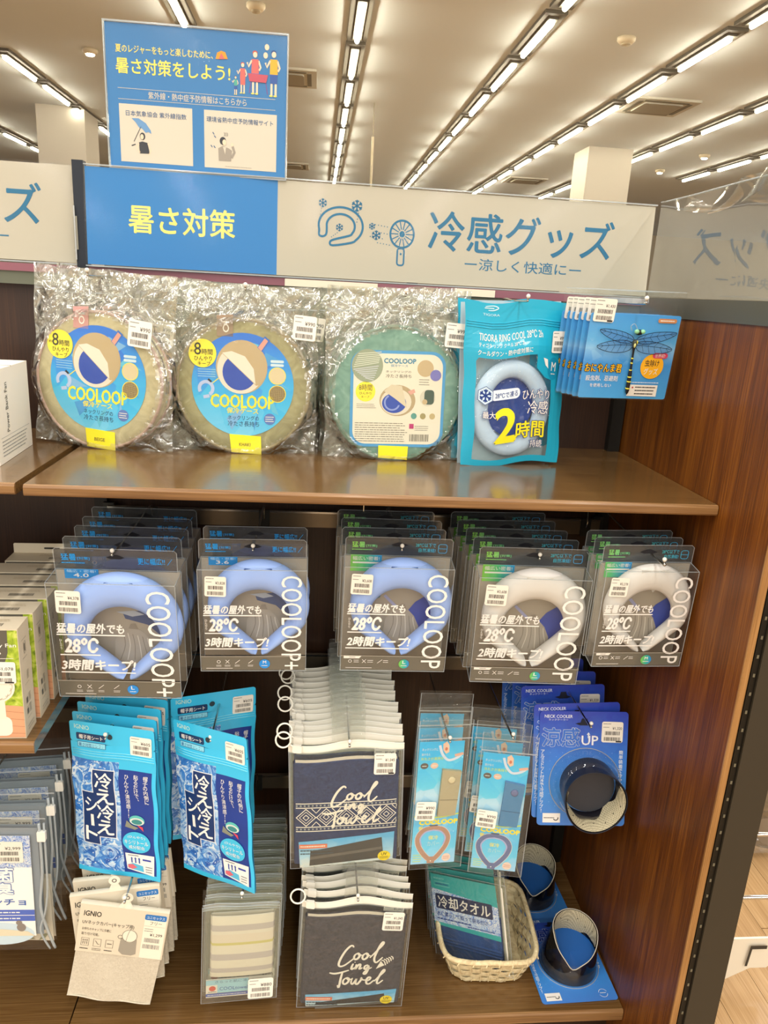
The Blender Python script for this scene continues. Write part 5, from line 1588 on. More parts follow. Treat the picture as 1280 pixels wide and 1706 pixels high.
def towel_bag(lab, loc, rot, cloth, dark, pattern, price, plainprice=False, uv=True):
    W, Hh = 0.2315, 0.285
    t = thing('towel_bag', lab, 'towel bag', loc, rot)
    X = lambda u: (u - 0.5) * W
    Z = lambda v: (1 - v) * Hh
    wave = lambda x: 0.004 * math.sin(x * 34 + 0.6) + 0.010 * math.exp(-(x / 0.05) ** 2) * (0.35 if pattern else 1.0)
    def wp(x, y, z):
        k = math.sin(PI * min(1, max(0, z / Hh))) ** 0.5 * max(0, 1 - (2 * x / W) ** 6)
        s = 0.0050 * k
        zt = z / Hh
        return (x, (y - s) if y < 0.006 else (y + s * 0.4), z + (wave(x) * max(0, zt - 0.75) * 4 if zt > 0.75 else 0))
    # folded towel
    b = MB(); tx0, tx1, tz0, tz1 = X(0.045), X(0.955), Z(0.965), Z(0.135)
    b.rect(tx0, tz0, tx1, tz1, 0.0, cloth, 12, 12)
    for x in (tx0, tx1):
        b.surf(lambda u, v, x=x: (x + (0.003 if x > 0 else -0.003) * math.sin(PI * u), u * 0.012, tz0 + v * (tz1 - tz0)), 4, 6, cloth)
    b.surf(lambda u, v: (tx0 + u * (tx1 - tx0), v * 0.012, tz1 + 0.004 * math.sin(PI * v)), 8, 4, cloth)
    b.rect(tx0, tz0, tx1, tz1, 0.012, cloth)
    b.build('towel', t, wp)
    b = MB(); b.rect(X(0.055), Z(0.135), X(0.945), Z(0.105), 0.002, M('#cfc8b8', 0.7), 10, 1); tag(b.build('towel_hem', t, wp), 'pale towel hem')
    p = MB(); y = -0.0006; WT = M('#f2ecde', 0.5)
    sx = lambda px: X(0.5) + (px - 600) / 900 * W * 0.97 + 0.006
    sz = lambda py: (Z(0.30) - (py - 828) / 400 * (Hh * 0.36)) if pattern else (Z(0.355) - (py - 828) / 400 * (Hh * 0.445))
    for s in SCRIPT:
        p.stroke([(sx(q[0]), sz(q[1])) for q in smooth(s, 4)], 0.0050, y - 0.0004, WT, True)
    p.disc(sx(592), sz(1000), 0.0014, 0.0014, y - 0.0004, WT, 8)
    p.build('script_lettering', t, wp)
    if pattern:
        p = MB()
        za, zb = Z(0.455), Z(0.685)
        for zz in (za, za - 0.010, zb + 0.010, zb):
            p.rect(tx0 + 0.002, zz - 0.0010, tx1 - 0.002, zz + 0.0010, y, WT, 12, 1)
        n = 26
        for i in range(n):
            cx = tx0 + 0.004 + (tx1 - tx0 - 0.008) * i / (n - 1)
            for zz in (za - 0.005, zb + 0.005):
                p.poly([(cx - 0.0026, zz), (cx, zz + 0.0026), (cx + 0.0026, zz), (cx, zz - 0.0026)], y, M('#9aa0a0', 0.6))
        zm, hh = (za + zb) / 2, (za - zb) / 2 - 0.012
        nd_ = 5
        pw = (tx1 - tx0 - 0.004) / nd_
        for i in range(nd_):
            cx = tx0 + 0.002 + pw * (i + 0.5)
            for k, wd in ((0.96, 0.0024), (0.66, 0.0016), (0.30, 0.0020)):
                p.stroke([(cx - pw * 0.5 * k, zm), (cx, zm + hh * k), (cx + pw * 0.5 * k, zm), (cx, zm - hh * k)], wd, y, WT, closed=True)
            for s in (-1, 1):
                p.stroke([(cx + pw * 0.5 - pw * 0.22, zm + s * hh), (cx + pw * 0.5, zm + s * hh * 0.5), (cx + pw * 0.5 + (pw * 0.22 if i < nd_ - 1 else 0), zm + s * hh)], 0.0018, y, WT)
        p.build('woven_pattern', t, wp)
    else:
        p = MB()
        p.poly([(sx(778), sz(1062)), (sx(815), sz(992)), (sx(850), sz(1030))], y, WT)
        for i in range(5):
            p.stroke(smooth([(sx(820 + i * 20), sz(985 - i * 8)), (sx(845 + i * 18), sz(995 - i * 8)), (sx(860 + i * 15), sz(1030 - i * 12))], 3), 0.0024, y, WT)
        p.build('icecream_print', t, wp)
    # paper insert
    p = MB(); v0 = 0.745 if pattern else 0.845
    p.qgrid([(X(0.085), Z(1.0)), (X(0.925), Z(0.965)), (X(0.935), Z(v0 - 0.02)), (X(0.075), Z(v0 + 0.03))], y, gradient('insert_sky_' + price, [(0, '#e6e8e0'), (0.5, '#a9d6ee'), (1, '#5fb4e4')], 'Z', 0, Hh * (1 - v0), 0.4, 0.15, 60))
    p.qgrid([(X(0.17), Z(0.985)), (X(0.84), Z(0.945)), (X(0.82), Z(v0 + 0.02)), (X(0.18), Z(v0 + 0.11))], y - 0.0004, M(dark, 0.6)); p.qgrid([(X(0.175), Z(v0 + 0.16)), (X(0.825), Z(v0 + 0.10)), (X(0.825), Z(v0 + 0.125)), (X(0.175), Z(v0 + 0.185))], y - 0.0007, M('#6a665e', 0.6))
    p.rect(X(0.08), Z(v0 + 0.085), X(0.33), Z(v0 + 0.05), y - 0.0009, M('#e8825a', 0.5), 4, 2); p.dashes(X(0.09), Z(v0 + 0.08), X(0.32), Z(v0 + 0.055), 1, y - 0.0011, WT, 0.8, 4); p.dashes(X(0.09), Z(v0 + 0.145), X(0.40), Z(v0 + 0.09), 2, y - 0.0011, M('#4a5a64', 0.5), 0.7, 5)
    p.build('insert_print', t, wp)
    if uv:
        p = MB(); p.disc(X(0.845), Z(0.93), 0.0135, 0.0125, y - 0.0008, M('#f6de2a', 0.4), 22); p.text('UV', X(0.82), Z(0.925), X(0.87), Z(0.90), y - 0.0011, INK, 0.008); p.dashes(X(0.805), Z(0.955), X(0.885), Z(0.932), 2, y - 0.0011, INK, 0.6); p.build('uv_badge', t, wp)
    # bag film, zip, slider and hook tab
    b = MB(); b.rect(X(0), 0, X(1), Z(0.03), -0.0035, FILM, 14, 14); b.rect(X(0), 0, X(1), Z(0.03), 0.0155, FILM, 6, 6)
    b.stroke([(X(0), Z(0.03)), (X(0), 0.001), (X(1), 0.001), (X(1), Z(0.03))], 0.0016, -0.0036, CLEAR_EDGE); b.build('bag_film', t, wp)
    b = MB(); b.rect(X(-0.005), Z(0.045), X(1.005), Z(-0.005), 0.0, ZIPWHITE, 20, 1); b.rect(X(-0.005), Z(-0.005), X(1.005), Z(-0.012), -0.001, M('#fbf8ee', 0.4), 20, 1); b.rect(X(-0.005), Z(0.05), X(1.005), Z(0.045), -0.0008, CLEAR_EDGE, 20, 1); b.build('zip_strip', t, wp)
    b = MB(); b.rrect(X(0.03), Z(0.035), X(0.11), Z(-0.02), 0.003, -0.006, ZIPWHITE, 0.007)
    sl = b.build('zip_slider', t, wp)
    b = MB(); rx, rz = X(-0.045), Z(-0.065)
    b.tube([(rx + 0.0150 * math.cos(2 * PI * i / 20), -0.004 + 0.003 * math.sin(2 * PI * i / 20), rz + 0.0155 * math.sin(2 * PI * i / 20)) for i in range(20)], 0.0019, M('#f4f0e2', 0.35), 6, True); b.tube([(rx + 0.011, -0.004, rz - 0.010), (X(0.05), -0.003, Z(0.0))], 0.0022, ZIPWHITE, 5)
    b.build('pull_ring', sl)
    b = MB()
    b.surf(lambda u, v: (X(0.37) + u * W * 0.29, -0.003 + 0.006 * math.sin(PI * u), Z(-0.02) + v * 0.062 + wave(0) * 0.8), 8, 4, clear('hook_tab_' + price, '#f0f2ee', 0.10, 1.5, 0.1, 0.4, 50)); b.build('hook_tab', t)
    nest(t, 'towel', 'towel_hem', 'script_lettering', 'woven_pattern', 'icecream_print')
    nest(t, 'insert_print', 'uv_badge')
    price_tag(t, X(0.735), Z(0.235), X(0.925), Z(0.065), -0.0085, price, 13, 2, not plainprice)
    return t
NAVYCLOTH = mottled('navy_towelling', [(0.3, '#1c2a4e'), (0.7, '#2b3d68')], 90, 0.9, 'noise', 0.2)
GREYCLOTH = mottled('charcoal_towelling', [(0.3, '#35343a'), (0.7, '#4c4a50')], 90, 0.9, 'noise', 0.2)
tb = towel_bag('navy towel in a zip bag with a woven pattern, front one of the tall row', (0.0937, 1.3176, 0.4398), (-1.7, -1.8, 1.3), NAVYCLOTH, '#4a4844', True, '¥1,045')
for i, c in enumerate(stack(tb, 15, (0.0, 0.0205, 0.0015), 'towel zip bag, {} in the tall row, showing its white zip strip', 0.9, 8)):
    if i not in (0, 5, 7, 10, 11, 13):
        prune(c, 'pull_ring')
tb2 = towel_bag('charcoal towel in a zip bag with an ice cream print, front one near the deck', (0.1142, 1.2940, 0.0850), (1.0, 1.4, -0.2), GREYCLOTH, '#3f3c38', False, '¥1,045 ', True, True)
for i, c in enumerate(stack(tb2, 6, (-0.0004, 0.0230, 0.0020), 'towel zip bag, {} in the lower row, showing its white zip strip', 1.0, 9)):
    prune(c, 'pull_ring')

# ------------------------------------------------------------------ ring cover sleeves
SLEEVEBG = gradient('sleeve_card', [(0, '#a8d8ff'), (0.22, '#6cd4fa'), (0.40, '#5cc4f8'), (0.62, '#c4e8ff'), (0.8, '#60d4fa'), (1, '#2cbcf8')], 'Z', 0, 0.28, 0.35, 0.16, 34)
def sleeve(lab, loc, rot, fab, ringc, price):
    W, Hh = 0.097, 0.282
    t = thing('ring_cover_pack', lab, 'sleeve pack', loc, rot)
    X = lambda u: (u - 0.5) * W
    Z = lambda v: (1 - v) * Hh
    b = MB(); b.rect(X(0), 0, X(1), Hh, 0, SLEEVEBG); b.rect(X(0), 0, X(1), Hh, 0.0006, M('#d8e4ea', 0.5)); b.build('card', t)
    p = MB(); y = -0.0005; WT = M('#f2f4ee', 0.4)
    p.text('ネックリングに', X(0.06), Z(0.072), X(0.42), Z(0.050), y, WT); p.text('掛けると', X(0.06), Z(0.110), X(0.25), Z(0.090), y, WT); p.text('冷たさが長持ち', X(0.05), Z(0.148), X(0.55), Z(0.123), y, M('#d8f06a', 0.4), 0.008)
    p.text('COOLOOP', X(0.13), Z(0.672), X(0.99), Z(0.635), y, YELLOW, 0.05); p.text('保', X(0.12), Z(0.715), X(0.22), Z(0.685), y, YELLOW, 0.02)
    p.text('保冷', X(0.36), Z(0.800), X(0.58), Z(0.765), y, M('#f2f08a', 0.4), 0.016); p.text('カバー', X(0.34), Z(0.850), X(0.62), Z(0.812), y, M('#bfe6f4', 0.4), 0.012)
    p.build('lettering', t)
    p = MB()
    p.stroke(smooth([(X(0.0), Z(0.600)), (X(0.35), Z(0.615)), (X(0.7), Z(0.612)), (X(1.0), Z(0.590))], 5), 0.0030, y, M('#d6ee6a', 0.4))
    for cu, c in ((0.14, '#5c5a56'), (0.36, '#e8c4b0')):
        p.disc(X(cu), Z(0.192), 0.0085, 0.0068, y, M(c, 0.5), 18); p.dashes(X(cu - 0.05), Z(0.20), X(cu + 0.05), Z(0.185), 1, y - 0.0002, WT, 0.8)
    # hand holding a ring
    p.poly([(X(0.52), Z(0.02)), (X(0.60), Z(0.0)), (X(0.66), Z(0.03)), (X(0.67), Z(0.085)), (X(0.60), Z(0.10)), (X(0.53), Z(0.07))], y, M('#f0c8b0', 0.5)); p.disc(X(0.60), Z(0.06), 0.003, 0.004, y - 0.0002, M('#d87a5a', 0.5), 10)
    p.stroke(smooth([(X(0.45), Z(0.03)), (X(0.52), Z(0.10)), (X(0.66), Z(0.15)), (X(0.85), Z(0.135)), (X(0.97), Z(0.10))], 5), 0.0055, y - 0.0001, M('#d8e2f4', 0.5)); p.stroke([(X(0.80), Z(0.115)), (X(0.99), Z(0.10))], 0.006, y - 0.0003, M('#e8b4a0', 0.5))
    p.build('hand_print', t)
    p = MB()
    cx, cz = X(0.46), Z(0.80)
    loop = smooth([(cx, cz + 0.027), (cx + 0.021, cz + 0.023), (cx + 0.033, cz + 0.006), (cx + 0.029, cz - 0.016), (cx + 0.012, cz - 0.040), (cx + 0.001, cz - 0.047), (cx - 0.012, cz - 0.040), (cx - 0.029, cz - 0.016), (cx - 0.033, cz + 0.006), (cx - 0.021, cz + 0.023)], 4, True)
    p.stroke(loop, 0.0125, y, M('#dcd8d8', 0.5), closed=True); p.stroke(loop, 0.0100, y - 0.0001, M(ringc, 0.5), closed=True)
    inn = smooth([(cx, cz + 0.0225), (cx + 0.017, cz + 0.0185), (cx + 0.0275, cz + 0.004), (cx + 0.024, cz - 0.012)], 4); inn2 = [(2 * cx - q[0], q[1]) for q in inn]
    p.stroke(inn2[::-1] + inn[1:], 0.0030, y - 0.0002, M('#b0b4e0', 0.5))
    p.poly([(cx - 0.010, cz - 0.040), (cx + 0.010, cz - 0.040), (cx + 0.007, cz - 0.056), (cx - 0.009, cz - 0.055)], y - 0.0002, M(ringc, 0.5)); p.disc(cx - 0.001, cz - 0.050, 0.0014, 0.0014, y - 0.0003, WT, 8); p.rect(cx - 0.009, cz + 0.032, cx + 0.009, cz + 0.0345, y - 0.0002, M('#4a5a6a', 0.5))
    p.disc(X(0.80), Z(0.955), 0.0098, 0.0095, y, M('#f0d8cc', 0.5), 18); p.dashes(X(0.73), Z(0.97), X(0.87), Z(0.94), 2, y - 0.0002, M('#d88a70', 0.5), 0.6)
    for i in range(4):
        p.rect(X(0.04), Z(0.925 + i * 0.018), X(0.28 - 0.02 * i), Z(0.920 + i * 0.018), y, M('#d8e86a', 0.5))
    p.build('ring_print', t)
    # the folded fabric sleeve itself
    FAB = M(fab, 0.8)
    b = MB()
    b.poly([(X(0.54), Z(0.215)), (X(0.965), Z(0.235)), (X(0.90), Z(0.59)), (X(0.50), Z(0.595))], -0.0075, FAB, 0.007); b.rect(X(0.515), Z(0.462), X(0.925), Z(0.458), -0.0079, M('#00000a' if False else fab, 0.95)); b.build('fabric_sleeve', t)
    b = MB(); b.tube([(X(0.755), -0.0075, Z(0.298)), (X(0.755), -0.0095, Z(0.298)), (X(0.755), -0.0100, Z(0.298))], [0.0080, 0.0075, 0.005], M(ringc if fab[1] != 'b' else '#d8cba8', 0.5), 16); b.build('snap_button', t)
    b = MB(); b.stroke([(X(0.522), Z(0.458)), (X(0.928), Z(0.463))], 0.0010, -0.0080, M('#6a6250' if fab[1] == 'b' else '#2f4f74', 0.8)); b.build('seam', t)
    # clear bag
    b = MB(); b.rect(X(-0.06), -0.004, X(1.12), Hh + 0.052, -0.0108, FILM, 6, 10); b.rect(X(-0.06), -0.004, X(1.12), Hh + 0.052, 0.003, CLEAR)
    b.stroke([(X(-0.06), Hh + 0.052), (X(-0.06), -0.004), (X(1.12), -0.004), (X(1.12), Hh + 0.052)], 0.0014, -0.0109, CLEAR_EDGE, closed=True); b.rect(X(-0.06), Hh + 0.010, X(1.12), Hh + 0.013, -0.0110, CLEAR_EDGE); b.build('clear_bag', t)
    nest(t, 'fabric_sleeve', 'snap_button', 'seam')
    nest(t, 'card', 'lettering', 'hand_print', 'ring_print')
    price_tag(t, X(-0.02), Z(0.610), X(0.42), Z(0.460), -0.0114, price, 15, 3, False)
    return t
s1 = sleeve('beige ring cover sleeve in a clear pack, front one', (0.2795, 1.3269, 0.4320), (-5.4, 1.7, 6.0), '#b5a98a', '#b58c78', '¥990')
stack(s1, 3, (0.0010, 0.040, 0.010), 'beige ring cover pack, {} on its hook', 0.9, 10, (1.0, 0.6, -1))
s2 = sleeve('blue ring cover sleeve in a clear pack, front one', (0.4158, 1.3350, 0.4060), (-2.1, 0.8, -9.0), '#4f86b4', '#6a74a0', '¥990')
stack(s2, 3, (-0.0065, 0.040, 0.008), 'blue ring cover pack, {} on its hook', 0.9, 11, (0.5, 0.3, 1.5))
# ------------------------------------------------------------------ neck cooler blister cards
COOLBLUE = gradient('cooler_card', [(0, '#4a84d8'), (0.3, '#3f8fe0'), (0.6, '#3a7ed8'), (1, '#2f46b8')], 'Z', 0, 0.26, 0.3, 0.06, 90)
DARKSHELL = clear('smoked_blister', '#5a5c60', 0.10, 1.5, 0.08, veilc='#1c1a1a')
MESHCLOTH = knit('mesh_lining', '#d8cfae', '#8a8068', 330)
def collar(t, cx, cz, R0, R1, depth, dx, dz, bd, full):
    """tube shaped neck cooler standing out from its card; bd=+1 lining shows towards the card top, -1 towards the bottom"""
    def rimk(a):
        if not full:
            return 1.0
        s = bd * math.sin(a)
        notch = math.exp(-((math.cos(a) + 0.25) / 0.28) ** 2) if s < 0 else 0
        return (1 + 0.22 * s if s > 0 else 1 + 0.45 * s) - 0.18 * notch * full
    def pt(a, s, off=0.0):
        k = rimk(a)
        r = R0 + (R1 - R0) * s + off
        wob = 1 + 0.02 * math.sin(3 * a + 1) * s
        return (cx + dx * s * k + r * wob * math.cos(a), -0.002 - depth * s * k, cz + dz * s * k + r * wob * math.sin(a))
    b = MB(); b.surf(lambda u, v: pt(2 * PI * u, v), 40, 8, DARKSHELL if full else M('#191820', 0.35, coat=0.3), True, True); b.build('cooler_band', t)
    b = MB(); b.tube([pt(2 * PI * i / 48, 1.0) for i in range(48)], 0.0012, M('#cfc8b4', 0.5) if full else M('#20202a', 0.5), 5, True); b.build('rim_piping', t)
    b = MB()
    lo_, hi_ = (-25, 205) if full else (-35, 200)
    def lin_(u, v):
        a = math.radians(lo_ + (hi_ - lo_) * u) * (1 if bd > 0 else -1)
        edge = (0.42 + 0.10 * math.sin(u * 11) + 0.05 * math.sin(u * 29)) if full else (0.30 + 0.22 * math.sin(u * 13 + 0.5) + 0.08 * math.sin(u * 31))
        if u < 0.12 or u > 0.88:
            edge = 0.42 + 0.5 * (max(0.12 - u, u - 0.88) / 0.12)
        s = 1.0 - v * (1.0 - edge)
        return pt(a, s, -0.0035 - 0.002 * math.sin(v * PI))
    b.surf(lin_, 36, 8, MESHCLOTH); b.build('mesh_lining', t)
    b = MB()
    for i in range(7):
        a = math.radians(15 + i * 24) * (1 if bd > 0 else -1)
        q = pt(a, 0.80 - 0.12 * (i % 2), -0.0065)
        b.ball(q, 0.0013, 0.0013, 0.0013, M('#4a4436', 0.4), 6, 4)
    b.build('dot_pattern', t)
    b = MB()
    b.surf(lambda u, v: (lambda q: (q[0] * (1 - v) + (cx + dx * 0.35) * v, q[1] * (1 - v) + (-0.002 - depth * (0.36 if full else 0.06)) * v, q[2] * (1 - v) + (cz + dz * 0.35) * v))(pt(2 * PI * u, 0.40 if full else 0.08, -0.004)), 32, 3, M('#1f5fae', 0.5) if full else M('#262a34', 0.35, coat=0.3), True, True); b.build('cooling_pad', t)
def neck_card(lab, loc, rot, bd, full, scale=1.0):
    W, Hh = 0.1955, 0.26
    t = thing('neck_cooler_card', lab, 'neck cooler', loc, rot)
    t.scale = (scale, scale, scale)
    X = lambda u: (u - 0.5) * W
    Z = lambda v: (1 - v) * Hh
    b = MB(); b.rrect(X(0), 0, X(1), Hh, 0.008, 0, COOLBLUE, 0.0012); b.build('card', t)
    p = MB(); y = -0.0005; WT = M('#eaf2fa', 0.4); NB = M('#1f3fa0', 0.4)
    p.text('NECK COOLER', X(0.055), Z(0.057), X(0.37), Z(0.030), y, WT, 0.012); p.text('ネッククーラー', X(0.10), Z(0.082), X(0.32), Z(0.064), y, WT)
    p.otext('涼感', X(0.035), Z(0.305), X(0.455), Z(0.145), y, NB if bd > 0 and full else M('#3f74d0', 0.4), WT, 0.0016, 0.02)
    p.otext('UP', X(0.48), Z(0.290), X(0.665), Z(0.210), y, WT, M('#c86a9a', 0.4), 0.0007, 0.012); p.poly([(X(0.535), Z(0.20)), (X(0.555), Z(0.18)), (X(0.575), Z(0.20))], y, WT); p.rect(X(0.548), Z(0.23), X(0.562), Z(0.195), y, WT)
    p.build('lettering', t); p = MB()
    p.vtext('アルミドット付きで冷感アップ!', X(0.045), Z(0.335), 0.0092, 0.0096, y, WT, 0.008)
    p.build('side_lettering', t); p = MB()
    p.vtext('簡単装着で冷やす', X(0.93), Z(0.335), 0.0092, 0.0105, y, WT, 0.008)
    p.build('side_lettering', t)
    p = MB()
    for i in range(11):
        for j in range(14):
            if (i + j) % 2 == 0 and not 3 < i < 7:
                p.disc(X(0.13 + i * 0.07), Z(0.36 + j * 0.036), 0.0007, 0.0007, y, M('#9cc8f4', 0.4), 6)
    p.build('dot_print', t)
    p = MB(); p.rect(X(0.065), Z(0.975), X(0.265), Z(0.892), y, M('#f2f0ea', 0.4)); p.dashes(X(0.08), Z(0.940), X(0.20), Z(0.925), 1, y - 0.0002, INK, 0.9); p.ring(X(0.215), Z(0.935), 0.004, 0.006, y - 0.0002, INK, 200, 380); p.build('logo_print', t); p = MB(); p.ring(X(0.83), Z(0.925), 0.0105, 0.0115, y, WT, 20, 170); p.ring(X(0.83), Z(0.925), 0.0105, 0.0115, y, WT, 200, 350); p.dashes(X(0.79), Z(0.93), X(0.87), Z(0.915), 1, y, WT, 0.9); p.build('emblem_print', t)
    p = MB(); p.poly([(X(0.40), Z(0.105)), (X(0.46), Z(0.095)), (X(0.475), Z(0.06)), (X(0.535), Z(0.06)), (X(0.55), Z(0.095)), (X(0.61), Z(0.105)), (X(0.55), Z(0.12)), (X(0.46), Z(0.12))], y, M('#14182c', 0.6)); p.build('hang_hole', t)
    # blister dome and the collar in it
    b = MB(); bx, bz = X(0.53), Z(0.62 if not full else 0.56)
    b.surf(lambda u, v: (bx + 0.078 * math.cos(2 * PI * u) * (1 - v * 0.28), -0.0008 - 0.045 * math.sin(v * PI / 2) ** 0.8, bz + 0.078 * math.sin(2 * PI * u) * (1 - v * 0.28)), 40, 6, CLEAR, True, True); b.tube([(bx + 0.079 * math.cos(2 * PI * i / 40), -0.001, bz + 0.079 * math.sin(2 * PI * i / 40)) for i in range(40)], 0.001, CLEAR_EDGE, 4, True); b.build('blister', t)
    if full:
        collar(t, bx, bz, 0.074, 0.058, 0.105, 0.004, -0.012, bd, 1)
    else:
        collar(t, bx + 0.006, bz - 0.004, 0.062, 0.067, 0.054, 0.004, -0.016, bd, 0)
    nest(t, 'cooler_band', 'rim_piping', 'mesh_lining', 'dot_pattern')
    nest(t, 'card', 'lettering', 'side_lettering', 'dot_print', 'logo_print', 'emblem_print', 'hang_hole')
    t['group'] = 'neck cooler blister cards'
    price_tag(t, X(0.70), Z(0.265), X(0.94), Z(0.085), -0.001, '¥1,320', 17, 1)
    return t
NC = 'blue blister card with a neck cooler, {}'
nc = neck_card(NC.format('front one on its hook'), (0.6164, 1.3750, 0.4841), (-11.8, -2.2, -4.7), -1, False)
for c in stack(nc, 2, (-0.0102, 0.018, 0.0117), NC.format('{} on its hook'), 0.1, 12, (0.7, 0.5, 5.0)):
    prune(c, 'blister', 'cooler_band', 'cooling_pad')
clone(nc, (0.5925, 1.4567, 0.5058), (-10.3, -1.8, 0.4), NC.format('third on its hook'))
clone(nc, (0.5850, 1.515, 0.5120), (-9.0, -2.0, -4.0), NC.format('fourth on its hook, mostly hidden'))
clone(nc, (0.5750, 1.570, 0.5160), (-9.0, -2.0, -3.0), NC.format('fifth and last on its hook'))
nl = neck_card('blue blister card lying flat on the deck with its collar upright, the near one', (0.6400, 1.2850, 0.0830), (-90, 0, 2.0), 1, True, 0.92)
clone(nl, (0.6080, 1.5080, 0.0830), (-90, 0, 3.0), 'blue blister card lying flat deeper on the deck behind the near one')

# ------------------------------------------------------------------ white neck cover packs
OFFWHITE = mottled('white_mesh_cloth', [(0.3, '#c6bda8'), (0.7, '#d8d0bc')], 160, 0.9, 'noise', 0.25)
def neck_cover(lab, loc, rot):
    W, Hh = 0.177, 0.246
    t = thing('neck_cover_pack', lab, 'neck cover', loc, rot)
    X = lambda u: (u - 0.5) * W
    Z = lambda v: (1 - v) * Hh
    b = MB()
    def cl(y0, sg):
        return lambda u, v: (X(0.01 + 0.98 * u) - 0.010 * (1 - v) * 0.6, y0 + sg * 0.003 * math.sin(PI * u) + 0.002 * math.sin(u * 9 + v * 4), v * Hh * 0.56 + 0.002 * math.sin(u * 12) * (1 - v))
    b.surf(cl(0.001, -1), 16, 12, OFFWHITE); b.surf(cl(0.007, 1), 8, 6, OFFWHITE)
    b.tube([(X(0.01 + 0.98 * i / 16) - 0.006, 0.001 - 0.003 * math.sin(PI * i / 16), 0.002 * math.sin(i / 16 * 12)) for i in range(17)], 0.0016, OFFWHITE, 5); b.build('cloth', t)
    b = MB(); PAPER = M('#dfd5be', 0.5)
    b.rect(X(0), Hh * 0.505, X(1), Hh, -0.003, PAPER, 6, 4); b.rect(X(0), Hh * 0.505, X(1), Hh, 0.009, PAPER); b.surf(lambda u, v: (X(u), -0.003 + v * 0.012, Hh + 0.0015 * math.sin(PI * v)), 6, 4, PAPER); b.build('header_card', t)
    p = MB(); y = -0.0036; TX = M('#4a463e', 0.5)
    cv = lambda v: Hh * (1 - v * 0.495)
    p.text('IGNIO', X(0.05), cv(0.235), X(0.245), cv(0.13), y, M('#2c2c2a', 0.5), 0.016, 0.05); p.text('UVネックカバー(キャップ用)', X(0.045), cv(0.42), X(0.63), cv(0.325), y, TX, 0.004)
    p.text('お持ちのキャップに手軽に', X(0.05), cv(0.535), X(0.38), cv(0.475), y, TX); p.text('取り付け可能。', X(0.05), cv(0.64), X(0.25), cv(0.58), y, TX)
    p.build('lettering', t)
    p = MB()
    for i in range(3):
        u0 = 0.06 + i * 0.138
        p.stroke([(X(u0), cv(0.86)), (X(u0 + 0.085), cv(0.86)), (X(u0 + 0.085), cv(0.70)), (X(u0), cv(0.70))], 0.0008, y, TX, closed=True)
        if i == 0:
            for k in range(3):
                p.disc(X(u0 + 0.02 + k * 0.022), cv(0.745), 0.0014, 0.0014, y, TX, 8); p.rect(X(u0 + 0.017 + k * 0.022), cv(0.83), X(u0 + 0.023 + k * 0.022), cv(0.77), y, TX)
        elif i == 1:
            p.stroke([(X(u0 + 0.02), cv(0.74)), (X(u0 + 0.05), cv(0.81)), (X(u0 + 0.07), cv(0.81))], 0.001, y, TX)
        else:
            p.stroke([(X(u0 + 0.015), cv(0.78)), (X(u0 + 0.07), cv(0.78))], 0.0016, y, TX)
        p.dashes(X(u0 - 0.01), cv(0.955), X(u0 + 0.095), cv(0.895), 1 if i != 1 else 2, y, TX, 0.6, i)
    p.build('icon_print', t)
    p = MB(); GC = M('#a09a8c', 0.5)
    p.poly([(X(0.50), cv(0.62)), (X(0.68), cv(0.62)), (X(0.69), cv(0.93)), (X(0.64), cv(0.97)), (X(0.54), cv(0.97)), (X(0.49), cv(0.90))], y, GC)
    p.disc(X(0.595), cv(0.56), 0.0145, 0.0165, y - 0.0002, M('#f0e8d4', 0.5), 22); p.ring(X(0.595), cv(0.56), 0.0150, 0.0160, y - 0.0003, M('#7a7468', 0.5), sx=0.95); p.stroke(smooth([(X(0.60), cv(0.40)), (X(0.575), cv(0.52)), (X(0.56), cv(0.68))], 3), 0.0008, y - 0.0004, M('#7a7468', 0.5)); p.ring(X(0.49), cv(0.60), 0.004, 0.005, y, M('#7a7468', 0.5))
    p.build('cap_print', t)
    p = MB(); yy = y - 0.0002
    p.rrect(X(0.735), cv(0.99), X(0.985), cv(0.06), 0.002, y, M('#f4ecd8', 0.5)); p.rrect(X(0.735), cv(0.175), X(0.98), cv(0.06), 0.003, yy, M('#2f78c0', 0.5)); p.text('ユニセックス', X(0.755), cv(0.15), X(0.96), cv(0.09), yy - 0.0002, M('#e8f0f4', 0.5), 0.008); p.text('フリー', X(0.80), cv(0.27), X(0.935), cv(0.20), yy, TX, 0.004)
    p.rect(X(0.74), cv(0.305), X(0.975), cv(0.30), yy, M('#c0a898', 0.5)); p.dashes(X(0.75), cv(0.43), X(0.85), cv(0.34), 2, yy, GREYINK, 0.6); p.text('¥1,299', X(0.82), cv(0.52), X(0.96), cv(0.45), yy, INK, 0.008); p.bars(X(0.765), cv(0.645), X(0.94), cv(0.555), yy, GREYINK, 2); p.bars(X(0.755), cv(0.78), X(0.945), cv(0.69), yy, GREYINK, 5)
    p.build('price_print', t)
    b = MB(); b.poly([(X(0.42), Hh - 0.002), (X(0.58), Hh - 0.002), (X(0.55), Hh + 0.008), (X(0.53), Hh + 0.016), (X(0.47), Hh + 0.016), (X(0.45), Hh + 0.008)], 0.003, M('#e8e2d0', 0.4), 0.001); b.disc(X(0.50), Hh + 0.022, 0.0115, 0.0105, 0.0025, M('#f0ead8', 0.4), 20, 0.0015); b.ring(X(0.50), Hh + 0.022, 0.003, 0.0048, 0.0022, M('#5c5a54', 0.5)); b.build('hanger_tab', t)
    nest(t, 'header_card', 'lettering', 'icon_print', 'cap_print', 'price_print')
    t['group'] = 'white neck cover packs'
    return t
nv = neck_cover('white neck cover under a cream header card, the front pack', (-0.3925, 1.2900, 0.1280), (0.5, 9.4, -1.0))
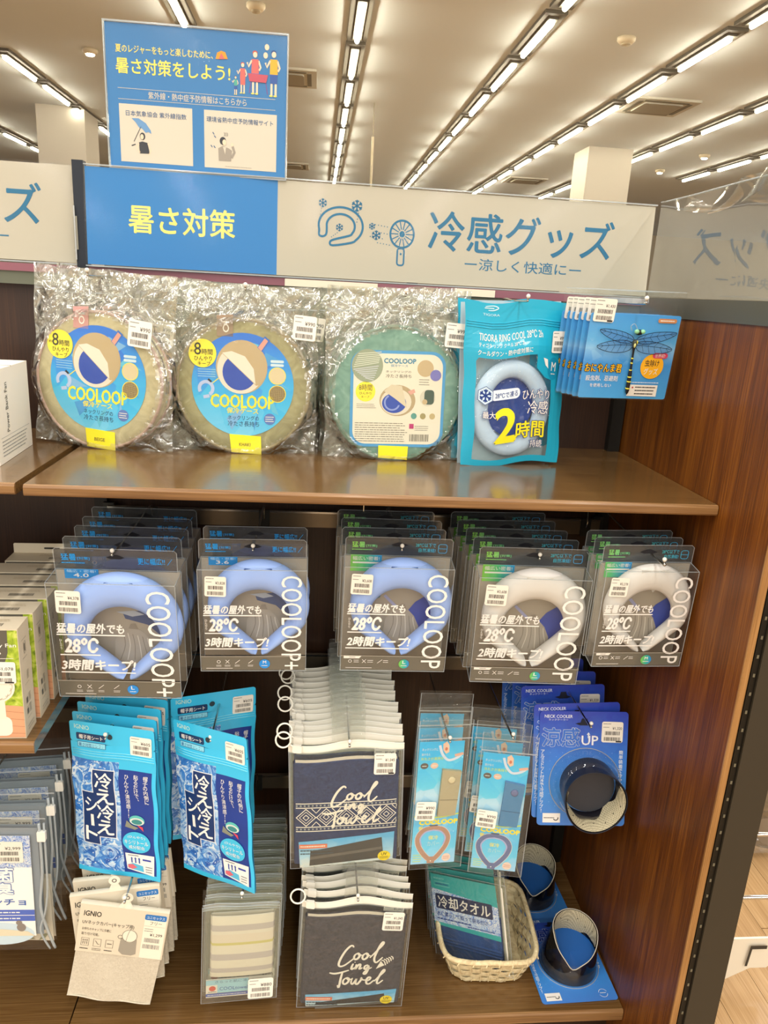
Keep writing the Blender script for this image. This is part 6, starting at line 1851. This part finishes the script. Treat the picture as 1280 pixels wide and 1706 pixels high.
for k, (p_, r_) in enumerate((((-0.3690, 1.3180, 0.1450), (1, -2.5, 6)), ((-0.3650, 1.3500, 0.1500), (1, -4.5, 2)), ((-0.3590, 1.3800, 0.1540), (1, -3.5, 2)), ((-0.3560, 1.4080, 0.1570), (1, -4, 1)))):
    clone(nv, p_, r_, 'white neck cover with a cream header card, %s on its hook' % ORD[k + 1])

# ------------------------------------------------------------------ striped towels in small zip bags
STRIPE = stripes('striped_towel', [(0.0, '#e8e0cc'), (0.012, '#c8beb8'), (0.024, '#e9e1ce'), (0.044, '#c9bfba'), (0.060, '#e9e1ce'), (0.082, '#d6cc80'), (0.088, '#e9dcc8'), (0.108, '#eae2d0'), (0.116, '#c8beb8'), (0.130, '#ebe3d0'), (0.150, '#e0ddd4')])
HAZY = clear('hazy_bag', '#eef0ea', 0.10, 1.4, 0.15, 0.3, 40, 1.0, veilc='#dcdccf')
def stripe_bag(lab, loc, rot):
    W, Hh = 0.160, 0.240
    t = thing('striped_towel_bag', lab, 'towel bag', loc, rot)
    X = lambda u: (u - 0.5) * W
    Z = lambda v: (1 - v) * Hh
    b = MB()
    b.surf(lambda u, v: (X(0.10 + 0.80 * u), -0.004 * math.sin(PI * u) ** 0.5 - 0.004 * math.sin(PI * v) ** 0.5, v * 0.152), 12, 10, STRIPE)
    for sgn in (0, 1):
        b.surf(lambda u, v: (X(0.10 + 0.80 * sgn) + (-0.003 if sgn == 0 else 0.003) * math.sin(PI * u), u * 0.010 - 0.001, v * 0.152), 4, 6, STRIPE)
    b.rect(X(0.10), 0, X(0.90), 0.152, 0.009, STRIPE)
    o = b.build('towel', t); o.location = (0.004, 0, 0.058)
    p = MB(); y = -0.0015
    p.rect(X(0.06), Z(0.985), X(0.93), Z(0.79), 0.0008, M('#efe8dc', 0.5)); p.rect(X(0.06), Z(0.93), X(0.62), Z(0.795), y, M('#a4d4e2', 0.5)); p.rect(X(0.06), Z(0.965), X(0.62), Z(0.935), y, M('#4a62b8', 0.5)); p.rect(X(0.06), Z(0.93), X(0.21), Z(0.845), y - 0.0002, M('#eee6d8', 0.5)); p.disc(X(0.145), Z(0.88), 0.0072, 0.0065, y - 0.0004, M('#d8503c', 0.5), 18)
    p.dashes(X(0.09), Z(0.922), X(0.20), Z(0.908), 1, y - 0.0004, INK, 0.8)
    p.text('さらっと肌に涼', X(0.18), Z(0.828), X(0.60), Z(0.800), y - 0.0002, M('#4a6a90', 0.5)); p.text('COOLtowel', X(0.24), Z(0.905), X(0.61), Z(0.870), y - 0.0002, M('#4a6ab0', 0.5), 0.008); p.dashes(X(0.08), Z(0.958), X(0.60), Z(0.942), 1, y - 0.0002, WHITE, 0.7)
    p.build('card_print', t)
    b = MB(); b.rect(X(0), 0, X(1), Z(0.02), -0.010, HAZY, 8, 10); b.rect(X(0), 0, X(1), Z(0), 0.011, HAZY, 4, 4); b.stroke([(X(0), Z(0)), (X(0), 0.0008), (X(1), 0.0008), (X(1), Z(0))], 0.0014, -0.0101, CLEAR_EDGE); b.rect(X(0), Z(0.0), X(1), Z(-0.14), 0.0, CLEAR); b.build('bag_film', t)
    b = MB()
    for v in (0.0, 0.03, 0.055):
        b.tube([(X(i / 10), -0.006 + 0.002 * math.sin(i), Z(v) + 0.0025 * math.sin(i * 0.5)) for i in range(11)], 0.0012, CLEAR_EDGE, 5)
    b.rect(X(0.01), Z(0.06), X(0.99), Z(0.0), -0.0045, clear('zip_haze', '#e8ece4', 0.30, 1.4, 0.2), 6, 1); b.build('zip_strip', t)
    price_tag(t, X(0.615), Z(0.985), X(0.95), Z(0.775), -0.0108, '¥880', 19, 0, False)
    return t
sb = stripe_bag('striped towel in a small clear zip bag, the front one', (-0.1265, 1.2988, 0.1139), (-3.7, 1.3, 4.7))
stack(sb, 11, (0.0012, 0.0260, 0.0012), 'striped towel zip bag, {} on its hook, mostly zip edge showing', 1.0, 13, (0.2, -0.2, -0.4))

# ------------------------------------------------------------------ woven basket with cooling towel packs
BAMBOO = mottled('bamboo_strip', [(0.25, '#c9b083'), (0.55, '#e6d5a8'), (0.8, '#f0e4c0')], 60, 0.6, 'noise', 0.3)
t = thing('woven_basket', 'pale bamboo basket holding navy towel packs on the deck', 'basket', (0.437, 1.325, 0.0815), (0, 0, -3))
bx, by, bh = 0.088, 0.225, 0.072
def per(s, k, off=0.0):
    """rounded rectangle outline, s in 0..1; k 0 base .. 1 rim"""
    hx = bx + (0.113 - bx) * k + off
    y0, y1 = 0.020 * (1 - k) - off, by + 0.03 * k + off
    cyy, hy = (y0 + y1) / 2, (y1 - y0) / 2
    a = 2 * PI * s
    n = 5.0
    c, s_ = math.cos(a), math.sin(a)
    r = (abs(c) ** n + abs(s_) ** n) ** (-1 / n)
    return (hx * r * c, cyy + hy * r * s_)
NS = 30
b = MB(); b.surf(lambda u, v: (per(u, 0.02)[0] * v, 0.12 + (per(u, 0.02)[1] - 0.12) * v, 0.003), 32, 2, BAMBOO, True, True); b.build('base', t)
for row in range(6):
    k0, k1 = row / 6 - 0.02, (row + 1) / 6 + 0.03
    def strip(u, v, row=row, k0=k0, k1=k1):
        k = k0 + (k1 - k0) * v
        off = 0.0024 * math.cos(NS / 2 * 2 * PI * u + PI * row) + 0.0008 * math.sin(PI * v)
        p = per(u, k, off)
        return (p[0], p[1], 0.004 + k * bh + 0.0012 * math.sin(u * 37 + row))
    b = MB(); b.surf(strip, NS * 4, 2, BAMBOO, True, True); b.build('woven_strip', t)
st0 = None
for i in range(NS):
    s = (i + 0.5) / NS
    p0_, p1_ = per(s, 0.0), per(s, 1.0)
    b = MB(); b.tube([(p0_[0], p0_[1], 0.002), ((p0_[0] + p1_[0]) / 2, (p0_[1] + p1_[1]) / 2, bh / 2), (p1_[0], p1_[1], bh)], 0.0017, BAMBOO, 4); b.build('stake', t)
b = MB(); b.tube([(*per(i / 60, 1.0), bh + 0.004 + 0.001 * math.sin(i * 1.3)) for i in range(60)], 0.0062, BAMBOO, 7, True); b.build('rim', t)
for j in range(26):
    s = j / 26
    a, c = per(s, 1.0, 0.0066), per(s + 0.014, 1.0, -0.0066)
    b = MB(); b.tube([(a[0], a[1], bh - 0.002), ((a[0] + c[0]) / 2, (a[1] + c[1]) / 2, bh + 0.0105), (c[0], c[1], bh - 0.002)], 0.0016, BAMBOO, 4); b.build('rim_wrap', t)

ICE2 = mottled('ice_print_fine', [(0.2, '#3a4fb0'), (0.4, '#6f9ae0'), (0.55, '#c8d8ee'), (0.7, '#eef0ee'), (0.85, '#7fb4e6')], 70, 0.3)
NAVYTOWEL = knit('navy_mesh_towel', '#1c4a8c', '#12305e', 500)
def towel_pack(lab, loc, rot):
    W, Hh = 0.172, 0.215
    t = thing('cooling_towel_pack', lab, 'towel pack', loc, rot)
    X = lambda u: (u - 0.5) * W
    Z = lambda v: (1 - v) * Hh
    b = MB(); b.surf(lambda u, v: (X(0.03 + 0.93 * u), -0.001 - 0.004 * math.sin(PI * u) ** 0.6, v * Hh * 0.60), 10, 8, NAVYTOWEL)
    for z in (0.30, 0.36, 0.42):
        b.tube([(X(0.03 + 0.93 * i / 8), -0.004, Hh * z * 0.6 - 0.004 * i / 8) for i in range(9)], 0.003, NAVYTOWEL, 6)
    b.rect(X(0.03), 0, X(0.96), Hh * 0.6, 0.008, NAVYTOWEL); b.build('towel', t)
    TQ = M('#35a8a8', 0.35); p = MB(); y = -0.006
    p.poly([(X(0), Z(0)), (X(0.95), Z(0)), (X(0.96), Z(0.25)), (X(0), Z(0.17))], y, TQ); p.poly([(X(0), Z(0.17)), (X(0.96), Z(0.19)), (X(0.97), Z(0.60)), (X(0), Z(0.575))], y + 0.0003, ICE2); p.poly([(X(0), Z(0.565)), (X(0.97), Z(0.575)), (X(0.97), Z(0.635)), (X(0), Z(0.60))], y - 0.0001, TQ)
    p.build('header_card', t)
    p = MB(); p.rrect(X(0.05), Z(0.40), X(0.88), Z(0.225), 0.004, y - 0.0004, M('#16264e', 0.4)); p.text('冷却タオル', X(0.085), Z(0.385), X(0.85), Z(0.245), y - 0.0008, WHITE, 0.016); p.build('title_lettering', t)
    p = MB(); NV2 = M('#23408c', 0.4)
    p.text('水に濡らして絞って振るだけ', X(0.05), Z(0.485), X(0.80), Z(0.430), y - 0.0008, NV2, 0.006); p.dashes(X(0.05), Z(0.535), X(0.60), Z(0.500), 1, y - 0.0008, NV2, 0.8, 5); p.dashes(X(0.50), Z(0.560), X(0.94), Z(0.535), 1, y - 0.0008, NV2, 0.8, 6); p.text('IGNIO', X(0.05), Z(0.055), X(0.20), Z(0.035), y - 0.0004, M('#9fe0dc', 0.4)); p.stroke([(X(0.05), Z(0.13)), (X(0.28), Z(0.13)), (X(0.28), Z(0.085)), (X(0.05), Z(0.085))], 0.0007, y - 0.0004, M('#9fe0dc', 0.4), closed=True); p.dashes(X(0.07), Z(0.12), X(0.26), Z(0.095), 1, y - 0.0004, NV2, 0.8); p.build('caption_lettering', t)
    b = MB(); b.rect(X(-0.02), -0.002, X(1.10), Z(-0.03), -0.0085, FILM, 8, 8); b.rect(X(-0.02), -0.002, X(1.10), Z(-0.03), 0.0095, CLEAR); b.stroke([(X(-0.02), Z(-0.03)), (X(-0.02), -0.002), (X(1.10), -0.002), (X(1.10), Z(-0.03))], 0.0014, -0.0086, CLEAR_EDGE, closed=True); b.rect(X(1.035), 0, X(1.055), Z(0.0), -0.009, M('#e6e0d0', 0.4)); b.build('zip_bag', t)
    nest(t, 'header_card', 'title_lettering', 'caption_lettering')
    return t
tp2 = towel_pack('navy cooling towel pack in the basket, the front one', (0.4100, 1.3880, 0.0890), (-5.2, -12.7, -32.0))
stack(tp2, 4, (-0.0020, 0.0270, 0.0010), 'navy cooling towel pack in the basket, {} from the front', 0.6, 15, (0, 1.5, 2))
# ------------------------------------------------------------------ next bay: boxes and poncho bags
BOXW = M('#efe8da', 0.5)
t = thing('power_fan_box', 'tall white carton with small grey print on the upper shelf of the next bay', 'box', (-0.640, 1.368, SHZ + 0.0005), (0, 0, 3.5))
b = MB(); b.box(-0.085, 0.085, 0, 0.195, 0, 0.168, BOXW); b.build('carton', t)
b = MB(); b.poly([(-0.085, 0.168), (0.085, 0.168), (0.083, 0.172), (-0.083, 0.172)], 0.002, BOXW, 0.0012); b.build('lid_flap', t)
b = MB(); b.box(-0.084, 0.0852, 0.098, 0.0995, 0.1665, 0.1684, M('#5a544a', 0.6)); b.build('lid_seam', t)
p = MB(); GT = M('#5c584e', 0.5)
p.text('Power Bank Fan', 0.052, 0.052, 0.066, 0.142, 0, GT, 0.002, rot='ccw')
p.dashes(0.020, 0.010, 0.170, 0.042, 5, 0, GREYINK, 0.5, 3)
p.stroke([(0.015, 0.046), (0.180, 0.046)], 0.0006, 0, GREYINK)
o = p.build('side_lettering', t); o.rotation_euler = (0, 0, PI / 2); o.location = (0.0856, 0, 0)
p = MB(); p.dashes(0.03, 0.010, 0.080, 0.040, 5, -0.0004, GREYINK, 0.5, 4); p.build('front_print', t)

LEAF = mottled('leaf_photo_print', [(0.3, '#5c7a1e'), (0.5, '#a8c038'), (0.7, '#dce07a')], 40, 0.4, 'noise')
def fan_box(lab, loc):
    W, D, Hh = 0.160, 0.054, 0.215
    BOXT = M('#d9cdb4', 0.5)
    t = thing('handy_fan_box', lab, 'box', loc, (0, 0, 1.5))
    b = MB(); b.box(-W, 0, 0, D, 0, Hh, BOXT); b.build('carton', t)
    p = MB(); y = -0.0004; WT = M('#f4f0e6', 0.5)
    p.rect(-W + 0.002, 0.002, -0.001, Hh - 0.002, y, LEAF); p.poly([(-W + 0.002, Hh - 0.002), (-0.017, Hh - 0.002), (-0.019, Hh - 0.045), (-0.035, Hh - 0.095), (-W + 0.002, Hh - 0.11)], y - 0.0001, M('#5e5a50', 0.5)); p.poly([(-W + 0.002, 0.002), (-0.001, 0.002), (-0.001, 0.065), (-W + 0.002, 0.080)], y - 0.0002, M('#dba27c', 0.5))
    for i in range(4):
        p.stroke([(-W + 0.002, 0.018 + i * 0.018), (-0.001, 0.010 + i * 0.014)], 0.0008, y - 0.0003, M('#b57a58', 0.5))
    p.build('front_photo_print', t)
    p = MB()
    p.text('Handy Fan', -0.062, Hh - 0.036, -0.004, Hh - 0.027, y - 0.0004, WT, 0.006); p.text('Strap', -0.062, Hh - 0.050, -0.030, Hh - 0.041, y - 0.0004, WT, 0.006); p.rect(-0.12, Hh - 0.056, -0.010, Hh - 0.0552, y - 0.0004, WT); p.dashes(-0.075, Hh - 0.075, -0.045, Hh - 0.066, 1, y - 0.0004, WT, 0.8); p.build('lettering', t)
    p = MB(); fx = -0.044
    p.poly(rr(fx - 0.022, 0.006, fx + 0.022, 0.045, 0.012), y - 0.0005, M('#f2ead8', 0.5)); p.rect(fx - 0.013, 0.040, fx + 0.013, 0.080, y - 0.0006, M('#efe6d2', 0.5)); p.disc(fx, 0.105, 0.032, 0.032, y - 0.0007, M('#f0e8d6', 0.5), 28)
    for i in range(12):
        a = 2 * PI * i / 12
        p.ring(fx + 0.017 * math.cos(a), 0.105 + 0.017 * math.sin(a), 0.010, 0.0116, y - 0.0008, M('#c8bea8', 0.5), math.degrees(a) - 60, math.degrees(a) + 60, 6)
    p.build('fan_print', t)
    p = MB(); GT2 = M('#6a655a', 0.5)
    p.stroke([(0.022, 0.158), (0.030, 0.158), (0.030, 0.180), (0.022, 0.180)], 0.0012, 0, GT2, closed=True); p.rect(0.024, 0.162, 0.027, 0.176, 0, GT2); p.rect(0.014, 0.150, 0.034, 0.1506, 0, GT2); p.rect(0.012, 0.186, 0.036, 0.1866, 0, GT2)
    for zz in (0.105, 0.060, 0.038):
        p.dashes(0.026, zz, 0.036, zz + 0.018, 6, 0, GT2, 0.7, int(zz * 1000)); p.rect(0.014, zz - 0.006, 0.034, zz - 0.0055, 0, GT2)
        if zz < 0.1:
            p.rrect(0.014, zz + 0.002, 0.022, zz + 0.013, 0.001, 0, GT2)
    p.dashes(0.012, 0.008, 0.044, 0.020, 2, 0, GREYINK, 0.4, 7)
    o = p.build('side_print', t); o.rotation_euler = (0, 0, PI / 2); o.location = (0.0006, 0, 0)
    p = MB(); p.bars(-0.075, 0.012, -0.030, 0.024, 0, GT2, 5); p.dashes(-0.10, 0.030, -0.015, 0.042, 2, 0, M('#b8a888', 0.5), 0.5, 6); o = p.build('top_print', t); o.rotation_euler = (-PI / 2, 0, 0); o.location = (0, 0, Hh + 0.0006)
    b = MB(); b.rrect(-W + 0.001, Hh - 0.002, -0.001, Hh + 0.022, 0.003, D - 0.0012, BOXT, 0.0012); b.rrect(-0.095, Hh + 0.009, -0.062, Hh + 0.013, 0.0015, D - 0.0016, M('#2a2620', 0.6)); b.build('hang_tab', t)
    nest(t, 'front_photo_print', 'lettering', 'fan_print')
    t['group'] = 'white fan cartons'
    price_tag(t, -0.068, 0.112, -0.008, 0.154, -0.0026, '¥1,078', 21, 1)
    return t
fb = fan_box('white fan carton with a leaf photo, front one of the row', (-0.5010, 1.2470, 0.7905))
for k in range(1, 6):
    c = clone(fb, (-0.5010 + 0.0025 * k, 1.2470 + 0.0680 * k, 0.7905), (0, 0, 1.5), 'white fan carton with a leaf photo, %s of the row' % ORD[k])
    if k < 5:
        prune(c, 'hang_tab')
prune(fb, 'hang_tab')
for k in range(2):
    clone(fb, (-0.6660, 1.4500 + 0.070 * k, 0.7905), (0, 0, 0), 'white fan carton at the picture edge, %s of the second row' % ('near one' if k == 0 else 'far one'))

def poncho(lab, loc, rot):
    W, Hh = 0.235, 0.330
    t = thing('poncho_bag', lab, 'poncho bag', loc, rot)      # origin at lower outer corner, extends to -x
    b = MB(); b.rect(-W, 0.030, -0.020, Hh - 0.04, 0.006, M('#8a949c', 0.7), 6, 6); b.rect(-W, 0.030, -0.020, Hh - 0.04, 0.016, M('#8a949c', 0.7)); b.build('folded_poncho', t)
    p = MB(); WT = M('#fbfbf8', 0.5)
    p.rect(-W, 0.030, -0.034, Hh - 0.055, 0.0015, WT); p.rect(-W, Hh - 0.13, -0.034, Hh - 0.055, 0.001, ICE2); p.rect(-W, 0.068, -0.034, 0.096, 0.001, M('#4a6ac8', 0.5)); p.rect(-W, 0.082, -0.034, 0.0835, 0.0006, WT); p.build('card', t)
    p = MB(); BL = M('#2f62b4', 0.5)
    p.otext('菌', -0.110, 0.165, -0.070, 0.200, 0.0006, WT, BL, 0.002, 0.02); p.otext('臭', -0.110, 0.135, -0.072, 0.162, 0.0006, WT, BL, 0.002, 0.02); p.text('ンチョ', -0.115, 0.108, -0.050, 0.123, 0.0006, BL, 0.014); p.dashes(-0.20, 0.086, -0.060, 0.094, 1, 0.0004, WT, 0.7); p.dashes(-0.20, 0.071, -0.060, 0.079, 1, 0.0004, WT, 0.7); p.build('lettering', t)
    p = MB(); p.disc(-0.105, 0.036, 0.068, 0.028, 0.0012, M('#cfe4f0', 0.5), 30); p.poly([(-W, 0.0305), (-0.036, 0.0305), (-0.050, 0.042), (-0.10, 0.048), (-W, 0.046)], 0.0008, M('#e6dcc0', 0.5)); p.disc(-0.062, 0.052, 0.009, 0.010, 0.0005, M('#8c827a', 0.5), 14); p.disc(-0.066, 0.064, 0.006, 0.006, 0.0004, M('#8c827a', 0.5), 12); p.build('seal_print', t)
    b = MB(); b.rect(-W - 0.01, 0.0, 0.0, Hh, -0.004, CLEAR, 8, 10); b.rect(-W - 0.01, 0.0, 0.0, Hh, 0.020, CLEAR); b.rect(-W, Hh - 0.012, 0, Hh - 0.009, -0.0045, CLEAR_EDGE); b.build('clear_bag', t)
    b = MB(); b.tube(smooth([(-0.012, -0.006, Hh - 0.02), (-0.011, -0.007, Hh * 0.6), (-0.018, -0.008, Hh * 0.35), (-0.010, -0.006, 0.06), (0.004, -0.004, 0.004)], 5), 0.0030, CLEAR_EDGE, 6); b.tube(smooth([(-0.003, -0.005, Hh - 0.02), (-0.003, -0.006, Hh * 0.5), (-0.010, -0.007, Hh * 0.3), (-0.022, -0.006, 0.05), (-0.006, -0.004, 0.002)], 5), 0.0022, CLEAR_EDGE, 6); b.build('zip_strip', t)
    b = MB(); b.rrect(-0.016, Hh - 0.060, 0.0, Hh - 0.038, 0.002, -0.010, M('#f0ece0', 0.4), 0.008); b.build('zip_slider', t)
    nest(t, 'card', 'lettering', 'seal_print')
    nest(t, 'zip_strip', 'zip_slider')
    t['group'] = 'poncho bags'
    price_tag(t, -0.115, 0.212, -0.048, 0.262, 0.0, '¥2,999', 23, 0, False)
    return t
po = poncho('clear poncho bag with a blue and white card, front one', (-0.5050, 1.3000, 0.2600), (0, 1, 0))
for k in range(1, 4):
    clone(po, (-0.5050 + 0.003 * k, 1.3000 + 0.062 * k, 0.2600 + 0.012 * k), (0, 1 - k, 1 + k), 'clear poncho bag with its zip slider showing, %s on its hook' % ORD[k])
hook(-0.640, 0.600, 1.2700, 0.560, 'steel display hook of the next bay carrying the poncho bags')
t = thing('hook_rail', 'flat steel hook rail of the next bay behind the poncho bags', 'rail', (-1.09, 1.70, 0.56))
b = MB(); b.box(-0.59, 0.58, 0, 0.010, -0.019, 0.019, M('#7d715e', 0.3, 0.7)); b.build('bar', t)
for s in (-0.57, 0.57):
    b = MB(); b.box(s - 0.012, s + 0.012, 0.010, 0.045, -0.024, 0.024, DARKSTEEL); b.build('bracket', t)
t = thing('leaf_print_bag', 'pale bag with a leaf print hanging below the front poncho bag', 'bag', (-0.610, 1.330, 0.2480))
b = MB(); b.surf(lambda u, v: (-0.10 + u * 0.195, 0.004 * math.sin(PI * u), v * 0.16), 10, 6, M('#d9d2c0', 0.6)); b.surf(lambda u, v: (-0.10 + u * 0.195, 0.012, v * 0.16), 4, 3, M('#d9d2c0', 0.6)); b.build('bag_body', t)
p = MB()
for cx, cz, a in ((0.02, 0.014, 0.4), (0.045, 0.010, -0.3), (-0.02, 0.012, 0.9), (0.075, 0.012, 0.7)):
    p.poly([(cx - 0.014 * math.cos(a), cz - 0.014 * math.sin(a)), (cx + 0.003 * math.sin(a), cz - 0.004), (cx + 0.014 * math.cos(a), cz + 0.014 * math.sin(a)), (cx - 0.003 * math.sin(a), cz + 0.005)], -0.0012, M('#7c8468', 0.6))
p.build('leaf_print', t)

# ------------------------------------------------------------------ what shows past the side panel
t = thing('display_rack', 'chrome display rack on the far side of the side panel', 'rack', (1.24, 1.50, -0.10))
b = MB(); b.tube([(-0.20, 0.08, 0.18), (0.70, 0.08, 0.18)], 0.006, CHROME, 8); b.build('bar', t)
b = MB(); b.tube([(-0.05, 0.24, 0.25), (0.70, 0.24, 0.25)], 0.006, CHROME, 8); b.build('bar', t)
b = MB(); b.poly([(-0.17, 0.0), (-0.055, 0.065), (-0.01, 0.065), (0.0, 0.075), (0.0, 0.150), (-0.01, 0.160), (-0.15, 0.160), (-0.19, 0.145)], -0.02, M('#e6ddc8', 0.5), 0.006); o = b.build('bracket_plate', t); o.location = (-0.02, -0.02, 0.005)
b = MB(); b.poly([(-0.075, 0.078), (-0.068, 0.078), (-0.064, 0.132), (-0.025, 0.132), (-0.025, 0.143), (-0.070, 0.143)], -0.0262, M('#3a352c', 0.6)); o = b.build('bracket_slot', t); o.location = (-0.02, -0.02, 0.005)
b = MB(); b.tube([(-0.14, 0.0, 0.12), (-0.19, 0.28, 0.26)], 0.010, M('#4a463e', 0.5), 6); b.build('strut', t)
b = MB(); b.tube([(0.30, 0.24, 0.0), (0.30, 0.24, 1.0)], 0.012, CHROME, 8); b.build('post', t)
BAGGREY = clear('rack_bag', '#d8d0c0', 0.28, 1.5, 0.12, 0.6, 24, 1.4, veilc='#b0a490')
for k, (x, y, z, w, h, lab) in enumerate(((1.36, 1.93, 0.02, 0.22, 0.32, 'crumpled clear garment bag on the rack past the panel, lower one'), (1.44, 2.02, 0.36, 0.22, 0.34, 'crumpled clear garment bag on the rack past the panel, upper one'))):
    t = thing('garment_bag', lab, 'garment bag', (x, y, z - 0.1))
    b = MB(); b.surf(lambda u, v: (u * w, 0.02 * math.sin(PI * u) * math.sin(v * 7 + k), v * h), 10, 10, BAGGREY); b.build('bag_film', t)
    b = MB(); b.surf(lambda u, v: (0.02 + u * (w - 0.04), 0.02 + 0.015 * math.sin(u * 6 + v * 3), 0.01 + v * (h - 0.03)), 8, 8, M('#8d7f6c', 0.8)); b.surf(lambda u, v: (0.02 + u * (w - 0.04), 0.05, 0.01 + v * (h - 0.03)), 4, 4, M('#8d7f6c', 0.8)); b.build('garment', t)
    if k == 1:
        p = MB(); p.rect(0.03, h - 0.17, w - 0.01, h - 0.02, -0.012, M('#ded6c6', 0.5)); p.dashes(0.05, h - 0.15, w - 0.03, h - 0.04, 5, -0.0125, INK, 0.5, 3); p.build('white_label', t)
t = thing('distant_banner', 'white banner with red letters showing over the side panel cap', 'banner', (1.70, 3.0, 0.0))
b = MB(); b.box(-0.45, 0.75, 0, 0.02, 1.50, 1.612, M('#efe6d6', 0.5)); b.build('board', t)
p = MB(); p.text('UPF', -0.33, 1.55, -0.10, 1.606, -0.001, M('#d02c3c', 0.5), 0.02); p.build('lettering', t); p = MB(); p.text('OFF', 0.06, 1.55, 0.22, 1.598, -0.001, M('#d02c3c', 0.5)); p.build('lettering', t)
for x in (-0.40, 0.70):
    b = MB(); b.tube([(x, 0.01, -0.10), (x, 0.01, 1.50)], 0.012, DARKSTEEL, 6); b.build('leg', t)
finish()
